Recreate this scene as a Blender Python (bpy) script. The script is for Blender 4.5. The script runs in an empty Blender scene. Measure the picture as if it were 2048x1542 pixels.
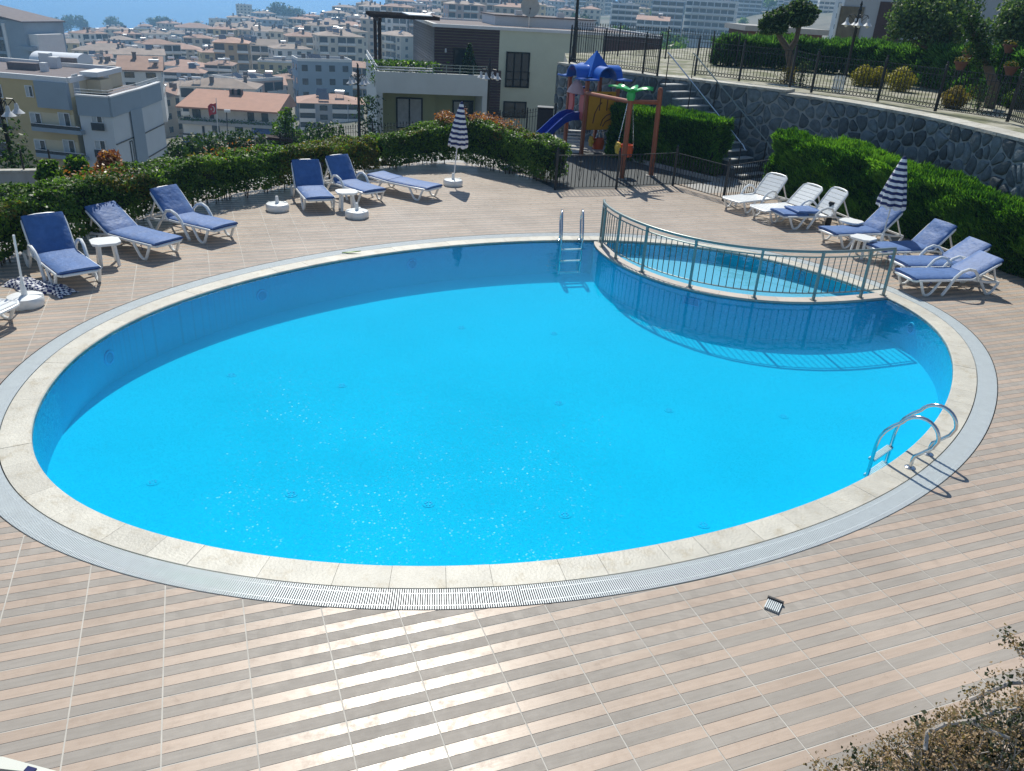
import bpy, bmesh, math, random
import numpy as np
from math import sin, cos, pi, radians as R
from mathutils import Vector, Matrix
random.seed(7); RNG = np.random.default_rng(7)
C = bpy.context.scene.collection
SC = bpy.context.scene

# ------------------------------------------------------------------ camera
FPX, PITCH, ROLL = 1593.88, .45225, .061247        # focal length in pixels of the 2048-wide photo
CAMH = 4.622
YAW = .38214                                        # turn of the tile grid
GOX, GOY = -3.914, 4.744                            # a corner of the tile grid
TILE = .6
cp, sp, cr, sr = cos(PITCH), sin(PITCH), cos(ROLL), sin(ROLL)
cam = bpy.data.objects.new('camera', bpy.data.cameras.new('camera'))
C.objects.link(cam); SC.camera = cam
vf = Vector((0, cp, -sp)); r0 = Vector((1, 0, 0)); u0 = Vector((0, sp, cp))
rt = cr*r0 + sr*u0; up = -sr*r0 + cr*u0
cam.matrix_world = Matrix(((rt.x, up.x, -vf.x, 0), (rt.y, up.y, -vf.y, 0), (rt.z, up.z, -vf.z, CAMH), (0, 0, 0, 1)))
cam.data.sensor_width = 36; cam.data.lens = 36*FPX/2048
cam.data.clip_start = .1; cam.data.clip_end = 20000

# ------------------------------------------------------------------ light
SUN_AZ, SUN_EL = R(-9), R(49)                       # azimuth from +Y towards +X
w = bpy.data.worlds.new('World'); SC.world = w; w.use_nodes = True
nt = w.node_tree; bg = nt.nodes['Background']
sky = nt.nodes.new('ShaderNodeTexSky'); sky.sky_type = 'NISHITA'; sky.sun_disc = False
sky.sun_elevation = SUN_EL; sky.sun_rotation = SUN_AZ; sky.altitude = 60
sky.air_density = 1.0; sky.dust_density = .3; sky.ozone_density = 2.2
nt.links.new(sky.outputs[0], bg.inputs[0]); bg.inputs[1].default_value = .09
sd = bpy.data.lights.new('sun', 'SUN'); sd.energy = 4.6; sd.angle = R(.53); sd.color = (1, .97, .88)
sun = bpy.data.objects.new('sun', sd); C.objects.link(sun)
sv = Vector((sin(SUN_AZ)*cos(SUN_EL), cos(SUN_AZ)*cos(SUN_EL), sin(SUN_EL)))
sun.rotation_euler = sv.to_track_quat('Z', 'Y').to_euler(); sun.location = (0, 0, 60)
SC.view_settings.view_transform = 'Standard'; SC.view_settings.look = 'None'
SC.view_settings.exposure = .22; SC.view_settings.gamma = 1
SC.cycles.max_bounces = 10; SC.cycles.transparent_max_bounces = 12
SC.cycles.volume_bounces = 1; SC.cycles.volume_step_rate = 4
SC.cycles.sample_clamp_indirect = 4; SC.cycles.caustics_reflective = False; SC.cycles.caustics_refractive = False

# ------------------------------------------------------------------ where a pixel of the photo lies in the place
def ray(x, y):
    u = (x-1024)/FPX; v = (y-771)/FPX
    u, v = cr*u + sr*v, -sr*u + cr*v
    return Vector((u, cp - v*sp, -sp - v*cp))
def G(x, y, z=0.):                                  # on the level z
    d = ray(x, y); t = (z-CAMH)/d.z
    return Vector((d.x*t, d.y*t, z))
def AT(x, y, Y):                                    # at distance Y
    d = ray(x, y); t = Y/d.y
    return Vector((d.x*t, Y, CAMH + d.z*t))
def PX(P):
    x, y, z = P[0], P[1], P[2]-CAMH
    f = y*cp - z*sp; u = x/f; v = -(y*sp + z*cp)/f
    u, v = cr*u - sr*v, sr*u + cr*v
    return 1024 + FPX*u, 771 + FPX*v

# ------------------------------------------------------------------ materials
def newmat(name):
    m = bpy.data.materials.new(name); m.use_nodes = True
    return m, m.node_tree, m.node_tree.nodes['Principled BSDF']
def N(t, typ, **kw):
    n = t.nodes.new(typ)
    for k, v in kw.items():
        if k in n.inputs: n.inputs[k].default_value = v
        else: setattr(n, k, v)
    return n
def mat(name, col, rough=.6, metal=0., var=.12, scale=6., bump=0., bscale=40., spec=.5, island=0., objvar=0., dirt=None, coord='Object'):
    m, t, b = newmat(name)
    b.inputs['Roughness'].default_value = rough; b.inputs['Metallic'].default_value = metal
    b.inputs['Specular IOR Level'].default_value = spec
    tc = N(t, 'ShaderNodeTexCoord')
    nz = N(t, 'ShaderNodeTexNoise'); nz.inputs['Scale'].default_value = scale; nz.inputs['Detail'].default_value = 5; nz.inputs['Roughness'].default_value = .65
    t.links.new(tc.outputs[coord], nz.inputs['Vector'])
    mr = N(t, 'ShaderNodeMapRange'); mr.inputs[1].default_value = .25; mr.inputs[2].default_value = .75
    mr.inputs[3].default_value = 1-var; mr.inputs[4].default_value = 1+var
    t.links.new(nz.outputs[0], mr.inputs[0])
    val = mr.outputs[0]
    def mul(a, src, amt):
        q = N(t, 'ShaderNodeMapRange'); q.inputs[3].default_value = 1-amt; q.inputs[4].default_value = 1+amt
        t.links.new(src, q.inputs[0])
        k = N(t, 'ShaderNodeMath', operation='MULTIPLY'); t.links.new(a, k.inputs[0]); t.links.new(q.outputs[0], k.inputs[1])
        return k.outputs[0]
    if island:
        g = N(t, 'ShaderNodeNewGeometry'); val = mul(val, g.outputs['Random Per Island'], island)
    if objvar:
        g = N(t, 'ShaderNodeObjectInfo'); val = mul(val, g.outputs['Random'], objvar)
    vm = N(t, 'ShaderNodeVectorMath', operation='SCALE'); vm.inputs[0].default_value = col[:3]
    t.links.new(val, vm.inputs['Scale'])
    out = vm.outputs[0]
    if dirt:
        dn = N(t, 'ShaderNodeTexNoise'); dn.inputs['Scale'].default_value = dirt[1]; dn.inputs['Detail'].default_value = 8; dn.inputs['Roughness'].default_value = .7
        t.links.new(tc.outputs[coord], dn.inputs['Vector'])
        rp = N(t, 'ShaderNodeMapRange'); rp.inputs[1].default_value = dirt[2]; rp.inputs[2].default_value = dirt[2]+.14; rp.inputs[4].default_value = dirt[3]
        t.links.new(dn.outputs[0], rp.inputs[0])
        mx = N(t, 'ShaderNodeMix', data_type='RGBA'); mx.inputs[7].default_value = (*dirt[0], 1)
        t.links.new(rp.outputs[0], mx.inputs[0]); t.links.new(out, mx.inputs[6]); out = mx.outputs[2]
    t.links.new(out, b.inputs['Base Color'])
    if bump:
        bn = N(t, 'ShaderNodeTexNoise'); bn.inputs['Scale'].default_value = bscale; bn.inputs['Detail'].default_value = 4
        t.links.new(tc.outputs[coord], bn.inputs['Vector'])
        bp = N(t, 'ShaderNodeBump'); bp.inputs['Strength'].default_value = bump; bp.inputs['Distance'].default_value = .02
        t.links.new(bn.outputs[0], bp.inputs['Height']); t.links.new(bp.outputs[0], b.inputs['Normal'])
    return m
def leafmat(name, cols, trans=.35, rough=.45, spec=.35):
    m, t, b = newmat(name)
    g = N(t, 'ShaderNodeNewGeometry'); rp = N(t, 'ShaderNodeValToRGB')
    rp.color_ramp.interpolation = 'LINEAR'
    while len(rp.color_ramp.elements) < len(cols): rp.color_ramp.elements.new(.5)
    for i, c in enumerate(cols):
        e = rp.color_ramp.elements[i]; e.position = i/max(1, len(cols)-1); e.color = (*c, 1)
    t.links.new(g.outputs['Random Per Island'], rp.inputs[0]); t.links.new(rp.outputs[0], b.inputs['Base Color'])
    b.inputs['Roughness'].default_value = rough; b.inputs['Specular IOR Level'].default_value = spec
    tr = N(t, 'ShaderNodeBsdfTranslucent'); sc_ = N(t, 'ShaderNodeVectorMath', operation='MULTIPLY'); sc_.inputs[1].default_value = (1.5, 1.6, .5)
    t.links.new(rp.outputs[0], sc_.inputs[0]); t.links.new(sc_.outputs[0], tr.inputs[0])
    mx = N(t, 'ShaderNodeMixShader'); mx.inputs[0].default_value = trans
    o = t.nodes['Material Output']
    t.links.new(b.outputs[0], mx.inputs[1]); t.links.new(tr.outputs[0], mx.inputs[2]); t.links.new(mx.outputs[0], o.inputs[0])
    return m

# ------------------------------------------------------------------ mesh helpers
class MB:
    def __init__(s): s.v = []; s.f = []; s.mi = []; s.m = 0
    def quad(s, a, b, c, d): n = len(s.v); s.v += [tuple(a), tuple(b), tuple(c), tuple(d)]; s.f.append((n, n+1, n+2, n+3)); s.mi.append(s.m); return s
    def poly(s, pts): n = len(s.v); s.v += [tuple(p) for p in pts]; s.f.append(tuple(range(n, n+len(pts)))); s.mi.append(s.m); return s
    def add(s, vs, fs):
        n = len(s.v); s.v += [tuple(p) for p in vs]
        for f in fs: s.f.append(tuple(i+n for i in f)); s.mi.append(s.m)
        return s
    def box(s, c, size, rz=0., M=None, bev=0.):
        x, y, z = size[0]/2, size[1]/2, size[2]/2
        if bev:
            b = min(bev, x*.9, y*.9, z*.9); vs = []
            for sz, ins in ((-z, b), (-z+b, 0), (z-b, 0), (z, b)):
                for sx, sy in ((-1, -1), (1, -1), (1, 1), (-1, 1)): vs.append((sx*(x-ins), sy*(y-ins), sz))
            fs = [(3, 2, 1, 0), (12, 13, 14, 15)]
            for k in range(3):
                for i in range(4): j = (i+1) % 4; fs.append((k*4+i, k*4+j, k*4+4+j, k*4+4+i))
        else:
            vs = [(-x,-y,-z),(x,-y,-z),(x,y,-z),(-x,y,-z),(-x,-y,z),(x,-y,z),(x,y,z),(-x,y,z)]
            fs = [(3,2,1,0),(4,5,6,7),(0,1,5,4),(1,2,6,5),(2,3,7,6),(3,0,4,7)]
        if M is None: M = Matrix.Translation(Vector(c)) @ Matrix.Rotation(rz, 4, 'Z')
        else: M = M @ Matrix.Translation(Vector(c)) @ Matrix.Rotation(rz, 4, 'Z')
        return s.add([M @ Vector(p) for p in vs], fs)
    def bar(s, a, b, w, h=None, upv=(0, 0, 1)):
        a, b = Vector(a), Vector(b); h = h or w; d = (b-a)
        if d.length < 1e-6: return s
        d.normalize(); u = Vector(upv)
        if abs(d.dot(u)) > .98: u = Vector((1, 0, 0))
        sx = d.cross(u).normalized(); uu = sx.cross(d)
        vs = []
        for p in (a, b):
            for i, j in ((-1,-1),(1,-1),(1,1),(-1,1)): vs.append(p + sx*i*w/2 + uu*j*h/2)
        return s.add(vs, [(0,1,2,3),(7,6,5,4),(0,4,5,1),(1,5,6,2),(2,6,7,3),(3,7,4,0)])
    def tube(s, pts, r, n=8, cap=True, closed=False):
        pts = [Vector(p) for p in pts]; L = len(pts)
        rr = r if isinstance(r, (list, tuple)) else [r]*L
        vs = []; fs = []; prev = None
        for i, p in enumerate(pts):
            if closed: d = pts[(i+1) % L]-pts[i-1]
            else: d = pts[min(i+1, L-1)]-pts[max(i-1, 0)]
            d.normalize()
            if prev is None:
                u = Vector((0, 0, 1)) if abs(d.z) < .9 else Vector((1, 0, 0))
                u = (u - d*u.dot(d)).normalized()
            else:
                u = prev - d*prev.dot(d); u.normalize()
            prev = u; v = d.cross(u)
            for k in range(n):
                a = 2*pi*k/n; vs.append(p + (u*cos(a)+v*sin(a))*rr[i])
        for i in range(L if closed else L-1):
            i2 = (i+1) % L
            for k in range(n):
                k2 = (k+1) % n; fs.append((i*n+k, i*n+k2, i2*n+k2, i2*n+k))
        if cap and not closed: fs += [tuple(range(n-1, -1, -1)), tuple((L-1)*n+k for k in range(n))]
        return s.add(vs, fs)
    def lathe(s, prof, n=16, c=(0, 0, 0), M=None):
        vs = []; fs = []; L = len(prof); c = Vector(c)
        for r, z in prof:
            for k in range(n): a = 2*pi*k/n; vs.append(Vector((r*cos(a), r*sin(a), z))+c)
        for i in range(L-1):
            for k in range(n): k2 = (k+1) % n; fs.append((i*n+k, i*n+k2, (i+1)*n+k2, (i+1)*n+k))
        fs += [tuple(range(n-1, -1, -1)), tuple((L-1)*n+k for k in range(n))]
        if M is not None: vs = [M @ p for p in vs]
        return s.add(vs, fs)
    def prism(s, poly, z0, z1, M=None):
        n = len(poly); vs = [Vector((p[0], p[1], z0)) for p in poly]+[Vector((p[0], p[1], z1)) for p in poly]
        if M is not None: vs = [M @ p for p in vs]
        fs = [tuple(range(n-1, -1, -1)), tuple(range(n, 2*n))]+[(i, (i+1) % n, n+(i+1) % n, n+i) for i in range(n)]
        return s.add(vs, fs)
    def mesh(s, name, mats, smooth=False):
        me = bpy.data.meshes.new(name); me.from_pydata(s.v, [], s.f)
        if not isinstance(mats, (list, tuple)): mats = [mats]
        for m in mats: me.materials.append(m)
        if len(mats) > 1: me.polygons.foreach_set('material_index', s.mi)
        if smooth: me.polygons.foreach_set('use_smooth', [True]*len(me.polygons))
        me.update(); return me
    def build(s, name, mats, parent=None, smooth=False, kind=None, label=None):
        o = bpy.data.objects.new(name, s.mesh(name, mats, smooth)); C.objects.link(o)
        if smooth: auto(o)
        if parent: o.parent = parent
        if kind: o['kind'] = kind
        if label: o['label'] = label
        return o
def auto(o, ang=40):
    bm = bmesh.new(); bm.from_mesh(o.data)
    bmesh.ops.remove_doubles(bm, verts=bm.verts, dist=1e-5)
    lim = R(ang)
    for e in bm.edges:
        if len(e.link_faces) == 2: e.smooth = e.calc_face_angle(0) < lim
        else: e.smooth = False
    bm.to_mesh(o.data); bm.free()
def tag(o, label, cat, group=None, kind=None):
    o['label'] = label; o['category'] = cat
    if group: o['group'] = group
    if kind: o['kind'] = kind
    return o
def thing(name, label, cat, loc=(0, 0, 0), rz=0., group=None):
    o = bpy.data.objects.new(name, None); C.objects.link(o)
    o.empty_display_size = .1
    o.location = loc; o.rotation_euler = (0, 0, rz); return tag(o, label, cat, group)
def struct(o): o['kind'] = 'structure'; return o
def inst(name, me, parent, loc=None, rot=None, M=None, scale=None):
    o = bpy.data.objects.new(name, me); C.objects.link(o); o.parent = parent
    if M is not None: o.matrix_local = M
    if loc is not None: o.location = loc
    if rot is not None: o.rotation_euler = rot
    if scale is not None: o.scale = scale
    return o
def dup(root, loc, rz, label, name=None):
    r = root.copy(); C.objects.link(r); r.location = loc; r.rotation_euler = (0, 0, rz); r['label'] = label
    for ch in root.children:
        c = ch.copy(); C.objects.link(c); c.parent = r
        for g in ch.children:
            d = g.copy(); C.objects.link(d); d.parent = c
    return r
def leafmesh(name, P, Nrm, size, mats, parent=None, asp=.55, jit=.6, curl=.25, mi=None, kind='stuff', rnd=.9):
    """many small two-triangle leaves at P, turned roughly along Nrm"""
    P = np.asarray(P, float); n = len(P); Nrm = np.asarray(Nrm, float) + RNG.normal(0, jit, (n, 3))
    Nrm /= np.linalg.norm(Nrm, axis=1)[:, None]+1e-9
    a = RNG.normal(size=(n, 3)); U = a - Nrm*(a*Nrm).sum(1)[:, None]; U /= np.linalg.norm(U, axis=1)[:, None]+1e-9
    V = np.cross(Nrm, U); s = np.asarray(size)*(1 + rnd*(RNG.random(n)-.5)); s = s[:, None]
    q = np.stack([P-U*s, P-V*s*asp-Nrm*s*curl, P+U*s, P+V*s*asp-Nrm*s*curl], 1).reshape(-1, 3)
    me = bpy.data.meshes.new(name)
    me.vertices.add(4*n); me.vertices.foreach_set('co', q.astype(np.float32).ravel())
    me.loops.add(4*n); me.loops.foreach_set('vertex_index', np.arange(4*n, dtype=np.int32))
    me.polygons.add(n); me.polygons.foreach_set('loop_start', np.arange(0, 4*n, 4, dtype=np.int32))
    if not isinstance(mats, (list, tuple)): mats = [mats]
    for m in mats: me.materials.append(m)
    if mi is not None: me.polygons.foreach_set('material_index', np.asarray(mi, np.int32))
    me.update(calc_edges=True); me.validate()
    o = bpy.data.objects.new(name, me); C.objects.link(o)
    if parent: o.parent = parent
    if kind: o['kind'] = kind
    return o
def arc(c, r, a0, a1, n, ax=(1, 0, 0), ay=(0, 0, 1)):
    c, ax, ay = Vector(c), Vector(ax), Vector(ay)
    return [c + ax*r*cos(a0+(a1-a0)*i/n) + ay*r*sin(a0+(a1-a0)*i/n) for i in range(n+1)]

M = {}
M['white_plastic'] = mat('white_plastic', (.78, .79, .78), .35, var=.06, scale=9, dirt=((.5, .47, .4), 7, .62, .35))
M['blue_fabric'] = mat('blue_fabric', (.055, .135, .34), .6, var=.22, scale=7, bump=.7, bscale=11, spec=.4, dirt=((.10, .19, .40), 5, .55, .45))
M['blue_fabric'].node_tree.nodes['Principled BSDF'].inputs['Sheen Weight'].default_value = .12
M['blue_piping'] = mat('blue_piping', (.012, .03, .16), .8, var=.1)
M['steel'] = mat('stainless_steel', (.62, .63, .64), .16, 1., var=.05, scale=30)
M['iron'] = mat('black_iron', (.018, .019, .022), .42, .3, var=.25, scale=25)
M['railpaint'] = mat('grey_green_paint', (.235, .285, .27), .36, .35, var=.12, scale=14)
M['bar_paint'] = mat('bronze_grey_paint', (.15, .145, .12), .45, .2, var=.2, scale=20)
M['coping'] = mat('travertine', (.52, .49, .415), .5, var=.16, scale=3.2, bump=.3, bscale=35, objvar=.10, dirt=((.36, .30, .20), 4.5, .53, .65))
M['grate'] = mat('grate_plastic', (.64, .68, .68), .4, var=.06, scale=8)
M['gutter'] = mat('gutter_dark', (.05, .052, .055), .8, var=.3, scale=8)
M['concrete'] = mat('concrete', (.36, .35, .33), .85, var=.18, scale=2.5, bump=.3, bscale=30)
M['soil'] = mat('soil', (.10, .075, .05), .95, var=.35, scale=8, bump=.6, bscale=25)
M['bark'] = mat('bark', (.10, .075, .055), .9, var=.35, scale=14, bump=.7, bscale=28)
M['black'] = mat('black_plastic', (.02, .02, .022), .5, var=.2)
M['navy'] = mat('navy_cloth', (.018, .025, .11), .85, var=.15, scale=25)
M['white_cloth'] = mat('white_cloth', (.76, .75, .76), .85, var=.07, scale=12)
M['glass'] = mat('window_glass', (.018, .027, .032), .04, var=.3, scale=.6, spec=.7)
# ================================================================== pool
OUT_PX = [(60,871),(71,911),(97,948),(151,1000),(278,1053),(439,1095),(597,1118),(700,1125),(899,1130),(1092,1118),(1299,1090),(1480,1048),(1648,992),(1773,928),(1814,900),(1863,851),(1892,802),(1906,750),(1908,737),(1898,693),(1872,657),(1832,627),(1780,598),(1740,578),(1660,552),(1540,520),(1420,496),(1300,484),(1220,481),(1100,481),(983,484),(928,489),(821,500),(700,517),(600,534),(520,555),(406,586),(317,617),(226,660),(144,724),(105,765),(71,817)]
_q = [G(*p) for p in OUT_PX]
PC = Vector((sum(p.x for p in _q)/len(_q), sum(p.y for p in _q)/len(_q), 0))
# smooth closed outline: radius as a short Fourier series of the angle, in axes of the long and short diameters
_ea = R(32.6); _sa, _sb = 7.2, 5.03
def _loc(p): d = p-PC; return (d.x*cos(_ea)+d.y*sin(_ea))/_sa, (-d.x*sin(_ea)+d.y*cos(_ea))/_sb
_th = np.array([math.atan2(_loc(p)[1], _loc(p)[0]) for p in _q]); _rr = np.array([math.hypot(*_loc(p)) for p in _q])
NH = 7
_B = lambda th: np.stack([np.ones_like(th)]+[f(k*th) for k in range(1, NH+1) for f in (np.cos, np.sin)], 1)
_cf = np.linalg.lstsq(np.vstack([_B(_th), np.eye(2*NH+1)*.05]), np.concatenate([_rr, [.05]+[0]*(2*NH)]), rcond=None)[0]
_N = 1440
_t = np.linspace(0, 2*pi, _N, endpoint=False); _r = _B(_t) @ _cf
_lx, _ly = _r*np.cos(_t)*_sa, _r*np.sin(_t)*_sb
OUTL = np.stack([PC.x+_lx*cos(_ea)-_ly*sin(_ea), PC.y+_lx*sin(_ea)+_ly*cos(_ea)], 1)
def resample(P, n, closed=True):
    Q = np.vstack([P, P[:1]]) if closed else P
    s = np.concatenate([[0], np.cumsum(np.linalg.norm(np.diff(Q, axis=0), axis=1))])
    u = np.linspace(0, s[-1], n, endpoint=not closed)
    return np.stack([np.interp(u, s, Q[:, 0]), np.interp(u, s, Q[:, 1])], 1), s[-1]
OUTL, PLEN = resample(OUTL, 480)
def offset(P, d, closed=True):
    T = (np.roll(P, -1, 0)-np.roll(P, 1, 0)) if closed else np.gradient(P, axis=0)
    T /= np.linalg.norm(T, axis=1)[:, None]
    return P + np.stack([T[:, 1], -T[:, 0]], 1)*d       # outwards for an anticlockwise outline
COPW, DRW = .31, .275
C1, C2 = offset(OUTL, COPW), offset(OUTL, COPW+DRW)
WATER_Z, FLOOR_Z, KID_Z = -.032, -.74, -.3
def band(P, Q, i0, i1, zt, zb, mb, inset=0.):
    """a closed stone piece between two outlines"""
    n = len(P); ids = [i % n for i in range(i0, i1+1)]
    a = [P[i] for i in ids]; b = [Q[i] for i in ids]; L = len(ids)
    vs = [(p[0], p[1], zt) for p in a]+[(p[0], p[1], zt) for p in b]+[(p[0], p[1], zb) for p in a]+[(p[0], p[1], zb) for p in b]
    fs = []
    for k in range(L-1):
        fs += [(k, L+k, L+k+1, k+1), (2*L+k, k, k+1, 2*L+k+1), (L+k, 3*L+k, 3*L+k+1, L+k+1)]
    fs += [(0, 2*L, 3*L, L), (L-1, 2*L-1, 4*L-1, 3*L-1)]
    mb.add(vs, fs)
# mosaic lining
def mosaic(name, col, col2, sparkle=.30):
    m, t, b = newmat(name)
    tc = N(t, 'ShaderNodeTexCoord'); 
    mp = N(t, 'ShaderNodeMapping'); mp.inputs['Rotation'].default_value = (0, 0, YAW); t.links.new(tc.outputs['Object'], mp.inputs[0])
    br = N(t, 'ShaderNodeTexBrick'); br.offset = 0; br.inputs['Scale'].default_value = 1; br.inputs['Brick Width'].default_value = .018; br.inputs['Row Height'].default_value = .018
    br.inputs['Mortar Size'].default_value = .0012; br.inputs['Color1'].default_value = (*col, 1); br.inputs['Color2'].default_value = (*col2, 1); br.inputs['Mortar'].default_value = (*[min(1, c*.82+.01) for c in col], 1)
    t.links.new(mp.outputs[0], br.inputs[0])
    nz = N(t, 'ShaderNodeTexNoise'); nz.inputs['Scale'].default_value = .55; nz.inputs['Detail'].default_value = 6; t.links.new(tc.outputs['Object'], nz.inputs[0])
    mr = N(t, 'ShaderNodeMapRange'); mr.inputs[1].default_value = .3; mr.inputs[2].default_value = .7; mr.inputs[3].default_value = .94; mr.inputs[4].default_value = 1.05; t.links.new(nz.outputs[0], mr.inputs[0])
    vm = N(t, 'ShaderNodeVectorMath', operation='SCALE'); t.links.new(br.outputs[0], vm.inputs[0]); t.links.new(mr.outputs[0], vm.inputs['Scale'])
    t.links.new(vm.outputs[0], b.inputs['Base Color'])
    # every little tile of the mosaic is set at a slightly different tilt
    sn = N(t, 'ShaderNodeVectorMath', operation='SNAP'); sn.inputs[1].default_value = (.018, .018, .018); t.links.new(mp.outputs[0], sn.inputs[0])
    wn = N(t, 'ShaderNodeTexWhiteNoise'); t.links.new(sn.outputs[0], wn.inputs['Vector'])
    sb = N(t, 'ShaderNodeVectorMath', operation='SUBTRACT'); sb.inputs[1].default_value = (.5, .5, .5); t.links.new(wn.outputs['Color'], sb.inputs[0])
    s2 = N(t, 'ShaderNodeVectorMath', operation='SCALE'); s2.inputs['Scale'].default_value = sparkle; t.links.new(sb.outputs[0], s2.inputs[0])
    g = N(t, 'ShaderNodeNewGeometry'); ad = N(t, 'ShaderNodeVectorMath', operation='ADD'); t.links.new(g.outputs['Normal'], ad.inputs[0]); t.links.new(s2.outputs[0], ad.inputs[1])
    nm = N(t, 'ShaderNodeVectorMath', operation='NORMALIZE'); t.links.new(ad.outputs[0], nm.inputs[0]); t.links.new(nm.outputs[0], b.inputs['Normal'])
    b.inputs['Roughness'].default_value = .17
    cn = N(t, 'ShaderNodeTexNoise'); cn.inputs['Scale'].default_value = 1.1; cn.inputs['Detail'].default_value = 5; cn.inputs['Roughness'].default_value = .65; t.links.new(tc.outputs['Object'], cn.inputs[0])
    cr_ = N(t, 'ShaderNodeMapRange'); cr_.inputs[1].default_value = .42; cr_.inputs[2].default_value = .72; cr_.inputs[3].default_value = .0006; cr_.inputs[4].default_value = .011; t.links.new(cn.outputs[0], cr_.inputs[0]); t.links.new(cr_.outputs[0], b.inputs['Specular IOR Level'])
    return m
M['mosaic'] = mosaic('pool_mosaic', (.001, .60, .86), (.001, .57, .83))
M['kid_mosaic'] = mosaic('kid_pool_mosaic', (.24, .56, .70), (.24, .53, .67), .2)
# divider between the big pool and the children's pool
DIV_PX = [(1187,482),(1204,503),(1232,525),(1300,556),(1400,584),(1500,598),(1600,604),(1700,602),(1776,595)]
dv = np.array([G(*p)[:2] for p in DIV_PX])
_k = np.linspace(0, 1, len(dv)); _pf = [np.polyfit(_k, dv[:, i], 4) for i in (0, 1)]
_kk = np.linspace(0, 1, 121); dv = np.stack([np.polyval(_pf[0], _kk), np.polyval(_pf[1], _kk)], 1)
dv, DLEN = resample(dv, 81, False)
dk = offset(dv, -.27, False)
if dk[40][1] < dv[40][1]: dk = offset(dv, .27, False)
shell = MB(); n = len(OUTL)
shell.poly([(p[0], p[1], FLOOR_Z) for p in OUTL])
for i in range(n):
    a, b2 = OUTL[i], OUTL[(i+1) % n]; shell.quad((b2[0], b2[1], FLOOR_Z), (a[0], a[1], FLOOR_Z), (a[0], a[1], -.03), (b2[0], b2[1], -.03))
pool = struct(shell.build('pool_basin', M['mosaic']))
def inside(p, poly):
    x, y = p; c = False; j = len(poly)-1
    for i in range(len(poly)):
        xi, yi = poly[i]; xj, yj = poly[j]
        if (yi > y) != (yj > y) and x < (xj-xi)*(y-yi)/(yj-yi)+xi: c = not c
        j = i
    return c
dw = MB(); L = len(dv)
for k in range(L-1):
    a, b2, c_, d_ = dv[k], dv[k+1], dk[k+1], dk[k]
    dw.quad((a[0], a[1], FLOOR_Z), (b2[0], b2[1], FLOOR_Z), (b2[0], b2[1], -.03), (a[0], a[1], -.03))
    dw.quad((c_[0], c_[1], KID_Z-.1), (d_[0], d_[1], KID_Z-.1), (d_[0], d_[1], -.03), (c_[0], c_[1], -.03))
divider = struct(dw.build('pool_divider_wall', M['mosaic']))
dcop = MB()
for k in range(13):
    m_ = MB(); i0 = round(k*80/13); i1 = round((k+1)*80/13)
    sub = slice(i0, i1+1); a = dv[sub].copy(); b2 = dk[sub].copy()
    a[0] += (a[1]-a[0])*.03; b2[0] += (b2[1]-b2[0])*.03
    LL = len(a); vs = []
    for z in (0.0, -.05):
        vs += [(p[0], p[1], z) for p in a]+[(p[0], p[1], z) for p in b2]
    fs = []
    for j in range(LL-1):
        fs += [(j, j+1, LL+j+1, LL+j), (2*LL+j, 2*LL+j+1, j+1, j), (LL+j, LL+j+1, 3*LL+j+1, 3*LL+j)]
    fs += [(0, LL, 3*LL, 2*LL), (LL-1, 2*LL-1, 4*LL-1, 3*LL-1)]
    m_.add(vs, fs); m_.build('coping_stone', mat('pink_travertine', (.48, .42, .36), .6, var=.12, scale=4, objvar=.08) if k == 0 else bpy.data.materials['pink_travertine'], divider)
# children's pool floor
kid = [tuple(p) for p in dk]
e0 = np.argmin(np.linalg.norm(OUTL-dk[-1], axis=1)); e1 = np.argmin(np.linalg.norm(OUTL-dk[0], axis=1))
i = e0; ring = []
while True:
    ring.append(tuple(OUTL[i]));
    if i == e1: break
    i = (i+1) % n
kidpoly = kid + ring
struct(MB().poly([(p[0], p[1], KID_Z) for p in kidpoly]).build('kid_pool_floor', M['kid_mosaic']))
# water
m, t, b = newmat('pool_water'); t.nodes.remove(b)
tr = N(t, 'ShaderNodeBsdfTransparent'); tr.inputs[0].default_value = (.86, .985, 1, 1)
gl = N(t, 'ShaderNodeBsdfGlossy'); gl.inputs['Roughness'].default_value = .012; gl.inputs[0].default_value = (.52, .8, 1, 1)
fr = N(t, 'ShaderNodeFresnel'); fr.inputs[0].default_value = 1.27
tc = N(t, 'ShaderNodeTexCoord'); nz = N(t, 'ShaderNodeTexNoise'); nz.inputs['Scale'].default_value = 2.6; nz.inputs['Detail'].default_value = 3
t.links.new(tc.outputs['Object'], nz.inputs[0])
bp = N(t, 'ShaderNodeBump'); bp.inputs['Strength'].default_value = .16; bp.inputs['Distance'].default_value = .03
t.links.new(nz.outputs[0], bp.inputs['Height']); t.links.new(bp.outputs[0], gl.inputs['Normal']); t.links.new(bp.outputs[0], fr.inputs['Normal'])
mx = N(t, 'ShaderNodeMixShader'); t.links.new(fr.outputs[0], mx.inputs[0]); t.links.new(tr.outputs[0], mx.inputs[1]); t.links.new(gl.outputs[0], mx.inputs[2])
t.links.new(mx.outputs[0], t.nodes['Material Output'].inputs[0]); M['water'] = m
wv_ = N(t, 'ShaderNodeVolumePrincipled'); wv_.inputs['Color'].default_value = (.02, .70, 1, 1); wv_.inputs['Density'].default_value = .2; wv_.inputs['Anisotropy'].default_value = .1
t.links.new(wv_.outputs[0], t.nodes['Material Output'].inputs['Volume'])
struct(MB().prism([tuple(p) for p in offset(OUTL, .015)], FLOOR_Z-.02, WATER_Z).build('pool_water', M['water']))
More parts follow.
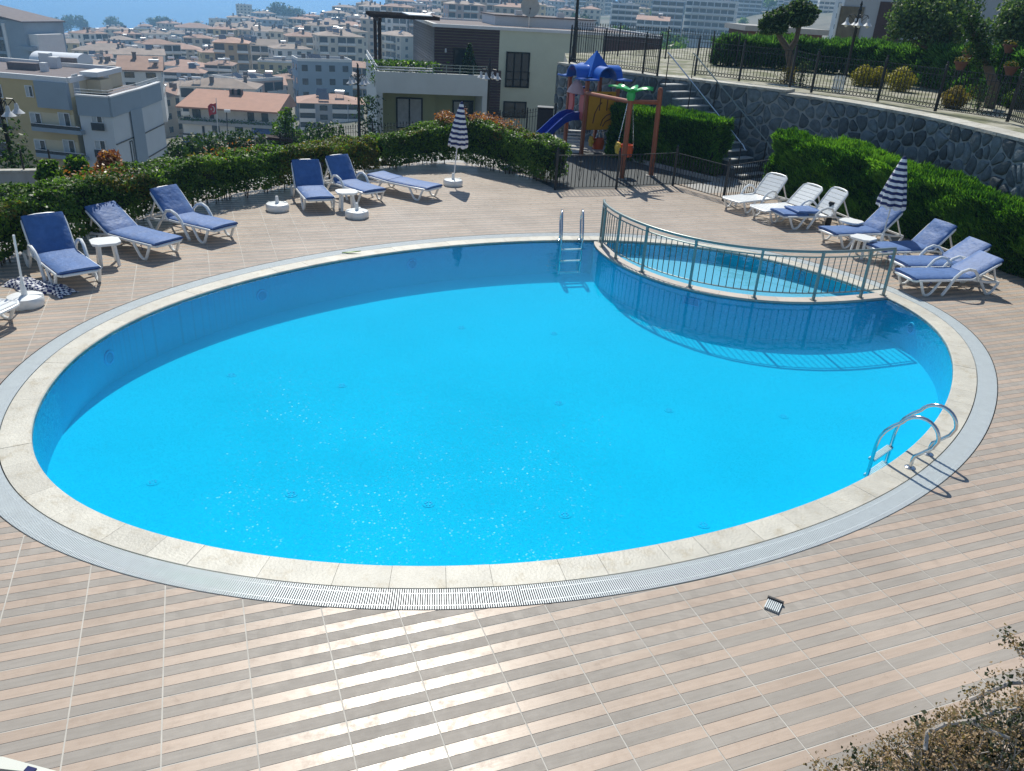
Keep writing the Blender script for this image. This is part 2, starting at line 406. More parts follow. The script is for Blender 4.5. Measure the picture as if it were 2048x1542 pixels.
# coping stones round the rim
cop = bpy.data.objects.new('pool_coping', None); C.objects.link(cop); struct(cop)
Ni = 480; cuts = []; k = 0
while k < Ni:
    cuts.append(k); k += random.choice((5, 6, 6, 7, 8))
cuts = [c for c in cuts if c < Ni-3]+[Ni]
fine, _ = resample(OUTL, Ni*4); fine1 = offset(fine, COPW); 
for a, b2 in zip(cuts[:-1], cuts[1:]):
    m_ = MB(); i0, i1 = a*4, b2*4
    P = fine[[j % (Ni*4) for j in range(i0, i1+1)]]; Q = fine1[[j % (Ni*4) for j in range(i0, i1+1)]]
    P = P[::2].copy(); Q = Q[::2].copy(); g = .08
    P[0] += (P[1]-P[0])*g; Q[0] += (Q[1]-Q[0])*g
    Pb = P + (Q-P)*.04
    LL = len(P); zt = random.uniform(-.0015, .0015); vs = []
    vs += [(p[0], p[1], zt) for p in Pb]+[(p[0], p[1], zt) for p in Q]+[(p[0], p[1], zt-.012) for p in P]+[(p[0], p[1], -.06) for p in P]+[(p[0], p[1], -.06) for p in Q]
    fs = []
    for j in range(LL-1):
        fs += [(LL+j, j, j+1, LL+j+1)[::-1], (j, 2*LL+j, 2*LL+j+1, j+1)[::-1], (2*LL+j, 3*LL+j, 3*LL+j+1, 2*LL+j+1)[::-1], (4*LL+j, LL+j, LL+j+1, 4*LL+j+1)]
    fs += [(0, LL, 4*LL, 3*LL, 2*LL), (LL-1, 3*LL-1, 4*LL-1, 5*LL-1, 2*LL-1)]
    m_.add(vs, fs); m_.build('coping_stone', M['coping'], cop)
# gutter and its slatted grating
gut = MB()
for i in range(n):
    j = (i+1) % n
    gut.quad((C1[i][0], C1[i][1], -.05), (C2[i][0], C2[i][1], -.05), (C2[j][0], C2[j][1], -.05), (C1[j][0], C1[j][1], -.05))
    gut.quad((C2[j][0], C2[j][1], .001), (C2[j][0], C2[j][1], -.05), (C2[i][0], C2[i][1], -.05), (C2[i][0], C2[i][1], .001))
gutter = struct(gut.build('gutter', M['gutter']))
mid = offset(OUTL, COPW+DRW/2); PIT = .0202
fm, FL = resample(mid, int(round(PLEN*1.08/PIT)))
NS = len(fm); T_ = np.roll(fm, -1, 0)-np.roll(fm, 1, 0); T_ /= np.linalg.norm(T_, axis=1)[:, None]; Nr = np.stack([T_[:, 1], -T_[:, 0]], 1)
secs = []; k = 0
while k < NS: secs.append(k); k += random.choice((46, 48, 50, 52))
secs.append(NS)
for a, b2 in zip(secs[:-1], secs[1:]):
    m_ = MB(); ins = .012
    for i in range(a, b2):
        c_ = fm[i]; t2 = T_[i]; n2 = Nr[i]; hw = .0051; hl = DRW/2-ins
        q = [(c_ + t2*hw*sx + n2*hl*sy) for sx, sy in ((-1, -1), (1, -1), (1, 1), (-1, 1))]
        vs = [(p[0], p[1], 0) for p in q]+[(p[0], p[1], -.02) for p in q]
        m_.add(vs, [(0, 1, 2, 3), (4, 5, 1, 0), (6, 7, 3, 2), (5, 6, 2, 1), (7, 4, 0, 3)])
    for off in (-.075, .075):
        idx = list(range(a, min(b2-1, NS), 4)); pts = [(fm[i][0]+Nr[i][0]*off, fm[i][1]+Nr[i][1]*off, -.0075) for i in idx]
        for p, q in zip(pts[:-1], pts[1:]): m_.bar(p, q, .009, .008)
    m_.build('grating_section', M['grate'], gutter, kind='stuff')

# ================================================================== tiled deck
def tilemat(name, col, rough, spec, streak, var):
    m, t, b = newmat(name)
    tc = N(t, 'ShaderNodeTexCoord'); gi = N(t, 'ShaderNodeNewGeometry'); oi = N(t, 'ShaderNodeObjectInfo')
    mp = N(t, 'ShaderNodeMapping'); mp.inputs['Scale'].default_value = (2.2, 26, 2)
    wv = N(t, 'ShaderNodeVectorMath', operation='ADD')
    t.links.new(tc.outputs['Object'], wv.inputs[0])
    s = N(t, 'ShaderNodeMath', operation='MULTIPLY'); s.inputs[1].default_value = 71.; t.links.new(oi.outputs['Random'], s.inputs[0]); t.links.new(s.outputs[0], wv.inputs[1])
    t.links.new(wv.outputs[0], mp.inputs[0])
    nz = N(t, 'ShaderNodeTexNoise'); nz.inputs['Scale'].default_value = 1.6; nz.inputs['Detail'].default_value = 6; nz.inputs['Roughness'].default_value = .6
    t.links.new(mp.outputs[0], nz.inputs[0])
    mr = N(t, 'ShaderNodeMapRange'); mr.inputs[1].default_value = .25; mr.inputs[2].default_value = .75; mr.inputs[3].default_value = 1-streak; mr.inputs[4].default_value = 1+streak
    t.links.new(nz.outputs[0], mr.inputs[0])
    q = N(t, 'ShaderNodeMapRange'); q.inputs[3].default_value = 1-var; q.inputs[4].default_value = 1+var; t.links.new(gi.outputs['Random Per Island'], q.inputs[0])
    q2 = N(t, 'ShaderNodeMapRange'); q2.inputs[3].default_value = 1-var*.7; q2.inputs[4].default_value = 1+var*.7; t.links.new(oi.outputs['Random'], q2.inputs[0])
    big = N(t, 'ShaderNodeTexNoise'); big.inputs['Scale'].default_value = .9; big.inputs['Detail'].default_value = 7; t.links.new(gi.outputs['Position'], big.inputs[0])
    b3 = N(t, 'ShaderNodeMapRange'); b3.inputs[1].default_value = .3; b3.inputs[2].default_value = .7; b3.inputs[3].default_value = .88; b3.inputs[4].default_value = 1.07; t.links.new(big.outputs[0], b3.inputs[0])
    val = mr.outputs[0]
    for o_ in (q.outputs[0], q2.outputs[0], b3.outputs[0]):
        k = N(t, 'ShaderNodeMath', operation='MULTIPLY'); t.links.new(val, k.inputs[0]); t.links.new(o_, k.inputs[1]); val = k.outputs[0]
    sn_ = N(t, 'ShaderNodeTexNoise'); sn_.inputs['Scale'].default_value = 3.1; sn_.inputs['Detail'].default_value = 9; sn_.inputs['Roughness'].default_value = .72; sn_.inputs['Distortion'].default_value = .6; t.links.new(gi.outputs['Position'], sn_.inputs[0])
    s4 = N(t, 'ShaderNodeMapRange'); s4.inputs[1].default_value = .58; s4.inputs[2].default_value = .72; s4.inputs[3].default_value = 1; s4.inputs[4].default_value = .84; t.links.new(sn_.outputs[0], s4.inputs[0])
    k = N(t, 'ShaderNodeMath', operation='MULTIPLY'); t.links.new(val, k.inputs[0]); t.links.new(s4.outputs[0], k.inputs[1]); val = k.outputs[0]
    vm = N(t, 'ShaderNodeVectorMath', operation='SCALE'); vm.inputs[0].default_value = col; t.links.new(val, vm.inputs['Scale']); t.links.new(vm.outputs[0], b.inputs['Base Color'])
    # worn glaze: roughness blotches
    rn = N(t, 'ShaderNodeTexNoise'); rn.inputs['Scale'].default_value = 9; rn.inputs['Detail'].default_value = 7; rn.inputs['Roughness'].default_value = .7; t.links.new(gi.outputs['Position'], rn.inputs[0])
    r2 = N(t, 'ShaderNodeMapRange'); r2.inputs[1].default_value = .3; r2.inputs[2].default_value = .7; r2.inputs[3].default_value = rough-.09; r2.inputs[4].default_value = rough+.17; t.links.new(rn.outputs[0], r2.inputs[0])
    t.links.new(r2.outputs[0], b.inputs['Roughness']); b.inputs['Specular IOR Level'].default_value = spec
    bp = N(t, 'ShaderNodeBump'); bp.inputs['Strength'].default_value = .12; bp.inputs['Distance'].default_value = .004; t.links.new(nz.outputs[0], bp.inputs['Height']); t.links.new(bp.outputs[0], b.inputs['Normal'])
    return m
M['tile_pink'] = tilemat('tile_pink', (.465, .365, .288), .29, .24, .09, .05)
M['tile_grey'] = tilemat('tile_grey', (.345, .308, .268), .6, .22, .10, .05)
M['tile_groove'] = mat('tile_groove', (.22, .18, .15), .9, var=.1)
M['grout'] = mat('grout', (.52, .49, .44), .9, var=.16, scale=3)
gx = Vector((cos(YAW), sin(YAW), 0)); gy = Vector((-sin(YAW), cos(YAW), 0)); go = Vector((GOX, GOY, 0))
DECK = [(-15, -1), (-13.5, 4), (-9.6, 10.5), (-8.3, 15.8), (-6.9, 18.9), (-5.6, 20.9), (-4.1, 23.4), (-2.1, 24.9), (.9, 22.25), (4.3, 23.35), (5.45, 21.85), (7.6, 24.0), (9.5, 20), (11.2, 15.6), (13, 11), (15, 4), (15, -1)]
PO = [tuple(p) for p in C2]; cen = C2.mean(0)
C2T = np.roll(C2, -1, 0)-C2; 
def clip_half(poly, p0, nrm):
    out = []; L = len(poly)
    for i in range(L):
        a, b2 = poly[i], poly[(i+1) % L]; da = (a[0]-p0[0])*nrm[0]+(a[1]-p0[1])*nrm[1]; db = (b2[0]-p0[0])*nrm[0]+(b2[1]-p0[1])*nrm[1]
        if da >= 0: out.append(a)
        if (da >= 0) != (db >= 0): k = da/(da-db); out.append((a[0]+(b2[0]-a[0])*k, a[1]+(b2[1]-a[1])*k))
    return out
def clip_pool(poly):
    c = np.mean(poly, 0); j = int(np.argmin(((C2-c)**2).sum(1)))
    a, b2 = C2[j-1], C2[(j+1) % len(C2)]; t2 = (b2-a)/np.linalg.norm(b2-a)
    return clip_half(poly, C2[j], (t2[1], -t2[0]))
J = .0052; BW = TILE/6; GR = .0022
def tile_mb(org=None):
    """one square tile of six bands with grooves between; org given = clipped at the pool, in world space"""
    mb = MB()
    def put(poly, z, mi, sides=()):
        mb.m = mi
        if org is None:
            mb.poly([(p[0], p[1], z) for p in poly])
        else:
            x0, x1 = poly[0][0], poly[2][0]; y0, y1 = poly[0][1], poly[2][1]
            for k in range(8):
                xa, xb = x0+(x1-x0)*k/8, x0+(x1-x0)*(k+1)/8
                q = [(xa, y0), (xb, y0), (xb, y1), (xa, y1)]
                q = [(org.x+gx.x*p[0]+gy.x*p[1], org.y+gx.y*p[0]+gy.y*p[1]) for p in q]
                q = clip_pool(q)
                if len(q) > 2: mb.poly([(p[0], p[1], z) for p in q])
    a, b2 = J, TILE-J
    put([(a, a), (b2, a), (b2, b2), (a, b2)], -.003, 2)
    for k in range(6):
        y0, y1 = max(a, k*BW+GR), min(b2, (k+1)*BW-GR)
        if k == 0: y0 = a
        if k == 5: y1 = b2
        put([(a, y0), (b2, y0), (b2, y1), (a, y1)], 0, 0 if k % 2 else 1)
        if org is None:
            mb.m = 0 if k % 2 else 1
            mb.quad((a, y0, -.003), (b2, y0, -.003), (b2, y0, 0), (a, y0, 0)); mb.quad((b2, y1, -.003), (a, y1, -.003), (a, y1, 0), (b2, y1, 0))
    return mb
TM = [M['tile_pink'], M['tile_grey'], M['tile_groove']]
tile_me = tile_mb().mesh('tile', TM)

def hit_deck(d):
    best = 40.
    for i in range(len(DECK)):
        a, b2 = DECK[i], DECK[(i+1) % len(DECK)]
        ex, ey = b2[0]-a[0], b2[1]-a[1]; den = d[0]*ey-d[1]*ex
        if abs(den) < 1e-9: continue
        t_ = ((a[0]-cen[0])*ey-(a[1]-cen[1])*ex)/den; u_ = ((a[0]-cen[0])*d[1]-(a[1]-cen[1])*d[0])/den
        if t_ > 0 and -1e-9 <= u_ <= 1+1e-9: best = min(best, t_)
    return best
bed = MB(); far = []
for p in C2:
    d = np.array(p)-cen; d /= np.linalg.norm(d); far.append(cen+d*hit_deck(d))
for i in range(n):
    j = (i+1) % n
    bed.quad((C2[i][0], C2[i][1], -.0022), (far[i][0], far[i][1], -.0022), (far[j][0], far[j][1], -.0022), (C2[j][0], C2[j][1], -.0022))
deck = struct(bed.build('deck', M['grout']))
cand = []
for a in range(-24, 40):
    for b2 in range(-16, 40):
        o_ = go + gx*(a*TILE)+gy*(b2*TILE)
        cs = [o_+gx*(x*TILE)+gy*(y*TILE) for x, y in ((0, 0), (1, 0), (1, 1), (0, 1))]
        if not any(inside((c.x, c.y), DECK) for c in cs): continue
        ins = [inside((c.x, c.y), PO) for c in cs]
        if all(ins): continue
        ce = o_+(gx+gy)*(TILE/2)
        if ce.y < 1.0: continue
        u, v = PX(ce)
        if u < -1100 or u > 3400 or v > 2900: continue
        d2 = ce.x**2+ce.y**2+CAMH**2
        near = min(np.linalg.norm(C2-np.array([ce.x, ce.y]), axis=1)) < TILE*.75
        cand.append((d2*CAMH**-1 if False else d2, o_, near or any(ins), -60 < u < 2108 and v < 1620))
cand.sort(key=lambda c: (not c[3], c[0]))
rest = MB()
for k, (d2, o_, cl, vis) in enumerate(cand):
    h = random.uniform(-.0004, .0004)
    if cl:
        m_ = tile_mb(o_)
        if not m_.f: continue
    if k < 300:
        if cl:
            ob = m_.build('tile', TM, deck)
        else:
            ob = inst('tile', tile_me, deck, o_+Vector((0, 0, h)), (random.uniform(-.0008, .0008), random.uniform(-.0008, .0008), YAW))
    else:
        if cl: src = [(Vector(p)) for p in m_.v]
        else:
            m_ = tile_mb(); src = [o_+gx*p[0]+gy*p[1]+Vector((0, 0, p[2])) for p in m_.v]
        nn = len(rest.v); rest.v += [tuple(p) for p in src]; rest.f += [tuple(i+nn for i in f) for f in m_.f]; rest.mi += m_.mi
rest.build('tile', TM, deck, kind='stuff')
# ================================================================== pool fittings
def ladder(b0, b1, inward, label, treads=(-.16, -.42), k=.86):
    """two bent handrails set in the rim, with treads going down into the water"""
    b0, b1 = Vector(b0), Vector(b1); iw = Vector(inward).normalized()
    root = thing('pool_ladder', label, 'pool ladder', (b0+b1)/2, 0, 'pool ladders')
    off = -(b0+b1)/2
    for b in (b0, b1):
        p = b+off; Z = Vector((0, 0, 1)); m_ = MB()
        pts = [p, p+Z*.1, p+Z*.16-iw*.01]
        pts += [p+Z*.20-iw*.05, p+Z*.33-iw*.16]
        c_ = p+Z*.42+iw*.02; pts += arc(c_, .215, R(178), R(22), 12, iw*1., Z)
        pts += [p+Z*.42+iw*.30, p+Z*.32+iw*.37, p+Z*.22+iw*.41, p+Z*.1+iw*.425, p-Z*.62+iw*.43]
        m_.tube(pts, .0215, 10); m_.build('handrail', M['steel'], root, True)
        MB().lathe([(.062, -.002), (.062, .006), (.05, .014), (.024, .02)], 16, p).build('flange', M['steel'], root, True)
    for z in treads:
        a = b0+off+iw*.43+Vector((0, 0, z)); b = b1+off+iw*.43+Vector((0, 0, z)); m_ = MB()
        m_.bar(a, b, .085, .022); 
        for q in (-.03, -.01, .01, .03): m_.bar(a+iw*q+Vector((0, 0, .013)), b+iw*q+Vector((0, 0, .013)), .009, .008)
        m_.build('tread', M['white_plastic'], root)
LB0, LB1 = G(1820, 935), G(1856, 908)
ladder(LB0, LB1, Vector((PC.x-LB0.x, PC.y-LB0.y, 0)).normalized()+Vector((.0, .25, 0)), 'shiny steel pool ladder at the near right rim of the big pool', (-.1, -.33, -.55))
LF0, LF1 = G(1119, 479.5), G(1160, 478.5)
ladder(LF0, LF1, (.05, -1, 0), 'steel pool ladder at the far rim beside the curved railing', (-.1, -.35, -.6))
# curved railing standing on the divider
mid_ = (dv*.55+dk*.45); rc, RL = resample(mid_, 181, False)
rail = thing('pool_railing', 'curved grey green metal railing between the big pool and the children\'s pool', 'railing', (0, 0, 0))
RZ = lambda f: .86-.015*sin(f*pi)
P3 = lambda i, z: Vector((rc[i][0], rc[i][1], z))
MB().tube([P3(i, .90) for i in range(0, 181, 3)], .027, 10).build('handrail', M['railpaint'], rail, True)
MB().tube([P3(i, .80) for i in range(0, 181, 3)], .014, 6).build('upper_rail', M['railpaint'], rail, True)
MB().tube([P3(i, .13) for i in range(0, 181, 3)], .014, 6).build('lower_rail', M['railpaint'], rail, True)
_post_px = [1190,1240,1307,1412,1537,1660,1756,1772]
pf_ = [0, .055, .17, .30, .455, .62, .775, .925, 1.0]
posts_ = [min(180, int(round(q*180))) for q in pf_]
me_post = MB().bar((0, 0, 0), (0, 0, .89), .042, .042).box((0, 0, .006), (.09, .09, .012)).mesh('post', M['railpaint'])
for i in posts_:
    d = rc[min(i+1, 180)]-rc[max(i-1, 0)]; inst('post', me_post, rail, P3(i, 0), (0, 0, math.atan2(d[1], d[0])))
me_bar = MB().tube([(0, 0, .13), (0, 0, .8)], .0085, 6).mesh('baluster', M['bar_paint'])
for a, b2 in zip(posts_[:-1], posts_[1:]):
    nb = max(1, int(round((b2-a)/180*RL/.125))-1)
    for q in range(1, nb+1):
        i = a+(b2-a)*q/(nb+1); i0 = int(i); fr_ = i-i0; p = rc[i0]*(1-fr_)+rc[min(180, i0+1)]*fr_
        inst('baluster', me_bar, rail, (p[0], p[1], 0))
# lights in the pool walls and inlets in its floor
def wall_light(x, y, z, label):
    # nearest wall point whose sight line passes (x, y)
    best = None
    for i in range(len(OUTL)):
        P = Vector((OUTL[i][0], OUTL[i][1], z)); u, v = PX(P); d = (u-x)**2+(v-y)**2
        if best is None or d < best[0]: best = (d, i)
    return best[1]
def round_light(P, nrm, label, name='pool_light', r=.11, kid_=False):
    root = thing(name, label, 'pool light', P, 0, 'round lights in the pool walls')
    q = Vector(nrm).to_track_quat('Z', 'Y').to_matrix().to_4x4()
    MB().lathe([(r, -.01), (r, .012), (r*.93, .02), (r*.78, .02), (r*.74, .010)], 24, M=q).build('light_ring', M['light_ring'], root, True)
    MB().lathe([(r*.72, .004), (r*.66, .016), (r*.3, .026)], 20, M=q).build('lens', M['light_lens'], root, True)
M['light_ring'] = mat('light_ring', (.05, .56, .88), .5, spec=.1); M['light_lens'] = mat('light_lens', (.02, .30, .58), .2)
for (x, y, lab) in [(220, 713, 'round underwater light on the pool wall nearest the left edge'), (520, 590, 'round underwater light on the left pool wall below the third lounger'), (822, 526, 'round underwater light on the far pool wall below the flat lounger'), (1820, 657, 'round underwater light on the right pool wall below the nearest right lounger')]:
    best = None
    for zz in (-.3, -.34, -.38):
        i = wall_light(x, y, zz, '')
        P = Vector((OUTL[i][0], OUTL[i][1], zz)); u, v = PX(P); d = abs(u-x)+abs(v-y)
        if best is None or d < best[0]: best = (d, i, P)
    i = best[1]; t2 = OUTL[(i+1) % n]-OUTL[i-1]; nrm = Vector((-t2[1], t2[0], 0)).normalized()
    round_light(best[2]+nrm*.004, nrm, lab)
i = wall_light(1605, 541, -.18, ''); t2 = OUTL[(i+1) % n]-OUTL[i-1]; nrm = Vector((-t2[1], t2[0], 0)).normalized()
round_light(Vector((OUTL[i][0], OUTL[i][1], -.17))+nrm*.004, nrm, 'round light on the far wall of the shallow children\'s pool', r=.1)
dm = int(np.argmin([(PX((p[0], p[1], -.2))[0]-1383)**2 for p in dv])); t2 = dv[dm+1]-dv[dm-1]; nrm = Vector((t2[1], -t2[0], 0)).normalized(); 
if nrm.y > 0: nrm = -nrm
sk = thing('skimmer_inlet', 'rectangular water inlet on the curved divider wall under the railing', 'inlet', Vector((dv[dm][0], dv[dm][1], -.22))+nrm*.004, math.atan2(nrm.y, nrm.x)+pi/2)
MB().box((0, 0, .07), (.3, .02, .015)).box((0, 0, -.07), (.3, .02, .015)).box((-.143, 0, 0), (.015, .02, .14)).box((.143, 0, 0), (.015, .02, .14)).build('frame', M['light_ring'], sk)
MB().box((0, .002, 0), (.27, .012, .125)).build('flap', M['light_lens'], sk)
inl0 = None
names_ = ['by the left wall', 'left of the middle', 'far side towards the ladder', 'near the foot of the divider', 'in the middle of the floor', 'right of the middle', 'towards the right wall', 'close to the near left rim', 'second from left along the near rim', 'third from left along the near rim', 'fourth from left along the near rim', 'close to the near right ladder']
for k, (x, y) in enumerate([(463,750),(684,771),(923,655),(1108,667),(1117,806),(1338,821),(1567,833),(306,965),(583,988),(857,1008),(1130,1030),(1407,1050)]):
    P = G(x, y, FLOOR_Z); lab = 'small round floor inlet of the big pool, '+names_[k]
    if inl0 is None:
        inl0 = thing('floor_inlet', lab, 'inlet', P, 0, 'round inlets in the pool floor')
        MB().lathe([(.075, .001), (.075, .005), (.06, .008), (.05, .006)], 20).build('cover', M['mosaic'], inl0, True)
        m_ = MB()
        for q in range(6): a = q*pi/3; m_.box((.035*cos(a), .035*sin(a), .0115), (.02, .012, .004), a)
        m_.build('slot', M['light_ring'], inl0)
    else: dup(inl0, P, 0, lab)

# ================================================================== sun loungers
def lounger_proto(back, cushion=True, name='sun_lounger', arms=True):
    """foot end at x=0, head towards +x, 1.93 m long"""
    root = bpy.data.objects.new(name, None); C.objects.link(root)
    W, H = .33, .30; HX = 1.22; BLn = .68
    cb, sb = cos(R(back)), sin(R(back)); HP = Vector((HX, 0, H))
    bp_ = lambda d, y, n_=0.: HP + Vector((d*cb - n_*sb, y, d*sb + n_*cb))
    fr = MB()
    for s in (-1, 1):
        fr.tube([(.0, s*W*.8, H-.02), (.05, s*W, H), (.6, s*W, H-.005), (HX, s*W, H), (1.55, s*W, H-.05), (1.86, s*W*.95, H-.07)], .024, 8)
    fr.tube([(.0, -W*.8, H-.02), (-.02, -W*.4, H-.015), (-.02, W*.4, H-.015), (0, W*.8, H-.02)], .024, 8)
    fr.bar((1.84, -W, H-.07), (1.84, W, H-.07), .04); fr.bar((.55, -W, H-.03), (.55, W, H-.03), .03, .02); fr.bar((1.5, -W, H-.05), (1.5, W, H-.05), .03, .02)
    fr.build('frame', M['white_plastic'], root, True)
    # slatted seat and back
    me = None
    for k in range(9):
        x = .07+k*.128
        if me is None: me = MB().box((0, 0, 0), (.112, W*1.86, .018), bev=.006).mesh('slat', M['white_plastic'])
        inst('slat', me, root, (x, 0, H+.004))
    for k in range(6):
        me2 = me; p = bp_(.06+k*.108, 0, .004); inst('slat', me2, root, p, (0, -R(back), 0), scale=(.92, .96, 1))
    bf = MB()
    for s in (-1, 1): bf.tube([bp_(0, s*W), bp_(.5, s*W), bp_(BLn-.06, s*W*.97), bp_(BLn, s*W*.75)], .024, 8)
    bf.tube([bp_(BLn, -W*.75), bp_(BLn+.02, -W*.3), bp_(BLn+.02, W*.3), bp_(BLn, W*.75)], .024, 8)
    bf.build('back_frame', M['white_plastic'], root, True)
    if back > 8:
        pr = MB()
        for s in (-1, 1): pr.bar(bp_(.52, s*W*.8), Vector((min(1.82, HX+.62*cb+.28*sb), s*W*.8, H-.05)), .03, .025)
        pr.build('back_strut', M['white_plastic'], root)
    # legs: splayed pairs front and rear
    for s in (-1, 1):
        for (x0, xf, x1) in ((.12, .25, .36), (1.42, 1.62, 1.84)):
            l = MB(); y = s*W
            if x0 < 1: l.tube([(x0-.02, y, H-.01), (xf-.03, y*1.02, .05), (xf+.0, y*1.02, .018), (xf+.07, y*1.02, .02), (xf+.13, y*1.02, .06), (x1+.16, y*1.02, H-.02)], .027, 7)
            else: l.tube([(x0, y, H-.03), (xf-.03, y*1.02, .05), (xf, y*1.02, .018), (xf+.07, y*1.02, .02), (xf+.12, y*1.02, .06), (x1, y*1.0, H-.08)], .027, 7)
            l.build('leg', M['white_plastic'], root, True)
        if not arms: continue
        a = MB(); y = s*(W+.035)
        pts = [(.62, y, .03), (.72, y, .2), (.80, y, .36), (.9, y*1.03, .475), (1.03, y*1.05, .525), (1.17, y*1.04, .50), (1.28, y, .40), (1.33, y, H)]
        a.tube([(.60, y, .02), *pts], [.028]+[.03]*5+[.028]*3, 8); a.build('armrest', M['white_plastic'], root, True)
    if cushion: add_cushion(root, H, W, HX, BLn, bp_)
    return root
def pad(mb, A, B, W, t, nseg=10, sag=.012, up_=Vector((0, 0, 1)), puff=.012):
    """a stuffed pad from A to B"""
    A, B = Vector(A), Vector(B); d = B-A; nn = up_; Yv = Vector((0, 1, 0)); rows = []
    prof = [(-1, 0), (-1.0, .5), (-.93, .92), (-.5, 1.08), (0, 1.12), (.5, 1.08), (.93, .92), (1.0, .5), (1, 0)]
    vs = []; K = len(prof)
    for i in range(nseg+1):
        f = i/nseg; e = min(1, min(f, 1-f)*nseg*.5+.55); p = A+d*f - nn*sag*sin(pi*f)
        wob = random.uniform(-.009, .009)
        for y, z in prof: vs.append(p + Yv*y*W*(.985+.015*e) + nn*(t*z*(.65+.35*e)+wob*(1-abs(y))))
    fs = []
    for i in range(nseg):
        for k in range(K-1): fs.append((i*K+k, i*K+k+1, (i+1)*K+k+1, (i+1)*K+k))
        fs.append((i*K+K-1, i*K, (i+1)*K, (i+1)*K+K-1))
    fs += [tuple(range(K-1, -1, -1)), tuple(nseg*K+k for k in range(K))]
    mb.add(vs, fs)
def add_cushion(root, H, W, HX, BLn, bp_):
    s = MB(); pad(s, (-.01, 0, H+.016), (HX-.005, 0, H+.016), W*.97, .05); s.build('seat_cushion', M['blue_fabric'], root, True)
    b2 = MB(); n_ = (bp_(0, 0, 1)-bp_(0, 0, 0)); pad(b2, bp_(.02, 0, .016), bp_(BLn+.01, 0, .016), W*.97, .05, up_=n_); b2.build('back_cushion', M['blue_fabric'], root, True)
    tie = MB()
    for x in (.28,):
        for s_ in (-1, 1): tie.tube([(x, s_*W*.97, H+.02), (x+.01, s_*W*1.08, H-.03), (x-.02, s_*W*1.09, H-.10)], .006, 5).tube([(x, s_*W*.99, H+.01), (x+.05, s_*W*1.1, H-.05)], .006, 5)
    tie.build('cushion_tie', M['blue_piping'], root, kind='stuff')
    pp = MB()
    for s_ in (-1, 1):
        pp.tube([(0, s_*W*.975, H+.018), (HX-.01, s_*W*.975, H+.018)], .007, 5); pp.tube([bp_(.02, s_*W*.975, .02), bp_(BLn, s_*W*.975, .02)], .007, 5)
    pp.tube([(-.012, -W*.96, H+.018), (-.012, W*.96, H+.018)], .007, 5)
    pp.build('piping', M['blue_piping'], root)
def place(root, foot, hinge, label, group, rzadj=0):
    zf = .33; a = G(*foot, zf); h = G(*hinge, zf); d = h-a
    root.location = (a.x, a.y, 0); root.rotation_euler = (0, 0, math.atan2(d.y, d.x)+rzadj)
    return tag(root, label, 'sun lounger', group)
GB = 'sun loungers around the pool'
LG = [('A', (159,541), (105,500), 58, 1, 'upright blue cushioned lounger at the far left beside the lone parasol pole'),
      ('B', (337,482), (247,459), 34, 1, 'half reclined blue cushioned lounger behind the white side table by the left hedge'),
      ('C', (450,452), (368,432), 48, 1, 'blue cushioned lounger with raised back, third along the left hedge'),
      ('D', (641,396), (619,372), 54, 1, 'narrow looking upright blue lounger between two round parasol bases'),
      ('E', (750,381), (698,364), 57, 1, 'steeply upright blue lounger with armrests behind the middle side table'),
      ('F', (869,374), (800,360), 4, 1, 'blue lounger laid completely flat by the far hedge'),
      ('G', (1463,397), (1543,388), 50, 0, 'bare white slatted lounger without cushion nearest the playground fence'),
      ('H', (1516,414), (1600,409), 46, 0, 'bare white slatted lounger, second from the playground fence'),
      ('I', (1558,425), (1655,424), 58, 2, 'white slatted lounger with its blue cushion folded up on the seat'),
      ('J', (1655,461), (1737,458), 46, 1, 'blue lounger under the closed parasol by the right hedge'),
      ('K', (1750,494), (1833,491), 46, 1, 'blue lounger with half shaded back just right of the closed parasol'),
      ('M', (1797,522), (1890,521), 36, 1, 'reclined blue lounger second nearest along the right hedge'),
      ('N', (1811,548), (1915,546), 30, 1, 'reclined blue lounger nearest the camera along the right hedge')]
for k, f_, h_, bk, cu, lab in LG:
    r_ = lounger_proto(bk, cu == 1, arms=k in 'ACEGIMN'); place(r_, f_, h_, lab, GB)
    if k == 'I':
        fc = MB(); pad(fc, (-.06, 0, .322), (.62, 0, .322), .31, .055); fc.m = 0
        o = fc.build('folded_cushion', M['blue_fabric'], None, True); o.matrix_world = Matrix.Translation(r_.location) @ Matrix.Rotation(r_.rotation_euler.z, 4, 'Z')
        tag(o, 'folded blue cushion lying on the seat of the white slatted lounger', 'cushion')
        f2 = MB(); pad(f2, (.34, 0, .385), (.98, 0, .378), .30, .055); f2.tube([(.34, -.3, .4), (.34, .3, .4)], .03, 8).build('cushion_fold', M['blue_fabric'], o, True)
# the foot of one more lounger that leaves the frame on the left
r_ = lounger_proto(50, False); a = G(11, 620, .3); r_.location = (a.x-.02, a.y, 0); r_.rotation_euler = (0, 0, R(172)); tag(r_, 'white foot end of a lounger cut off by the left edge of the photo', 'sun lounger', GB)

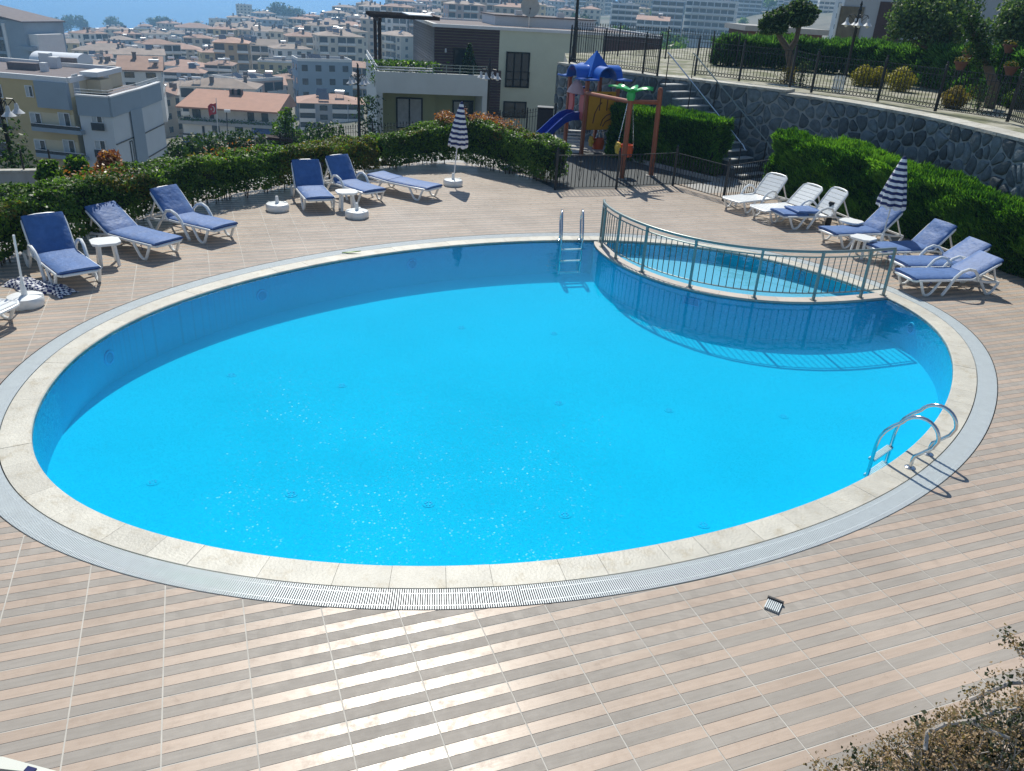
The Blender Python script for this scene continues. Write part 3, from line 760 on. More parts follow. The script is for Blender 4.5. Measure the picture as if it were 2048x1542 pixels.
# ------------------------------------------------------------------ side tables, parasol bases, parasols
def side_table():
    root = bpy.data.objects.new('side_table', None); C.objects.link(root)
    h = .43; pl = []
    for k in range(4):
        a = k*pi/2
        for q in (-.09, .09): pl.append((.245*cos(a+q)*1.0 if 0 else cos(a)*.235-sin(a)*q*1.6, sin(a)*.235+cos(a)*q*1.6))
    m_ = MB(); m_.prism([(p[0], p[1]) for p in pl], h-.02, h).prism([(p[0]*.96, p[1]*.96) for p in pl], h-.045, h-.0205); m_.build('tabletop', M['white_plastic'], root)
    for k in range(4):
        a = k*pi/2+pi/4; l = MB(); px_, py_ = .17*cos(a), .17*sin(a)
        l.bar((px_*.98, py_*.98, h-.03), (px_*1.22, py_*1.22, 0), .055, .03, (cos(a), sin(a), 0)); l.build('leg', M['white_plastic'], root)
    return root
st0 = None
for (x, y, rz, lab) in [(210, 481, .6, 'white plastic side table between the first two loungers on the left'), (693, 382, .4, 'white plastic side table in front of the steeply upright lounger'), (1703, 441, .75, 'farther white side table beside the lounger with folded cushion'), (1727, 474, .7, 'nearer white side table in front of the lounger under the parasol')]:
    P = G(x, y, .43); P.z = 0
    if st0 is None: st0 = side_table(); st0.location = P; st0.rotation_euler = (0, 0, rz); tag(st0, lab, 'side table', 'white side tables by the loungers')
    else: dup(st0, P, rz, lab)
def parasol_base(pole=.0, lean=(0, 0)):
    root = bpy.data.objects.new('parasol_stand', None); C.objects.link(root)
    prof = []; nb = 32
    m_ = MB(); vs = []; lv = [(.0, .245), (.03, .262), (.12, .262), (.15, .24), (.165, .17), (.17, .05)]
    for z, r in lv:
        for k in range(nb):
            a = 2*pi*k/nb; rr = r*(1-.10*(1 if (k % 8) in (0, 1) and z < .14 else 0)*(1 if r > .2 else 0)); vs.append((rr*cos(a), rr*sin(a), z))
    fs = []
    for i in range(len(lv)-1):
        for k in range(nb): k2 = (k+1) % nb; fs.append((i*nb+k, i*nb+k2, (i+1)*nb+k2, (i+1)*nb+k))
    fs += [tuple((len(lv)-1)*nb+k for k in range(nb)), tuple(range(nb-1, -1, -1))]
    m_.add(vs, fs); m_.build('water_tank', M['white_plastic'], root, True)
    MB().lathe([(.045, .165), (.04, .24), (.033, .30), (.03, .32)], 14).build('pole_socket', M['white_plastic'], root, True)
    g_ = MB()
    for k in range(3): a = k*2*pi/3+.4; g_.box((.15*cos(a), .15*sin(a), .166), (.2, .012, .012), a)
    g_.build('moulded_rib', M['white_plastic'], root)
    k_ = MB(); k_.lathe([(.03, .15), (.03, .182), (.02, .185)], 12, (.17, .06, 0)); k_.build('filler_cap', M['white_plastic'], root, True)
    return root
pb0 = None
for (x, y, rz, lab) in [(555, 415, .3, 'empty white parasol base farthest left of the two beside the narrow upright lounger'), (714, 429, 1.1, 'empty white parasol base in front of the middle side table'), (906, 366, .2, 'white base holding the closed striped parasol by the far hedge'), (1760, 492, .7, 'white base of the closed parasol half hidden by right hand loungers'), (52, 603, 2., 'white parasol base with a bare pole beside the crumpled cloth')]:
    P = G(x, y, .06); P.z = 0
    if pb0 is None: pb0 = parasol_base(); pb0.location = P; pb0.rotation_euler = (0, 0, rz); tag(pb0, lab, 'parasol base', 'white parasol bases')
    else: pb = dup(pb0, P, rz, lab)
    if x == 52: PB_L = P
    if x == 906: PB_F = P
    if x == 1760: PB_R = P
bp = thing('parasol_pole', 'bare white pole standing in the parasol base at the far left', 'pole', PB_L)
tp = AT(27, 470, PB_L.y)-PB_L
MB().tube([(0, 0, .2), tuple(Vector((0, 0, .2))+(tp-Vector((0, 0, .2)))*.5), tuple(tp)], .017, 8).build('tube', M['white_plastic'], bp, True)
MB().lathe([(.026, 0), (.026, .06), (.018, .07)], 10, (0, 0, .32)).build('collar', M['white_plastic'], bp, True)
def parasol(base, tip_px, hem_px, label, rmax=.24, nst=9):
    tip = AT(*tip_px, base.y); L_ = (tip-base); root = thing('parasol', label, 'parasol', base, 0, 'closed striped parasols')
    hem = AT(*hem_px, base.y); f0 = (hem.z-base.z)/L_.z
    MB().tube([tuple(L_*.05), tuple(L_*.5), tuple(L_*.98)], .016, 8).build('pole', M['white_plastic'], root, True)
    MB().tube([tuple(L_*.97), tuple(L_*1.0)], [.022, .008], 8).build('finial', M['white_plastic'], root, True)
    ax = L_.normalized(); ux = ax.cross(Vector((0, 1, 0))).normalized(); uy = ux.cross(ax)
    m_ = MB(); NR, NA = nst*4, 48; vs = []
    for i in range(NR+1):
        f = i/NR; r = .018+(rmax-.018)*(f**.72)*(1-.10*max(0, f-.85)/.15)
        for k in range(NA):
            a = 2*pi*k/NA; fold = 1+.20*f*cos(8*a+.7*f*3)+.10*f*cos(5*a+1+f*4)
            dz = 0 if i < NR else -.03*cos(8*a)
            p = L_*(1+(f0-1)*f) + (ux*cos(a)+uy*sin(a))*r*fold + ax*dz
            vs.append(p)
    for i in range(NR):
        m_.m = (i//2) % 2
        n0 = len(m_.v)
        if i == 0: m_.v += [tuple(p) for p in vs]
        for k in range(NA): k2 = (k+1) % NA; m_.f.append((i*NA+k, i*NA+k2, (i+1)*NA+k2, (i+1)*NA+k)); m_.mi.append((i//2+1) % 2)
    o = m_.build('canopy', [M['white_cloth'], M['navy']], root, True)
    md = o.modifiers.new('cloth', 'SOLIDIFY'); md.thickness = .004
    strap = MB(); q = .62; strap.tube([L_*(1+(f0-1)*q)+(ux*cos(a)+uy*sin(a))*(rmax*(q**.72)*1.12) for a in [2*pi*k/20 for k in range(20)]], .008, 5, closed=True)
parasol(PB_F, (924, 203), (918, 293), 'closed navy and white striped parasol standing by the far hedge corner', .25)
parasol(PB_R, (1810, 312), (1790, 415), 'closed navy and white striped parasol standing by the right hedge', .29)
# the crumpled chequered cloth on the floor: a folded parasol canopy
M['check'], t, b = newmat('striped_canopy_cloth')
tc = N(t, 'ShaderNodeTexCoord'); wv = N(t, 'ShaderNodeTexChecker'); wv.inputs['Scale'].default_value = 26; wv.inputs['Color1'].default_value = (.015, .025, .12, 1); wv.inputs['Color2'].default_value = (.75, .75, .76, 1)
nz = N(t, 'ShaderNodeTexNoise'); nz.inputs['Scale'].default_value = 5; mxv = N(t, 'ShaderNodeVectorMath', operation='SCALE'); mxv.inputs['Scale'].default_value = .1; ad = N(t, 'ShaderNodeVectorMath', operation='ADD')
t.links.new(tc.outputs['UV'], ad.inputs[0]); t.links.new(tc.outputs['Object'], nz.inputs[0]); t.links.new(nz.outputs['Color'], mxv.inputs[0]); t.links.new(mxv.outputs[0], ad.inputs[1]); t.links.new(ad.outputs[0], wv.inputs[0]); t.links.new(wv.outputs[0], b.inputs['Base Color']); b.inputs['Roughness'].default_value = .85
a, b2 = G(22, 566), G(142, 590); d = (b2-a); L_ = d.length; NU, NV = 44, 18; vs = []; fs = []
ph = [random.uniform(0, 6) for _ in range(8)]
for i in range(NU+1):
    for j in range(NV+1):
        u = i/NU; v = j/NV; wdt = .17+.05*sin(u*5)+.10*max(0, u-.65)*2
        rid = .045*abs(sin(v*9+ph[0]+u*2.2))+.03*abs(sin(v*17+u*9+ph[1]))+.05*max(0, u-.6)*abs(sin(u*40+v*11))
        env = sin(pi*min(1, max(0, v)))**.5*min(1, u*8+.1)*min(1, (1-u)*6+.1)
        vs.append((u*L_+.03*sin(v*14+u*7), (v-.5)*2*wdt+.03*sin(u*19+ph[2]), .008+(rid+.05)*env))
for i in range(NU):
    for j in range(NV): q = i*(NV+1)+j; fs.append((q, q+NV+1, q+NV+2, q+1))
m_ = MB(); m_.add(vs, fs); o = m_.build('parasol_canopy', M['check'], None, True); o.location = a; o.rotation_euler = (0, 0, math.atan2(d.y, d.x))
uv = o.data.uv_layers.new(name='UVMap')
for l in o.data.loops: vi = l.vertex_index; 
_co = {}
for l in o.data.loops:
    co = o.data.vertices[l.vertex_index].co; uv.data[l.index].uv = (co.x*.75, (co.y+co.z*.8)*.75)
tag(o, 'crumpled navy and white canopy cloth lying on the floor by the bare pole', 'canopy cloth')
# odd bits on the deck
P0 = G(1527, 1216); P1 = G(1557, 1228); dd = (P1-P0); rz = math.atan2(dd.y, dd.x)
go_ = thing('grating_piece', 'loose offcut of white slatted grating with a dark edge lying on the tiles', 'grating', P0, rz); L_ = dd.length
MB().box((L_/2, .135, .022), (L_+.01, .02, .03)).build('edge_bar', M['black'], go_)
me = MB().box((0, 0, 0), (.0095, .13, .018)).mesh('slat', M['grate'])
for k in range(8): inst('slat', me, go_, (L_*(k+.5)/8, .06, .014))
MB().box((L_/2, .06, .002), (L_*.96, .1, .003)).build('underside', M['gutter'], go_)
P0 = G(684, 507); lf = thing('green_noodle', 'small green leaf curled on the pool rim at the far left side', 'leaf', P0, .25)
M['leafgreen'] = mat('fresh_leaf', (.16, .32, .03), .5)
m_ = MB(); vs = []
for i in range(9):
    u = i/8; wd = .03*sin(pi*min(1, u*1.05+.02))+.004
    for s_ in (-1, 0, 1): vs.append((u*.36, s_*wd, .012+.03*u*u+.012*abs(s_)))
fs = []
for i in range(8): fs += [(i*3, i*3+3, i*3+4, i*3+1), (i*3+1, i*3+4, i*3+5, i*3+2)]
m_.add(vs, fs); o = m_.build('blade', M['leafgreen'], lf); md = o.modifiers.new('s', 'SOLIDIFY'); md.thickness = .004; lf.name = 'fallen_leaf'
# dark bollard lights by the left hedge; the third is added for a dark block
bl0 = None
for (x, y, lab) in [(203, 440, 'small dark bollard light in the left hedge behind the second lounger'), (642, 372, 'small dark bollard light in the hedge between the two upright loungers'), (1655, 452, 'small dark column added for a dark block beside the lounger with the folded cushion')]:
    P = G(x, y)
    if bl0 is None:
        bl0 = thing('bollard_light', lab, 'bollard', P, 0, 'dark bollard lights by the hedges'); MB().lathe([(.07, 0), (.07, .52), (.06, .525)], 14).build('column', M['iron'], bl0, True); MB().lathe([(.095, .53), (.095, .57), (.07, .60)], 14).build('cap', M['iron'], bl0, True)
        MB().lathe([(.055, .45), (.055, .535)], 12).build('lamp_glass', M['glass'], bl0)
    else: dup(bl0, P, 0, lab)
# ================================================================== hedges
LG_ = [(.018, .046, .010), (.040, .095, .016), (.078, .16, .022), (.15, .245, .035)]
M['leaf'] = leafmat('hedge_leaf', LG_, .5, .42, .3)
M['leaf_bronze'] = leafmat('bronze_leaf', [(.05, .075, .012), (.12, .11, .02), (.20, .15, .03)], .5, .45, .3)
M['leaf_red'] = leafmat('new_red_leaf', [(.22, .05, .02), (.36, .12, .03), (.30, .17, .05)], .45, .4, .4)
M['cypress'] = leafmat('cypress_sprig', [(.012, .045, .010), (.028, .095, .014), (.06, .17, .02), (.11, .25, .03)], .42, .5, .25)
M['cypress_new'] = leafmat('cypress_new_growth', [(.05, .14, .018), (.10, .24, .03), (.17, .33, .05)], .45, .5, .25)
M['leaf_new'] = leafmat('light_new_leaf', [(.05, .11, .018), (.11, .21, .03), (.19, .30, .05)], .5, .42, .3)
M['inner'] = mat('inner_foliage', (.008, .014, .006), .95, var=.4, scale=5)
def polyl(pts, ds):
    P = np.array(pts, float); s = np.concatenate([[0], np.cumsum(np.linalg.norm(np.diff(P[:, :2], axis=0), axis=1))])
    nn = max(2, int(s[-1]/ds)+1); u = np.linspace(0, s[-1], nn)
    Q = np.stack([np.interp(u, s, P[:, k]) for k in range(P.shape[1])], 1); return Q, u, s[-1]
def hedge(label, cat, front, t_, h0, h1, mats, size, dens, side, leggy=0., cyp=False, redtop=None, bronze=None, name='hedge', zb=0., rough_=.07, asp=.55, hprof=None):
    """front = line of the foot facing the pool; the hedge is t_ thick on the other side (side=+1 left of the line, -1 right)"""
    root = thing(name, label, cat, (front[0][0], front[0][1], zb)); o0 = Vector(root.location)
    Q, u, Lh = polyl(front, .12)
    T = np.gradient(Q[:, :2], axis=0); T /= np.linalg.norm(T, axis=1)[:, None]; Nn = np.stack([-T[:, 1], T[:, 0]], 1)*side
    hh = np.interp(u, [0, Lh], [h0, h1]) if not hprof else np.interp(u/Lh, [q[0] for q in hprof], [q[1] for q in hprof])
    def at_(sv_, dep): 
        i = np.clip(sv_/Lh*(len(Q)-1), 0, len(Q)-1.001); k = i.astype(int); f = (i-k)[:, None]
        p = Q[k, :2]*(1-f)+Q[k+1, :2]*f; nn = Nn[k]; return p+nn*dep[:, None], nn, T[k], np.interp(sv_, u, hh)
    # wobble of the clipped surface
    def wob(a, b2): return rough_*(np.sin(a*2.1+b2*1.3)+.7*np.sin(a*4.7-b2*2.9+1)+.5*np.sin(a*9.1+b2*7.3))
    # inner core
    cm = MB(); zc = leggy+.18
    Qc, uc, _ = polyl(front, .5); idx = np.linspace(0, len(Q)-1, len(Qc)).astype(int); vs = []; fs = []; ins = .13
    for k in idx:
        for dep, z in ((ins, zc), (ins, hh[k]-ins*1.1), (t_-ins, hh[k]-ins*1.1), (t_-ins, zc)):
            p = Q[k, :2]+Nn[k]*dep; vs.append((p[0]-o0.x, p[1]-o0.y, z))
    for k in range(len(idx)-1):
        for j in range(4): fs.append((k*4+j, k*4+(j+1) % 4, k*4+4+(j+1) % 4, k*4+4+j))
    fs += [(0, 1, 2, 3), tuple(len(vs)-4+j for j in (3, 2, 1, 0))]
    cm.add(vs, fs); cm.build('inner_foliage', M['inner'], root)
    P = []; NV = []
    def pushf(nf, dep0, sgn):
        s_ = RNG.random(nf)*Lh; z = leggy*(.6+.8*RNG.random(nf)) + RNG.random(nf)**.85*1.0*(1); p, nn, tt, hv = at_(s_, np.full(nf, dep0))
        z = leggy*.8 + (hv-leggy*.8)*RNG.random(nf)
        bul = wob(s_, z*3)+np.abs(RNG.normal(0, .05, nf))*-1+.03
        p = p - nn*(bul*sgn)[:, None] 
        P.append(np.column_stack([p, z])); NV.append(np.column_stack([-nn*sgn, np.full(nf, .55)]))
    nf = int(Lh*h0*dens); pushf(nf, 0., 1); pushf(int(nf*.35), t_, -1)
    ntop = int(Lh*t_*dens*1.15); s_ = RNG.random(ntop)*Lh; dp = RNG.random(ntop)*t_; p, nn, tt, hv = at_(s_, dp)
    z = hv + wob(s_, dp*3)*.8 - np.abs(RNG.normal(0, .06, ntop))+.02 - .10*np.maximum(0, np.abs(dp/t_-.5)*2-.7)
    P.append(np.column_stack([p, z])); NV.append(np.column_stack([nn*0, np.ones(ntop)]))
    for end, sg in ((0., -1), (Lh, 1)):
        ne = int(t_*h0*dens*1.2); dp = RNG.random(ne)*t_; p, nn, tt, hv = at_(np.full(ne, end), dp); z = leggy*.8+(hv-leggy*.8)*RNG.random(ne)
        p = p + tt*(sg*(wob(dp*2, z*3)+.02))[:, None]; P.append(np.column_stack([p, z])); NV.append(np.column_stack([tt*sg, np.full(ne, .5)]))
    P = np.vstack(P); NV = np.vstack(NV)
    if cyp: NV = np.column_stack([NV[:, :2]*.8, NV[:, 2]])
    mi = np.zeros(len(P), int)
    cl_ = np.sin(P[:, 0]*3.1+P[:, 2]*4)+np.sin(P[:, 1]*3.7-P[:, 2]*3+1)+np.sin(P[:, 0]*7.3+P[:, 1]*6.1)*.7+RNG.normal(0, .5, len(P))
    if bronze: 
        a, b2, th = bronze; sx = P[:, 0]; mi[(sx > a) & (sx < b2) & (RNG.random(len(P)) < th)] = 1
    if len(mats) > 3:
        dead = np.sin(P[:, 0]*1.7+2)+np.sin(P[:, 1]*2.3+P[:, 2]*3)+np.sin(P[:, 0]*5.1-P[:, 1]*4.3)*.6; mi[(dead > 1.35) & (RNG.random(len(P)) < .55)] = 1
    if len(mats) > 3: mi[(cl_ > .8) & (mi == 0)] = 3
    if redtop:
        for (rx, ry, rr, th) in redtop:
            q = (np.hypot(P[:, 0]-rx, P[:, 1]-ry) < rr) & (P[:, 2] > np.mean(h0)*.80) & (RNG.random(len(P)) < th); mi[q] = 2; P[q, 2] += RNG.random(q.sum())*.22
    P[:, 0] -= o0.x; P[:, 1] -= o0.y
    if not cyp: leafmesh('foliage', P, NV, size, mats, root, asp, .55, .25, mi)
    else:
        # sprigs point up and outwards: long thin quads along the normal
        n_ = len(P); D = NV + RNG.normal(0, .35, (n_, 3)); D[:, 2] = np.abs(D[:, 2])*1.1+.25; D /= np.linalg.norm(D, axis=1)[:, None]
        a = RNG.normal(size=(n_, 3)); S = np.cross(D, a); S /= np.linalg.norm(S, axis=1)[:, None]
        ln = size*(.6+.9*RNG.random(n_)+.35*np.maximum(0, cl_)*RNG.random(n_))[:, None]; wd = size*.2
        q = np.stack([P-S*wd*.7, P+S*wd*.7, P+D*ln+S*wd*.35, P+D*ln-S*wd*.35], 1).reshape(-1, 3)
        me = bpy.data.meshes.new('foliage'); me.vertices.add(4*n_); me.vertices.foreach_set('co', q.astype(np.float32).ravel())
        me.loops.add(4*n_); me.loops.foreach_set('vertex_index', np.arange(4*n_, dtype=np.int32)); me.polygons.add(n_); me.polygons.foreach_set('loop_start', np.arange(0, 4*n_, 4, dtype=np.int32))
        for m_ in mats: me.materials.append(m_)
        if len(mats) > 1: me.polygons.foreach_set('material_index', (cl_ > .45).astype(np.int32))
        me.update(calc_edges=True); o = bpy.data.objects.new('foliage', me); C.objects.link(o); o.parent = root; o['kind'] = 'stuff'
    if leggy:
        st = MB()
        for _ in range(int(Lh*9)):
            s1 = np.array([random.random()*Lh]); p, nn, tt, hv = at_(s1, np.array([t_*(.25+.5*random.random())])); p = p[0]-np.array([o0.x, o0.y])
            q = p+np.array([random.gauss(0, .1), random.gauss(0, .1)]); st.tube([(p[0], p[1], -.3), ((p[0]+q[0])/2, (p[1]+q[1])/2, .2), (q[0], q[1], .75)], [.016, .012, .008], 5, cap=False)
        st.build('stem', M['bark'], root, kind='stuff')
    return root
HM = [M['leaf'], M['leaf_bronze'], M['leaf_red'], M['leaf_new']]
HL = [(-10.6, 8.6), (-9.3, 11.1), (-8.62, 12.9), (-7.9, 15.2), (-7.05, 17.7), (-5.35, 20.3), (-4.1, 22.3)]
hedge('long clipped green hedge along the left side behind the loungers', 'hedge', HL, .8, 1.24, .92, HM, .034, 1500, 1, .26, bronze=(-5.9, -4.0, .5), redtop=[(-6.9, 18.6, .9, .08), (-8.3, 15.4, .7, .06)])
HC = [(-4.0, 22.55), (-3.0, 23.6), (-2.0, 24.45), (-.6, 23.4), (.95, 22.0)]
HC = [(-4.05, 22.75), (-3.0, 23.7), (-2.0, 24.4), (-.55, 23.25), (.62, 22.28)]
hedge('clipped green hedge with reddish shoots wrapping the far corner by the playground', 'hedge', HC, .85, 1.1, 1.1, HM, .034, 2000, 1, .22, hprof=[(0, .88), (.14, .92), (.32, 1.15), (.5, 1.28), (.6, 1.28), (.78, 1.2), (1, 1.06)], redtop=[(-2.3, 24.9, .5, .6), (-1.3, 24.8, .6, .45), (-.6, 24.4, .5, .3)])
HR = [(6.95, 23.35), (7.6, 22.0), (8.55, 20.1), (9.45, 18.0), (10.5, 15.7), (11.6, 13.1), (13.2, 9.3)]
hedge('tall bright green cypress hedge along the right side behind the loungers', 'hedge', HR, .9, 1.5, 1.3, [M['cypress'], M['cypress_new']], .10, 3200, 1, 0, True, rough_=.085, hprof=[(0, 1.56), (.146, 1.58), (.226, 1.5), (.314, 1.44), (.41, 1.3), (.73, 1.25), (1, 1.25)])
HP = [(2.75, 27.6), (4.4, 26.1), (5.6, 25.05)]
hedge('dark green cypress hedge behind the playground swings', 'hedge', HP, .95, 1.58, 1.6, [M['cypress'], M['cypress_new']], .10, 2800, 1, 0, True, rough_=.06)

# ================================================================== stone retaining wall
WL = [(1.0, 32.3), (2.9, 29.75), (4.2, 28.7), (5.4, 28.35), (6.6, 27.15), (8.6, 25.6), (9.6, 23.9), (10.44, 21.9), (10.95, 18.6), (11.2, 15.5), (11.3, 11)]
WT = 2.5
wall = thing('stone_wall', 'dark rubble stone retaining wall with pale mortar joints below the upper garden', 'stone wall', (WL[0][0], WL[0][1], 0)); wo = Vector(wall.location)
WQ, WU, WLEN = polyl(WL, .25)
def sm(Q, it=6):
    for _ in range(it): Q[1:-1] = (Q[:-2]+2*Q[1:-1]+Q[2:])/4
    return Q
WQ = sm(WQ.copy(), 8); WTn = np.gradient(WQ, axis=0); WTn /= np.linalg.norm(WTn, axis=1)[:, None]; WNn = np.stack([WTn[:, 1], -WTn[:, 0]], 1)   # towards the pool
if WNn[len(WQ)//2][1] > 0: WNn = -WNn
def wpt(s, z, off=0.):
    i = min(max(s/WLEN*(len(WQ)-1), 0), len(WQ)-1.001); k = int(i); f = i-k; p = WQ[k]*(1-f)+WQ[k+1]*f; nn = WNn[k]*(1-f)+WNn[k+1]*f
    return Vector((p[0]+nn[0]*off-wo.x, p[1]+nn[1]*off-wo.y, z))
M['mortar'] = mat('mortar', (.29, .315, .325), .9, var=.15, scale=5, bump=.4, bscale=30)
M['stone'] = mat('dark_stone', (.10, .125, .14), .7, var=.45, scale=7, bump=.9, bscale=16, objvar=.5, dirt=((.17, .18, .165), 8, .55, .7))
wm = MB(); nq = len(WQ); vs = []; fs = []
zt = lambda s: 2.54 if s < 9.4 else 2.45
for k in range(nq):
    s = k/(nq-1)*WLEN
    for off, z in ((0, -1.2), (0, zt(s)-.06), (-.55, zt(s)-.06), (-.55, -1.2)): vs.append(wpt(s, z, off))
for k in range(nq-1):
    for j in range(4): fs.append((k*4+j, k*4+4+j, k*4+4+(j+1) % 4, k*4+(j+1) % 4))
fs += [(3, 2, 1, 0), tuple(len(vs)-4+j for j in range(4))]
wm.add(vs, fs); wm.build('mortar_core', M['mortar'], wall)
pts = []; cs = .36; rows = int((WT-(-.3))/cs)
for r_ in range(rows+1):
    for c_ in range(int(WLEN/cs)+1):
        pts.append((c_*cs+(.5*cs if r_ % 2 else 0)+random.uniform(-.18, .18), -.25+r_*cs*.98+random.uniform(-.17, .17)))
pts = np.array(pts); cells = []
for i, p in enumerate(pts):
    if p[1] > 2.5: continue
    poly = [(p[0]-.6, -.4), (p[0]+.6, -.4), (p[0]+.6, zt(p[0])-.055), (p[0]-.6, zt(p[0])-.055)]
    dd = np.hypot(*(pts-p).T); nb = np.argsort(dd)[1:22]
    for j in nb:
        q = pts[j]; m_ = (p+q)/2; v = p-q; poly = clip_half(poly, m_, v)
        if len(poly) < 3: break
    if len(poly) < 3: continue
    cells.append((p, poly))
def stone_mb(p, poly):
    P_ = np.array(poly); c_ = P_.mean(0)
    if np.ptp(P_[:, 0]) < .1 or np.ptp(P_[:, 1]) < .08: return None
    q = []
    L_ = len(P_)
    for k in range(L_):
        a, b2 = P_[k], P_[(k+1) % L_]; q += [a*.72+b2*.28, a*.28+b2*.72]
    q = np.array(q); d = q-c_; r = np.linalg.norm(d, axis=1)[:, None]; q = c_+d*np.maximum(.55, (r-.024)/np.maximum(r, 1e-6)); ang = random.uniform(.7, 1)
    mb = MB(); K = len(q); vs = []; dep = random.uniform(.035, .065)
    for sc_, off in ((1., -.01), (.97, dep*.5), (.80, dep), (.45, dep*1.12)):
        for k in range(K):
            pp = c_+(q[k]-c_)*sc_; vs.append(wpt(pp[0], pp[1], off+random.uniform(-.006, .006)*(off > 0)))
    fs = []
    for r_ in range(3):
        for k in range(K): k2 = (k+1) % K; fs.append((r_*K+k, r_*K+k2, (r_+1)*K+k2, (r_+1)*K+k))
    fs.append(tuple(3*K+k for k in range(K))); mb.add(vs, fs); return mb
vis = lambda p: (p[1] > 1.0 and p[0] > 4.5) or (p[1] > .2 and p[0] <= 4.5)
cells.sort(key=lambda c: (not vis(c[0]), -c[0][0] if False else 0))
rest_s = MB(); ns_ = 0
for p, poly in cells:
    if p[0] > WLEN-3.2: 
        tgt = rest_s
    mb = stone_mb(p, poly)
    if mb is None: continue
    if ns_ < 300 and vis(p) and p[0] < WLEN-3.2: mb.build('stone', M['stone'], wall, True); ns_ += 1
    else: rest_s.add(mb.v, mb.f)
rest_s.build('stone', M['stone'], wall, kind='stuff')
# dark drain holes
dh = None
for (s, z) in [(11.0, 1.9), (12.9, 2.0), (14.2, 1.95), (9.9, 1.5)]:
    a = wpt(s, z, .03); m_ = MB().tube([wpt(s, z, .05), wpt(s, z, -.2)], .055, 12); m_.build('weep_hole', M['black'], wall)
# capping slabs on the wall
M['cap'] = mat('cap_stone', (.50, .48, .42), .85, var=.25, scale=5, bump=.7, bscale=16, objvar=.15, dirt=((.22, .20, .16), 5, .48, .75))
s = 0
GATE = (4.05, 5.45)
while s < WLEN-.3:
    e = min(s+random.uniform(.75, 1.05), WLEN)
    if s < 9.4 < e: e = 9.4
    z = zt((s+e)/2); m_ = MB(); vs = []
    KK = [s+.006+(e-s-.012)*k/3 for k in range(4)]
    for q in KK:
        for off, zz in ((.06+random.uniform(-.01, .01), z-.07), (.06, z), (-.66, z+.004), (-.66, z-.07)): vs.append(wpt(q, zz, off))
    fs = []
    for k in range(3):
        for j in range(4): fs.append((k*4+j, k*4+4+j, k*4+4+(j+1) % 4, k*4+(j+1) % 4))
    fs += [(3, 2, 1, 0), (12, 13, 14, 15)]
    m_.add(vs, fs); m_.build('cap_stone', M['cap'], wall); s = e
# ------------------------------------------------------------------ upper garden
M['terrace'] = mat('pale_gravel_paving', (.34, .32, .25), .95, var=.35, scale=2.2, bump=.5, bscale=20, dirt=((.11, .12, .045), .9, .44, .85))  # dark green blotches stand for low plants and shade, put into the colour
tb = [tuple(wpt(k/40*WLEN, 0, -.5)+wo) for k in range(41)]
terr = MB(); tp_ = [(p[0], p[1], 2.43) for p in tb]+[(60, 10, 2.43), (60, 60, 2.43), (14, 60, 2.43), (5, 46, 2.43), (1.5, 40, 2.43)]
terr.poly(tp_); struct(terr.build('terrace_ground', M['terrace']))
tw = MB()
for a, b2 in zip(tp_[40:], tp_[41:]+tp_[:1]): tw.quad(a, b2, (b2[0], b2[1], -6), (a[0], a[1], -6))
struct(tw.build('terrace_side_wall', M['concrete']))
# stair from the playground up to the gate
stair = thing('stone_stair', 'stone stair with sunlit treads climbing along the rubble wall to the garden gate', 'stair', (0, 0, 0))
TR_PX = [(1349,165.5),(1358,178.6),(1367.5,192),(1376.5,206),(1391,220),(1409,233)]
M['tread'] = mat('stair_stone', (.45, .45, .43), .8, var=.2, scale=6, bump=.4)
A0, A1 = Vector((4.82, 28.2, 2.36)), Vector((7.0, 25.35, .12)); nst = 13
dh_ = (A1-A0); dh_.z = 0; dh_.normalize(); sx = Vector((dh_.y, -dh_.x, 0))
for k in range(nst):
    p = A0+(A1-A0)*k/(nst-1); q = MB(); ang = math.atan2(dh_.y, dh_.x)
    q.box((p.x, p.y, p.z/2-.3), (.31, 1.15, p.z+.6-.05), ang); q.build('riser', M['stone'], stair)  # risers take the dark wall stone to imitate shade below the lit treads
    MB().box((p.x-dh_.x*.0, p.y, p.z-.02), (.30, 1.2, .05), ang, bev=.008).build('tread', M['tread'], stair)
for sg in (-1, 1):
    hr = MB(); b0 = A0+sx*.6*sg+Vector((0, 0, .0)); b1 = A1+sx*.6*sg
    hr.tube([b0+Vector((0, 0, .95)), b0-dh_*-.05+Vector((0, 0, .93)), b1+Vector((0, 0, .88)), b1+dh_*.12+Vector((0, 0, .75))], .02, 8); hr.build('handrail', M['steel'] if sg > 0 else M['railpaint'], stair, True)
    for f in (0.02, .33, .66, .98): b = b0+(b1-b0)*f; MB().bar(b+Vector((0, 0, -.02)), b+Vector((0, 0, .92)), .03).build('rail_post', M['iron'], stair)

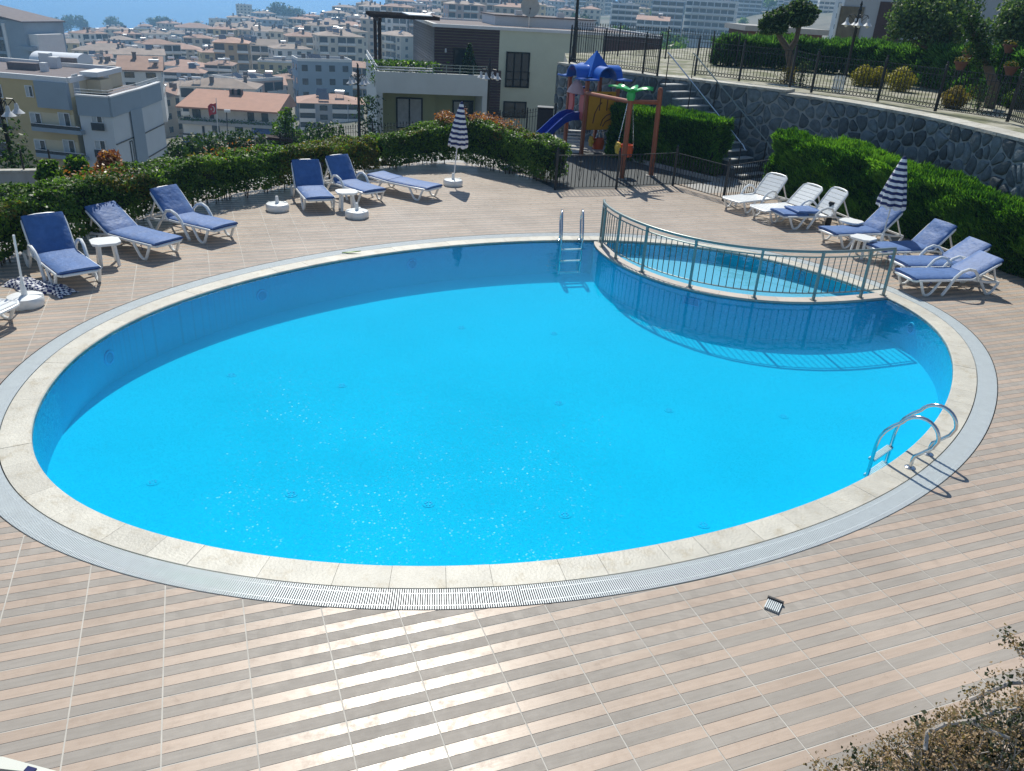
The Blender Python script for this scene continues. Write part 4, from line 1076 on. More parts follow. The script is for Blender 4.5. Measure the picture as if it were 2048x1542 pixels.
# ------------------------------------------------------------------ iron fences
def iron_fence(label, P, h=1.12, spear=True, rings=True, step=.115, name='iron_fence', two_top=True, orn=False, extra_posts=()):
    """posts at the points P, rails and pickets between"""
    P = [Vector(p) for p in P]; root = thing(name, label, 'fence', P[0]); o0 = P[0]
    mp_ = MB().bar((0, 0, 0), (0, 0, h+.05), .065, .065).lathe([(.036, h+.05), (.036, h+.07), (.018, h+.09), (.034, h+.125), (.006, h+.17)], 10).mesh('post', M['iron'])
    rp_ = MB()
    if rings:
        N1 = 14; rp_.tube([(.05*cos(2*pi*k/N1), 0, .05*sin(2*pi*k/N1)) for k in range(N1)], .0095, 4, closed=True)
        rme = rp_.mesh('ring', M['iron'])
    zb_, zr, zt1, zt2 = .07, .07+.115, h-.2, h-.04
    pm = MB(); z0 = zr if rings else zb_
    pm.tube([(0, 0, z0), (0, 0, h+.02 if spear else zt2)], .011, 5)
    if spear: pm.lathe([(.0095, h-.0), (.026, h+.03), (.004, h+.11)], 6)
    pme = pm.mesh('picket', M['iron'])
    sc_m = None
    if orn:
        om = MB()
        for sg in (-1, 1): om.tube([(sg*(.012+.05*abs(sin(q*pi/10))), 0, .25+.055*q) for q in range(11)], .006, 4)
        om.tube([(.03*cos(a), 0, .53+.04*sin(a)) for a in [2*pi*k/8 for k in range(8)]], .006, 4, closed=True)
        sc_m = om.mesh('scroll', M['iron'])
    for i, p in enumerate(P):
        inst('post', mp_, root, p-o0)
        if i == len(P)-1: break
        a, b2 = p-o0, P[i+1]-o0; d = b2-a; L_ = Vector((d.x, d.y, 0)).length; ang = math.atan2(d.y, d.x)
        zs = [zb_, zt2]+([zr] if rings else [])+([zt1] if two_top else [])
        for z in zs: MB().bar(a+Vector((0, 0, z)), b2+Vector((0, 0, z)), .028, .014).build('rail', M['iron'], root)
        nn = max(2, int(round(L_/step)))
        for k in range(1, nn):
            f = k/nn; q = a+d*f; inst('picket', pme, root, q, (0, 0, ang))
            if orn and k % 4 == 2: inst('scroll', sc_m, root, q, (0, 0, ang))
        if rings:
            for k in range(nn): inst('ring', rme, root, a+d*((k+.5)/nn)+Vector((0, 0, (zb_+zr)/2)), (0, 0, ang))
    return root
def onwall(px): return [G(x, y, z) for x, y, z in px]
iron_fence('black iron fence with rings on top of the stone wall right of the stair', onwall([(1389,152,2.54),(1477.6,162.6,2.54),(1578.6,174,2.54),(1622,185.4,2.45),(1754.4,203,2.45),(1869.9,222.6,2.45),(2014,243.7,2.45)])+[wpt(WLEN-4.6, 2.45, -.2)+wo, wpt(WLEN-2.2, 2.45, -.2)+wo], 1.12, False, True)
iron_fence('black spear topped iron fence on the stone wall left of the stair', onwall([(1138.5,127,2.54),(1206,137,2.54),(1285,147,2.54),(1314,152.5,2.54)]), 1.15, True, True)
iron_fence('farther spear topped iron fence across the path behind the garden gate', [AT(1150,108,37), AT(1235,112,37.5), AT(1330,118,38), AT(1420,127,38), AT(1470,132,37.6)], 1.15, True, False)
PF = [G(1110,380), G(1232,378), G(1345,371), G(1446,401), G(1535,383)]
iron_fence('low black ornamental iron fence round the playground', PF, .96, False, False, .115, two_top=False, orn=True)
lf_ = [AT(560,268,38), AT(650,258,36.5), AT(745,250,35), AT(870,243,34.2), AT(1000,227,33), AT(1055,222,32), AT(1112,214,31)]
lf_ = [Vector((p.x, p.y, p.z-1.15)) for p in lf_]
iron_fence('spear topped iron fence along the path behind the far corner hedge', lf_, 1.12, True, False, .14)

# ------------------------------------------------------------------ garden plants on the terrace
def blob_points(c, r, n_, squash=(1, 1, 1), shell=.35):
    v = RNG.normal(size=(n_, 3)); v /= np.linalg.norm(v, axis=1)[:, None]; rr = r*(1-shell*RNG.random(n_)**1.6)
    lump = 1+.13*np.sin(v[:, 0]*5+c[0])*np.sin(v[:, 1]*4+c[1]*2)+.10*np.sin(v[:, 2]*7+c[2]*3)
    return np.array(c)+v*(rr*lump)[:, None]*np.array(squash), v
def bush(label, name, cat, P, r, mats, size, n_, squash=(1, 1, .8), group=None, stem=True):
    root = thing(name, label, cat, P, 0, group); p, v = blob_points((0, 0, r*squash[2]*.9), r, n_, squash, .5); k = p[:, 2] > -.02; leafmesh('foliage', p[k], v[k], size, mats, root, .6, .6)
    m_ = MB()
    for q in range(5): a = q*1.3; m_.tube([(.05*cos(a), .05*sin(a), -.05), (r*.35*cos(a), r*.35*sin(a), r*.7)], [.018, .008], 5)
    m_.build('stem', M['bark'], root); return root
def tree(label, P, trunk, blobs, mats, size, dens, name='tree', cat='tree', group=None, branches=True, shell=.55):
    """trunk: list of (x, y, z, r) relative; blobs: (x, y, z, r)"""
    root = thing(name, label, cat, P, 0, group)
    t_ = MB(); t_.tube([q[:3] for q in trunk], [q[3] for q in trunk], 9); top_ = Vector(trunk[-1][:3])
    t_.build('trunk', M['bark'], root, True)
    br = MB(); pp = []; vv = []
    if not blobs: return root
    for (x, y, z, r) in blobs:
        c_ = Vector((x, y, z)); mid_q = (top_+c_)/2+Vector((random.uniform(-.1, .1), random.uniform(-.1, .1), -.1)); br.tube([top_, mid_q, c_], [trunk[-1][3]*.8, trunk[-1][3]*.5, .02], 7)
        for _ in range(4):
            e = c_+Vector((random.uniform(-1, 1), random.uniform(-1, 1), random.uniform(-.6, 1)))*r*.75; br.tube([mid_q*.3+c_*.7, (c_+e)/2, e], [.02, .013, .006], 5, cap=False)
        p, v = blob_points((x, y, z), r, int(dens*r*r), (1, 1, .82), shell); pp.append(p); vv.append(v)
    br.build('branch', M['bark'], root, True, kind='stuff')
    p, v = np.vstack(pp), np.vstack(vv); q = RNG.random(len(p)) < 1
    leafmesh('crown', p[q], v[q], size, mats, root, .5, .8); return root
M['olive'] = leafmat('grey_green_leaf', [(.03, .065, .03), (.06, .115, .05), (.11, .18, .085), (.20, .26, .15)], .45, .5, .25)
M['darkleaf'] = leafmat('dark_leaf', [(.010, .026, .012), (.022, .056, .018), (.055, .105, .03)], .4, .5, .25)
M['yellow'] = leafmat('golden_leaf', [(.14, .13, .015), (.27, .24, .02), (.42, .36, .04)], .4, .5, .3)
M['tan'] = leafmat('tan_leaf', [(.12, .09, .02), (.24, .18, .04), (.30, .24, .07)], .35, .6, .25)
TZ = 2.44
b0 = G(1582, 164, TZ); mpx = lambda x, y, Y=b0.y: tuple(AT(x, y, Y)-b0)
cpn = tree('clipped pine with a forked trunk and cloud shaped tufts in the upper garden', b0, [(0, 0, -.1, .16), (*mpx(1582, 130), .145), (*mpx(1577, 98), .13)], [], [M['darkleaf']], .06, 5200, 'clipped_pine')
m_ = MB(); m_.tube([mpx(1577, 100), mpx(1562, 78), mpx(1553, 60), mpx(1548, 50)], [.12, .10, .08, .05], 8).tube([mpx(1578, 100), mpx(1592, 80), mpx(1598, 55), mpx(1606, 32)], [.12, .10, .08, .05], 8).tube([mpx(1556, 66), mpx(1563, 45), mpx(1566, 34)], [.06, .05, .03], 6).tube([mpx(1597, 62), mpx(1588, 48)], [.05, .03], 6)
m_.build('limb', M['bark'], cpn, True, kind='stuff')
pp = []; vv = []
for (x, y, r) in [(1540, 53, .36), (1550, 38, .40), (1566, 30, .36), (1557, 55, .26), (1606, 20, .40), (1622, 25, .32), (1590, 42, .27), (1610, 34, .34), (1594, 16, .28), (1530, 47, .22)]:
    p, v = blob_points((*mpx(x, y)[:1], random.uniform(-.25, .25), mpx(x, y)[2]), r, int(4200*r*r)+250, (1, 1, .85), .4); pp.append(p); vv.append(v)
leafmesh('crown', np.vstack(pp), np.vstack(vv), .055, [M['darkleaf'], M['olive']], cpn, .5, .8, mi=(RNG.random(sum(len(p) for p in pp)) < .3).astype(int))
b0 = Vector((15.5, 33.0, TZ)); mpx = lambda x, y, dy=0: tuple(AT(x, y, 33.0+dy)-b0)
b0 = AT(1868, 130, 33); b0.z = TZ
tree('broad grey green olive tree rising behind the garden hedge', b0, [(0, 0, -.1, .16), (.05, 0, .7, .14), (.02, 0, 1.2, .12)], [(*mpx(1850, 52), .85), (*mpx(1815, 36, .4), .75), (*mpx(1880, 22, -.3), .95), (*mpx(1920, 48, .2), .8), (*mpx(1840, 10, .3), .9), (*mpx(1798, 62, .2), .5), (*mpx(1905, 75, .5), .6), (*mpx(1925, 10), .7), (*mpx(1870, 80, .3), .6)], [M['olive'], M['darkleaf']], .075, 1500, 'olive_tree')
b0 = G(1978, 216, TZ); Y_ = b0.y; mp2 = lambda x, y, dy=0: tuple(AT(x, y, Y_+dy)-b0)
tree('dark narrow tree with a thick trunk just behind the garden fence', b0, [(0, 0, -.1, .17), (0, .05, .6, .16), (*mp2(1968, 110), .10)], [(*mp2(1962, 92), .45), (*mp2(1952, 62), .38), (*mp2(1966, 118), .35), (*mp2(1940, 40), .3)], [M['darkleaf']], .055, 2600, 'dark_tree')
b0 = AT(2010, 130, 28); b0.z = TZ; mp3 = lambda x, y, dy=0: tuple(AT(x, y, 28+dy)-b0)
tree('leaning tree with dense rounded crown at the right edge of the garden', b0, [(-.1, 0, -.1, .13), (.0, 0, .8, .12), (*mp3(2022, 95), .10)], [(*mp3(2020, 55), .65), (*mp3(2045, 40, .2), .7), (*mp3(2000, 66), .4), (*mp3(2060, 78, .2), .5), (*mp3(2030, 20), .5)], [M['olive'], M['darkleaf']], .06, 2500, 'leaning_tree')
# garden hedge behind
gh = [G(1436, 142, TZ), G(1580, 148, TZ), G(1700, 160, TZ), G(1800, 176, TZ), G(1930, 206, TZ), G(2060, 238, TZ)]
gh = [G(1437, 131, TZ), G(1560, 139, TZ), G(1700, 151, TZ), G(1830, 170, TZ), G(1930, 192, TZ), G(2080, 226, TZ)]
gh = [(p.x, p.y) for p in gh]
M['cyp2'] = leafmat('feathery_cypress', [(.02, .06, .02), (.04, .11, .03), (.08, .19, .05), (.13, .26, .08)], .45, .55, .25)
hedge('loose feathery cypress hedge across the back of the upper garden', 'hedge', gh, 1.1, .95, 1.5, [M['cyp2']], .19, 1100, 1, 0, True, rough_=.10, zb=TZ, name='hedge')
sh = None
for (x, y, r, mt, lab) in [(1722,172,.42,'yellow','golden round shrub, farthest left of the garden shrubs'), (1752,173,.40,'yellow','golden green shrub right behind a fence post'), (1797,182,.47,'yellow','wide golden domed shrub in the middle of the garden'), (1904,216,.36,'tan','tan brown round shrub close to the garden fence'), (2026,216,.33,'leaf','small bright green round shrub by the right edge of the garden')]:
    bush(lab, 'round_shrub', 'shrub', G(x, y, TZ), r, [M[mt]], .032, 2600, (1, 1, .85), 'round garden shrubs')
M['terracotta'] = mat('terracotta', (.15, .065, .045), .85, var=.2, scale=8)
pot0 = None
for (x, y, Y, lab) in [(1921, 132, 27.5, 'terracotta bowl of dry plants on a stand before the garden hedge'), (1936, 112, 29.0, 'yellowish terracotta pot raised above the bowl in the garden'), (2019, 98, 27, 'terracotta pot fixed to the leaning tree'), (2021, 142, 26, 'terracotta pot on a stand near the right edge of the garden')]:
    p = AT(x, y, Y); b = Vector((p.x, p.y, TZ)); hz = p.z-TZ
    root = thing('flower_pot', lab, 'flower pot', b, 0, 'terracotta pots in the upper garden')
    MB().lathe([(.10, hz-.12), (.19, hz+.08), (.215, hz+.09), (.215, hz+.13), (.18, hz+.13), (.17, hz+.05)], 18).build('bowl', M['terracotta'], root, True)
    s_ = MB()
    for q in range(3): a = q*2.1; s_.bar((.2*cos(a), .2*sin(a), 0), (.09*cos(a), .09*sin(a), hz-.1), .025)
    s_.build('stand', M['iron'], root)
    pp, vv = blob_points((0, 0, hz+.17), .2, 160, (1, 1, .6)); leafmesh('plant', pp, vv, .035, [M['tan'], M['darkleaf']], root, mi=RNG.integers(0, 2, 160))
pk = thing('picket_panel', 'little white picket panel standing behind the garden fence', 'picket fence', G(1674, 184, TZ), .0)
for k in range(5): MB().box((-.16+.08*k, 0, .25), (.055, .02, .5), bev=.005).build('picket', M['white_plastic'], pk)
for z in (.12, .36): MB().box((0, .02, z), (.42, .02, .05)).build('crossbar', M['white_plastic'], pk)
# climbing plant on the fence and low flowers
for (x, y, h_, lab) in [(1600, 172, .8, 'pale leggy rose bush beside the clipped pine'), (1570, 168, .55, 'yellowish tuft of grass left of the clipped pine trunk'), (1955, 222, .7, 'loose grey shrub left of the dark thick trunk'), (1960, 198, .4, 'dry brown shrub behind the tan shrub')]:
    b = G(x, y, TZ); root = thing('loose_shrub', lab, 'shrub', b, 0, 'loose shrubs in the garden bed'); n_ = 500; p = np.column_stack([RNG.normal(0, .17, n_), RNG.normal(0, .12, n_), RNG.random(n_)*h_]); leafmesh('foliage', p, RNG.normal(size=(n_, 3)), .028, [M['olive'] if 'grey' in lab or 'rose' in lab else M['tan']], root)
    m_ = MB()
    for q in range(6): m_.tube([(random.uniform(-.05, .05), 0, -.02), (random.uniform(-.2, .2), random.uniform(-.1, .1), h_)], [.012, .006], 5)
    m_.build('stem', M['bark'], root)
# ================================================================== playground
M['orange'] = mat('orange_brown_post', (.30, .085, .035), .5, var=.15, scale=6)
M['pblue'] = mat('blue_playground_plastic', (.015, .11, .47), .32, var=.06, scale=3, spec=.5)
M['slideblue'] = mat('slide_blue_plastic', (.012, .045, .33), .3, var=.06)
M['pyellow'] = mat('yellow_panel', (.52, .25, .01), .45, var=.08)
M['ppink'] = mat('pink_panel', (.62, .14, .13), .45, var=.08); M['pred'] = mat('orange_red_plastic', (.62, .09, .015), .4, var=.06)
M['pgreen'] = mat('green_palm_plastic', (.03, .42, .10), .35, var=.08); M['yel2'] = mat('yellow_plastic', (.75, .48, .02), .4)
M['rubber'] = mat('rubber_floor', (.075, .08, .08), .9, var=.2, scale=14, bump=.5, bscale=90)
# rubber floor and kerb
rf = [PF[0]+Vector((.03, .03, 0)), PF[1]+Vector((-.03, .03, 0)), PF[2]+Vector((-.05, .05, 0)), G(1431, 363), G(1253, 319), Vector((3.2, 27.6, 0)), Vector((.6, 29.3, 0)), Vector((-.9, 26.6, 0)), Vector((-.4, 24.5, 0))]
struct(MB().poly([(p.x, p.y, .004) for p in rf]).build('rubber_floor', M['rubber']))
kb = MB(); ka = [G(1253, 319), G(1350, 344), G(1437, 365)]
for a, b2 in zip(ka[:-1], ka[1:]): kb.bar(a+Vector((0, 0, .05)), b2+Vector((0, 0, .05)), .13, .14)
struct(kb.build('playground_kerb', M['concrete']))
fl = MB(); ext = [PF[2], PF[3], PF[4]+Vector((.6, .2, 0)), Vector((8.2, 25.2, 0)), Vector((6.6, 27.3, 0)), Vector((4.2, 28.7, 0)), Vector((1.4, 32, 0)), Vector((0, 31, 0)), Vector((.6, 29.3, 0)), Vector((3.2, 27.6, 0)), G(1431, 363)]
struct(fl.poly([(p.x, p.y, -.004) for p in ext]).build('side_path', M['concrete']))
T1 = Vector((1.83, 27.35, 0)); ta = R(26.6); ex = Vector((cos(ta), sin(ta), 0)); ey = Vector((-sin(ta), cos(ta), 0)); S = 1.17
tower = thing('play_tower', 'play tower with blue canopy roof, pink arch, yellow panel and blue slide', 'play tower', T1, ta)
HP_ = 2.42; PLAT = 1.12
for (x, y) in ((0, 0), (S, 0), (S, S), (0, S)):
    MB().box((x, y, HP_/2), (.105, .105, HP_), bev=.012).build('post', M['orange'], tower)
MB().box((S/2, S/2, PLAT), (S-.1, S-.1, .07)).build('platform', M['orange'], tower)
# roof: pyramid with four barrel dormers and a brim
rz0 = 2.36; rb = S/2+.22; rc_ = Vector((S/2, S/2, 0)); roof = MB()
roof.add([(rc_.x-.5, rc_.y-.5, rz0+.1), (rc_.x+.5, rc_.y-.5, rz0+.1), (rc_.x+.5, rc_.y+.5, rz0+.1), (rc_.x-.5, rc_.y+.5, rz0+.1), (rc_.x, rc_.y, rz0+.88)], [(0, 1, 4), (1, 2, 4), (2, 3, 4), (3, 0, 4)])
ro = roof.build('roof', M['pblue'], tower)
for k in range(4):
    a = k*pi/2; dx, dy = cos(a), sin(a); px_, py_ = -dy, dx; r_ = .36; vs = []; fs = []; K = 14
    for d_ in (.2, rb+.06):
        for rr in (r_, r_-.035):
            for q in range(K+1):
                t_ = pi*q/K; vs.append((rc_.x+dx*d_+px_*rr*cos(t_), rc_.y+dy*d_+py_*rr*cos(t_), rz0+.06+rr*sin(t_)*1.05))
    B = K+1
    for q in range(K): fs += [(q, q+1, 2*B+q+1, 2*B+q), (B+q, 3*B+q, 3*B+q+1, B+q+1), (2*B+q, 2*B+q+1, 3*B+q+1, 3*B+q)]
    m_ = MB(); m_.add(vs, fs); m_.build('dormer', M['pblue'], ro, True)
    q0, q1 = .34, rb+.22
    for sg in (-1, 1):
        br_ = MB()
        c_ = rc_+Vector((dx, dy, 0))*(rb-.02)+Vector((px_, py_, 0))*sg*(.36+(rb-.30)/2); br_.box((c_.x, c_.y, rz0+.05), (.26, rb-.26, .045), a)
        br_.build('brim', M['pblue'], ro)
# yellow front panel with raised palm and grooves
yp = MB().box((S/2, -.03, 1.44), (S-.16, .05, 1.2), bev=.015).build('front_panel', M['pyellow'], tower)
M['groove'] = mat('panel_groove', (.10, .035, .01), .7)
for pts in ([(.30, 1.05), (.34, 1.35), (.46, 1.6), (.58, 1.7)], [(.60, .97), (.66, 1.17), (.80, 1.3), (.95, 1.35)], [(.68, .95), (.78, 1.11), (.98, 1.19)], [(.50, 1.45), (.52, 1.9)], [(.78, 1.45), (.79, 1.85)]):
    MB().tube([(x, -.06, z) for x, z in pts], .018, 6).build('groove', M['groove'], yp)
for k in range(5): a = k*pi/2.5; MB().box((.82+.09*cos(a), -.062, 1.88+.06*sin(a)), (.15, .015, .035), M=None).build('leaf_motif', M['groove'], yp)
# pink arch panel over the slide with a pointed hood
ap = MB(); w_ = S-.16
for sg in (-1, 1):
    y0 = S/2+sg*w_/2; prof = []
    for k in range(11):
        z = PLAT+.02+k*.095; inn = .17+.13*sin(pi*k/10)+.0; prof.append((z, inn))
    vs = []; fs = []
    for x in (-.03, .03):
        for z, inn in prof: vs += [(x, y0, z), (x, y0-sg*inn, z)]
    K = len(prof)
    for k in range(K-1): 
        fs += [(2*k, 2*k+1, 2*k+3, 2*k+2), (2*K+2*k, 2*K+2*k+2, 2*K+2*k+3, 2*K+2*k+1), (2*k+1, 2*K+2*k+1, 2*K+2*k+3, 2*k+3)]
    ap.add(vs, fs)
ap.build('arch_panel', M['ppink'], tower)
hd = MB(); vs = []; fs = []; K = 12
for i, (z, r) in enumerate([(1.98, .46), (2.0, .44), (2.12, .36), (2.3, .2), (2.38, .05)]):
    for k in range(K+1):
        a = pi/2+pi*k/K; vs.append((r*.75*cos(a)*.8-.02, S/2+r*sin(a)*1.12, z-.05))
for i in range(4):
    for k in range(K): fs.append((i*(K+1)+k, i*(K+1)+k+1, (i+1)*(K+1)+k+1, (i+1)*(K+1)+k))
hd.add(vs, fs); o = hd.build('arch_hood', mat('pale_pink_plastic', (.50, .30, .30), .5), tower, True); md = o.modifiers.new('s', 'SOLIDIFY'); md.thickness = .02
# slide leaving towards -x
path = [(.05, PLAT+.02), (-.25, PLAT+.02), (-.5, PLAT-.06), (-.8, PLAT-.28), (-1.15, PLAT-.58), (-1.5, PLAT-.84), (-1.8, PLAT-.97), (-2.05, PLAT-1.0)]
sl = MB(); prof = [(-.30, .22), (-.255, .23), (-.24, .02), (0, -.02), (.24, .02), (.255, .23), (.30, .22), (.27, -.04), (-.27, -.04)]; vs = []; fs = []; K = len(prof)
for x, z in path:
    for y, dz in prof: vs.append((x, S/2+y, z+dz))
for i in range(len(path)-1):
    for k in range(K): fs.append((i*K+k, (i+1)*K+k, (i+1)*K+(k+1) % K, i*K+(k+1) % K))
fs += [tuple(range(K)), tuple((len(path)-1)*K+k for k in range(K-1, -1, -1))]
sl.add(vs, fs); sl.build('slide', M['slideblue'], tower, True)
for sg in (-.2, .2): MB().bar((-1.3, S/2+sg, 0), (-1.15, S/2+sg, PLAT-.6), .05).build('slide_support', M['orange'], tower)
# back rails, side panel and step ladder
MB().box((S, S/2, 1.5), (.04, S-.15, .6), bev=.01).build('side_panel', M['slideblue'], tower)
MB().tube(arc((S*.5, S, 1.75), .3, 0, pi, 10, (1, 0, 0), (0, 0, 1)), .03, 7).build('grab_arch', M['slideblue'], tower, True)
lb = AT(1146, 310, 27.95)-T1; la = Matrix.Rotation(-ta, 3, 'Z')
for k in range(8):
    p = la @ (AT(1147+k*.6, 308-k*6.6, 27.9+.05*k)-T1); MB().box((p.x, p.y, max(.03, p.z)), (.52, .16, .035), -ta).build('step', M['white_plastic'], tower)
s0 = la @ (AT(1131, 312, 27.9)-T1); s1 = la @ (AT(1134, 258, 28.3)-T1); MB().bar(s0, s1, .05).build('step_stringer', M['orange'], tower)
s0 = la @ (AT(1163, 312, 27.9)-T1); s1 = la @ (AT(1166, 258, 28.3)-T1); MB().bar(s0, s1, .05).build('step_stringer', M['orange'], tower)
# swing frame
SA, SB = G(1243, 358), G(1302, 352); SB_t = 2.43
swing = thing('swing_set', 'orange brown swing frame with a green plastic palm on top', 'swing frame', SA)
pl2 = Vector((SB.x-SA.x, SB.y-SA.y, 0)); top1 = AT(1262, 192, SA.y)-SA; top2 = AT(1321, 180, SB.y)-SA
MB().tube([(0, 0, 0), tuple(top1)], .075, 12).build('post', M['orange'], swing, True)
MB().tube([tuple(pl2), tuple(top2)], .075, 12).tube([tuple(top2), tuple(top2+Vector((.0, 0, .06)))], [.078, .05], 12).build('post', M['orange'], swing, True)
bz = 2.16; tw0 = Vector((S*.5*cos(ta), S*.5*sin(ta), 0))+T1-SA; tw0 = (T1+ex*.05-SA)
MB().tube([AT(1172, 186, 27.2)-SA, Vector((top1.x, top1.y, bz)), Vector((top2.x, top2.y, bz-.05))], .06, 10).build('crossbeam', M['orange'], swing, True)
for q in (Vector((0, 0, 0)), pl2): MB().box((q.x, q.y, .012), (.3, .22, .024)).build('foot_plate', M['concrete'], swing)
pm = MB().lathe([(.10, 2.2), (.13, 2.32), (.11, 2.42), (.2, 2.5)], 14, (top1.x, top1.y, 0)).build('palm_base', M['pgreen'], swing, True)
for k in range(7):
    a = k*2*pi/7+.3; vs = []; K = 8
    for i in range(K+1):
        u = i/K; d_ = .08+.58*u; zz = 2.47+.10*sin(u*2.3)+.02*u; wd = .125*(1-u)**.8*min(1, .45+u*2)+.008
        for sg in (-1, 0, 1): vs.append((top1.x+cos(a)*d_-sin(a)*wd*sg, top1.y+sin(a)*d_+cos(a)*wd*sg, zz-.035*abs(sg)))
    fs = []
    for i in range(K): fs += [(i*3, i*3+3, i*3+4, i*3+1), (i*3+1, i*3+4, i*3+5, i*3+2)]
    m_ = MB(); m_.add(vs, fs); o = m_.build('palm_leaf', M['pgreen'], swing, True); md = o.modifiers.new('s', 'SOLIDIFY'); md.thickness = .03
def swing_seat(P, hang, label, rz):
    root = thing('toddler_swing', label, 'swing seat', P, rz, 'toddler swing seats')
    m_ = MB().lathe([(.02, -.16), (.17, -.14), (.2, .05), (.19, .2), (.17, .2), (.165, .02), (.10, -.08)], 16, (0, .12, 0)); m_.build('bucket', M['pred'], root, True)
    fl_ = MB()
    for k in range(6): a = k*pi/3; fl_.lathe([(.07, -.03), (.075, 0), (.07, .03)], 10, M=Matrix.Translation((.11*cos(a), -.16, .1+.11*sin(a))) @ Matrix.Rotation(pi/2, 4, 'X'))
    fl_.lathe([(.08, -.04), (.09, 0), (.08, .04)], 12, M=Matrix.Translation((0, -.165, .1)) @ Matrix.Rotation(pi/2, 4, 'X')); fl_.build('flower_guard', M['yel2'], root, True)
    for sx_ in (-.19, .19):
        for yy in (-.1, .25):
            c_ = MB(); top_ = Vector((sx_*.8, .08, hang)); bot = Vector((sx_, yy, .12)); L_ = (top_-bot); nn = int(L_.length/.055)
            for k in range(nn): a = bot+L_*(k/nn); b2 = bot+L_*((k+.8)/nn); c_.bar(a, b2, .012 if k % 2 else .022, .022 if k % 2 else .012)
            c_.build('chain', M['steel'], root, kind='stuff')
d_ = AT(1245, 303, 24.4)
swing_seat(d_, bz-d_.z, 'orange toddler swing seat with a yellow flower guard nearest the fence', -1.25)
d_ = AT(1190, 289, 27.95)
swing_seat(d_, PLAT-d_.z-.03, 'shaded orange swing seat with pale yellow flower below the tower panel', -1.25)
bn = thing('litter_bin', 'black box standing behind the far hedge beside the slide', 'bin', AT(1088, 262, 29.5)); MB().box((0, 0, .3), (.55, .5, .95), bev=.02).build('box', M['black'], bn); MB().box((0, 0, .8), (.58, .53, .05), bev=.01).build('lid', M['black'], bn)

# ================================================================== street lamps
M['shade'] = mat('lamp_shade_enamel', (.55, .55, .55), .35, var=.05); M['bulb'] = mat('frosted_glass', (.7, .7, .68), .3)
def lamp_proto(H):
    root = bpy.data.objects.new('street_lamp', None); C.objects.link(root)
    MB().lathe([(.13, 0), (.13, .12), (.10, .2), (.075, .5), (.09, .55), (.06, .62), (.052, H-.5), (.075, H-.47), (.05, H-.4), (.05, H-.1), (.07, H-.06), (.045, H-.0), (.03, H+.08), (.05, H+.12), (.008, H+.24)], 14).build('pole', M['iron'], root, True)
    for k in range(4):
        a = k*pi/2+.5; dx, dy = cos(a), sin(a); m_ = MB(); z = H-.32
        m_.tube([(.04*dx, .04*dy, z), (.16*dx, .16*dy, z+.12), (.30*dx, .30*dy, z+.10), (.36*dx, .36*dy, z-.02)], .014, 6); m_.tube([(.05*dx, .05*dy, z-.15), (.2*dx, .2*dy, z-.02), (.30*dx, .3*dy, z+.08)], .01, 5)
        ar = m_.build('arm', M['iron'], root, True)
        MB().lathe([(.03, z+.0), (.045, z-.05), (.05, z-.12), (.075, z-.15), (.165, z-.235), (.16, z-.24)], 14, (.36*dx, .36*dy, 0)).build('lamp_shade', M['shade'], root, True)
        MB().lathe([(.05, z-.2), (.07, z-.25), (.04, z-.30), (.01, z-.31)], 10, (.36*dx, .36*dy, 0)).build('bulb', M['bulb'], root, True)
    return root
lp0 = lamp_proto(3.35); zb = AT(718, 130, 35).z-3.5
lp0.location = AT(719, 262, 35); lp0.location.z = AT(718, 128, 35).z-3.55; lp0.rotation_euler = (0, 0, .2)
tag(lp0, 'black four armed street lamp standing left of the villa behind the hedge', 'street lamp', 'black street lamps')
def lamp_at(x, ytop, Y, label, rz, z=None, xb=None):
    t_ = AT(x, ytop, Y); dup(lp0, (t_.x, t_.y, t_.z-3.55 if z is None else z), rz, label)
lamp_at(980, 117, 35, 'black street lamp with pale shades in front of the villa wall', .75)
g_ = G(1146, 124, 2.54); dup(lp0, (g_.x, g_.y+.12, 2.5), .1, 'street lamp on the end of the stone wall whose head is above the frame')
lamp_at(1724, 4, 31.5, 'street lamp with bright shades in front of the house in the upper garden', .9)
t_ = AT(6, 198, 20); dup(lp0, (t_.x-.1, t_.y, t_.z-3.15), .45, 'dark street lamp cut by the left edge beyond the hedge')

# ================================================================== dry bush and balcony box close to the camera
M['dry'] = leafmat('dry_brown_bract', [(.15, .105, .062), (.29, .20, .125), (.42, .31, .20), (.30, .20, .115)], .25, .8, .15)
M['dry2'] = leafmat('dull_green_leaf', [(.02, .03, .018), (.04, .055, .03), (.08, .09, .05)], .25, .6, .25)
M['twig'] = mat('grey_twig', (.40, .36, .32), .85, var=.25, scale=14)
ob = G(1960, 1545, 1.2); bush_ = thing('dry_bush', 'dry brown flowering bush with grey twigs at the lower right corner', 'bush', (ob.x, ob.y, 0)); ob = Vector(bush_.location)
lobes = []
for (x, y, z, r) in [(2010, 1500, 1.35, .28), (1930, 1545, 1.25, .29), (1850, 1575, 1.15, .25), (2095, 1490, 1.3, .25), (1760, 1610, 1.0, .28), (2100, 1580, 1.3, .42), (1980, 1620, 1.2, .42), (1660, 1650, .9, .26), (1870, 1660, 1.0, .45), (1900, 1500, 1.2, .16), (2060, 1440, 1.3, .10)]:
    p = G(x, y, z)-ob; lobes.append((p.x, p.y, z, r))
tips = []
tw = MB()
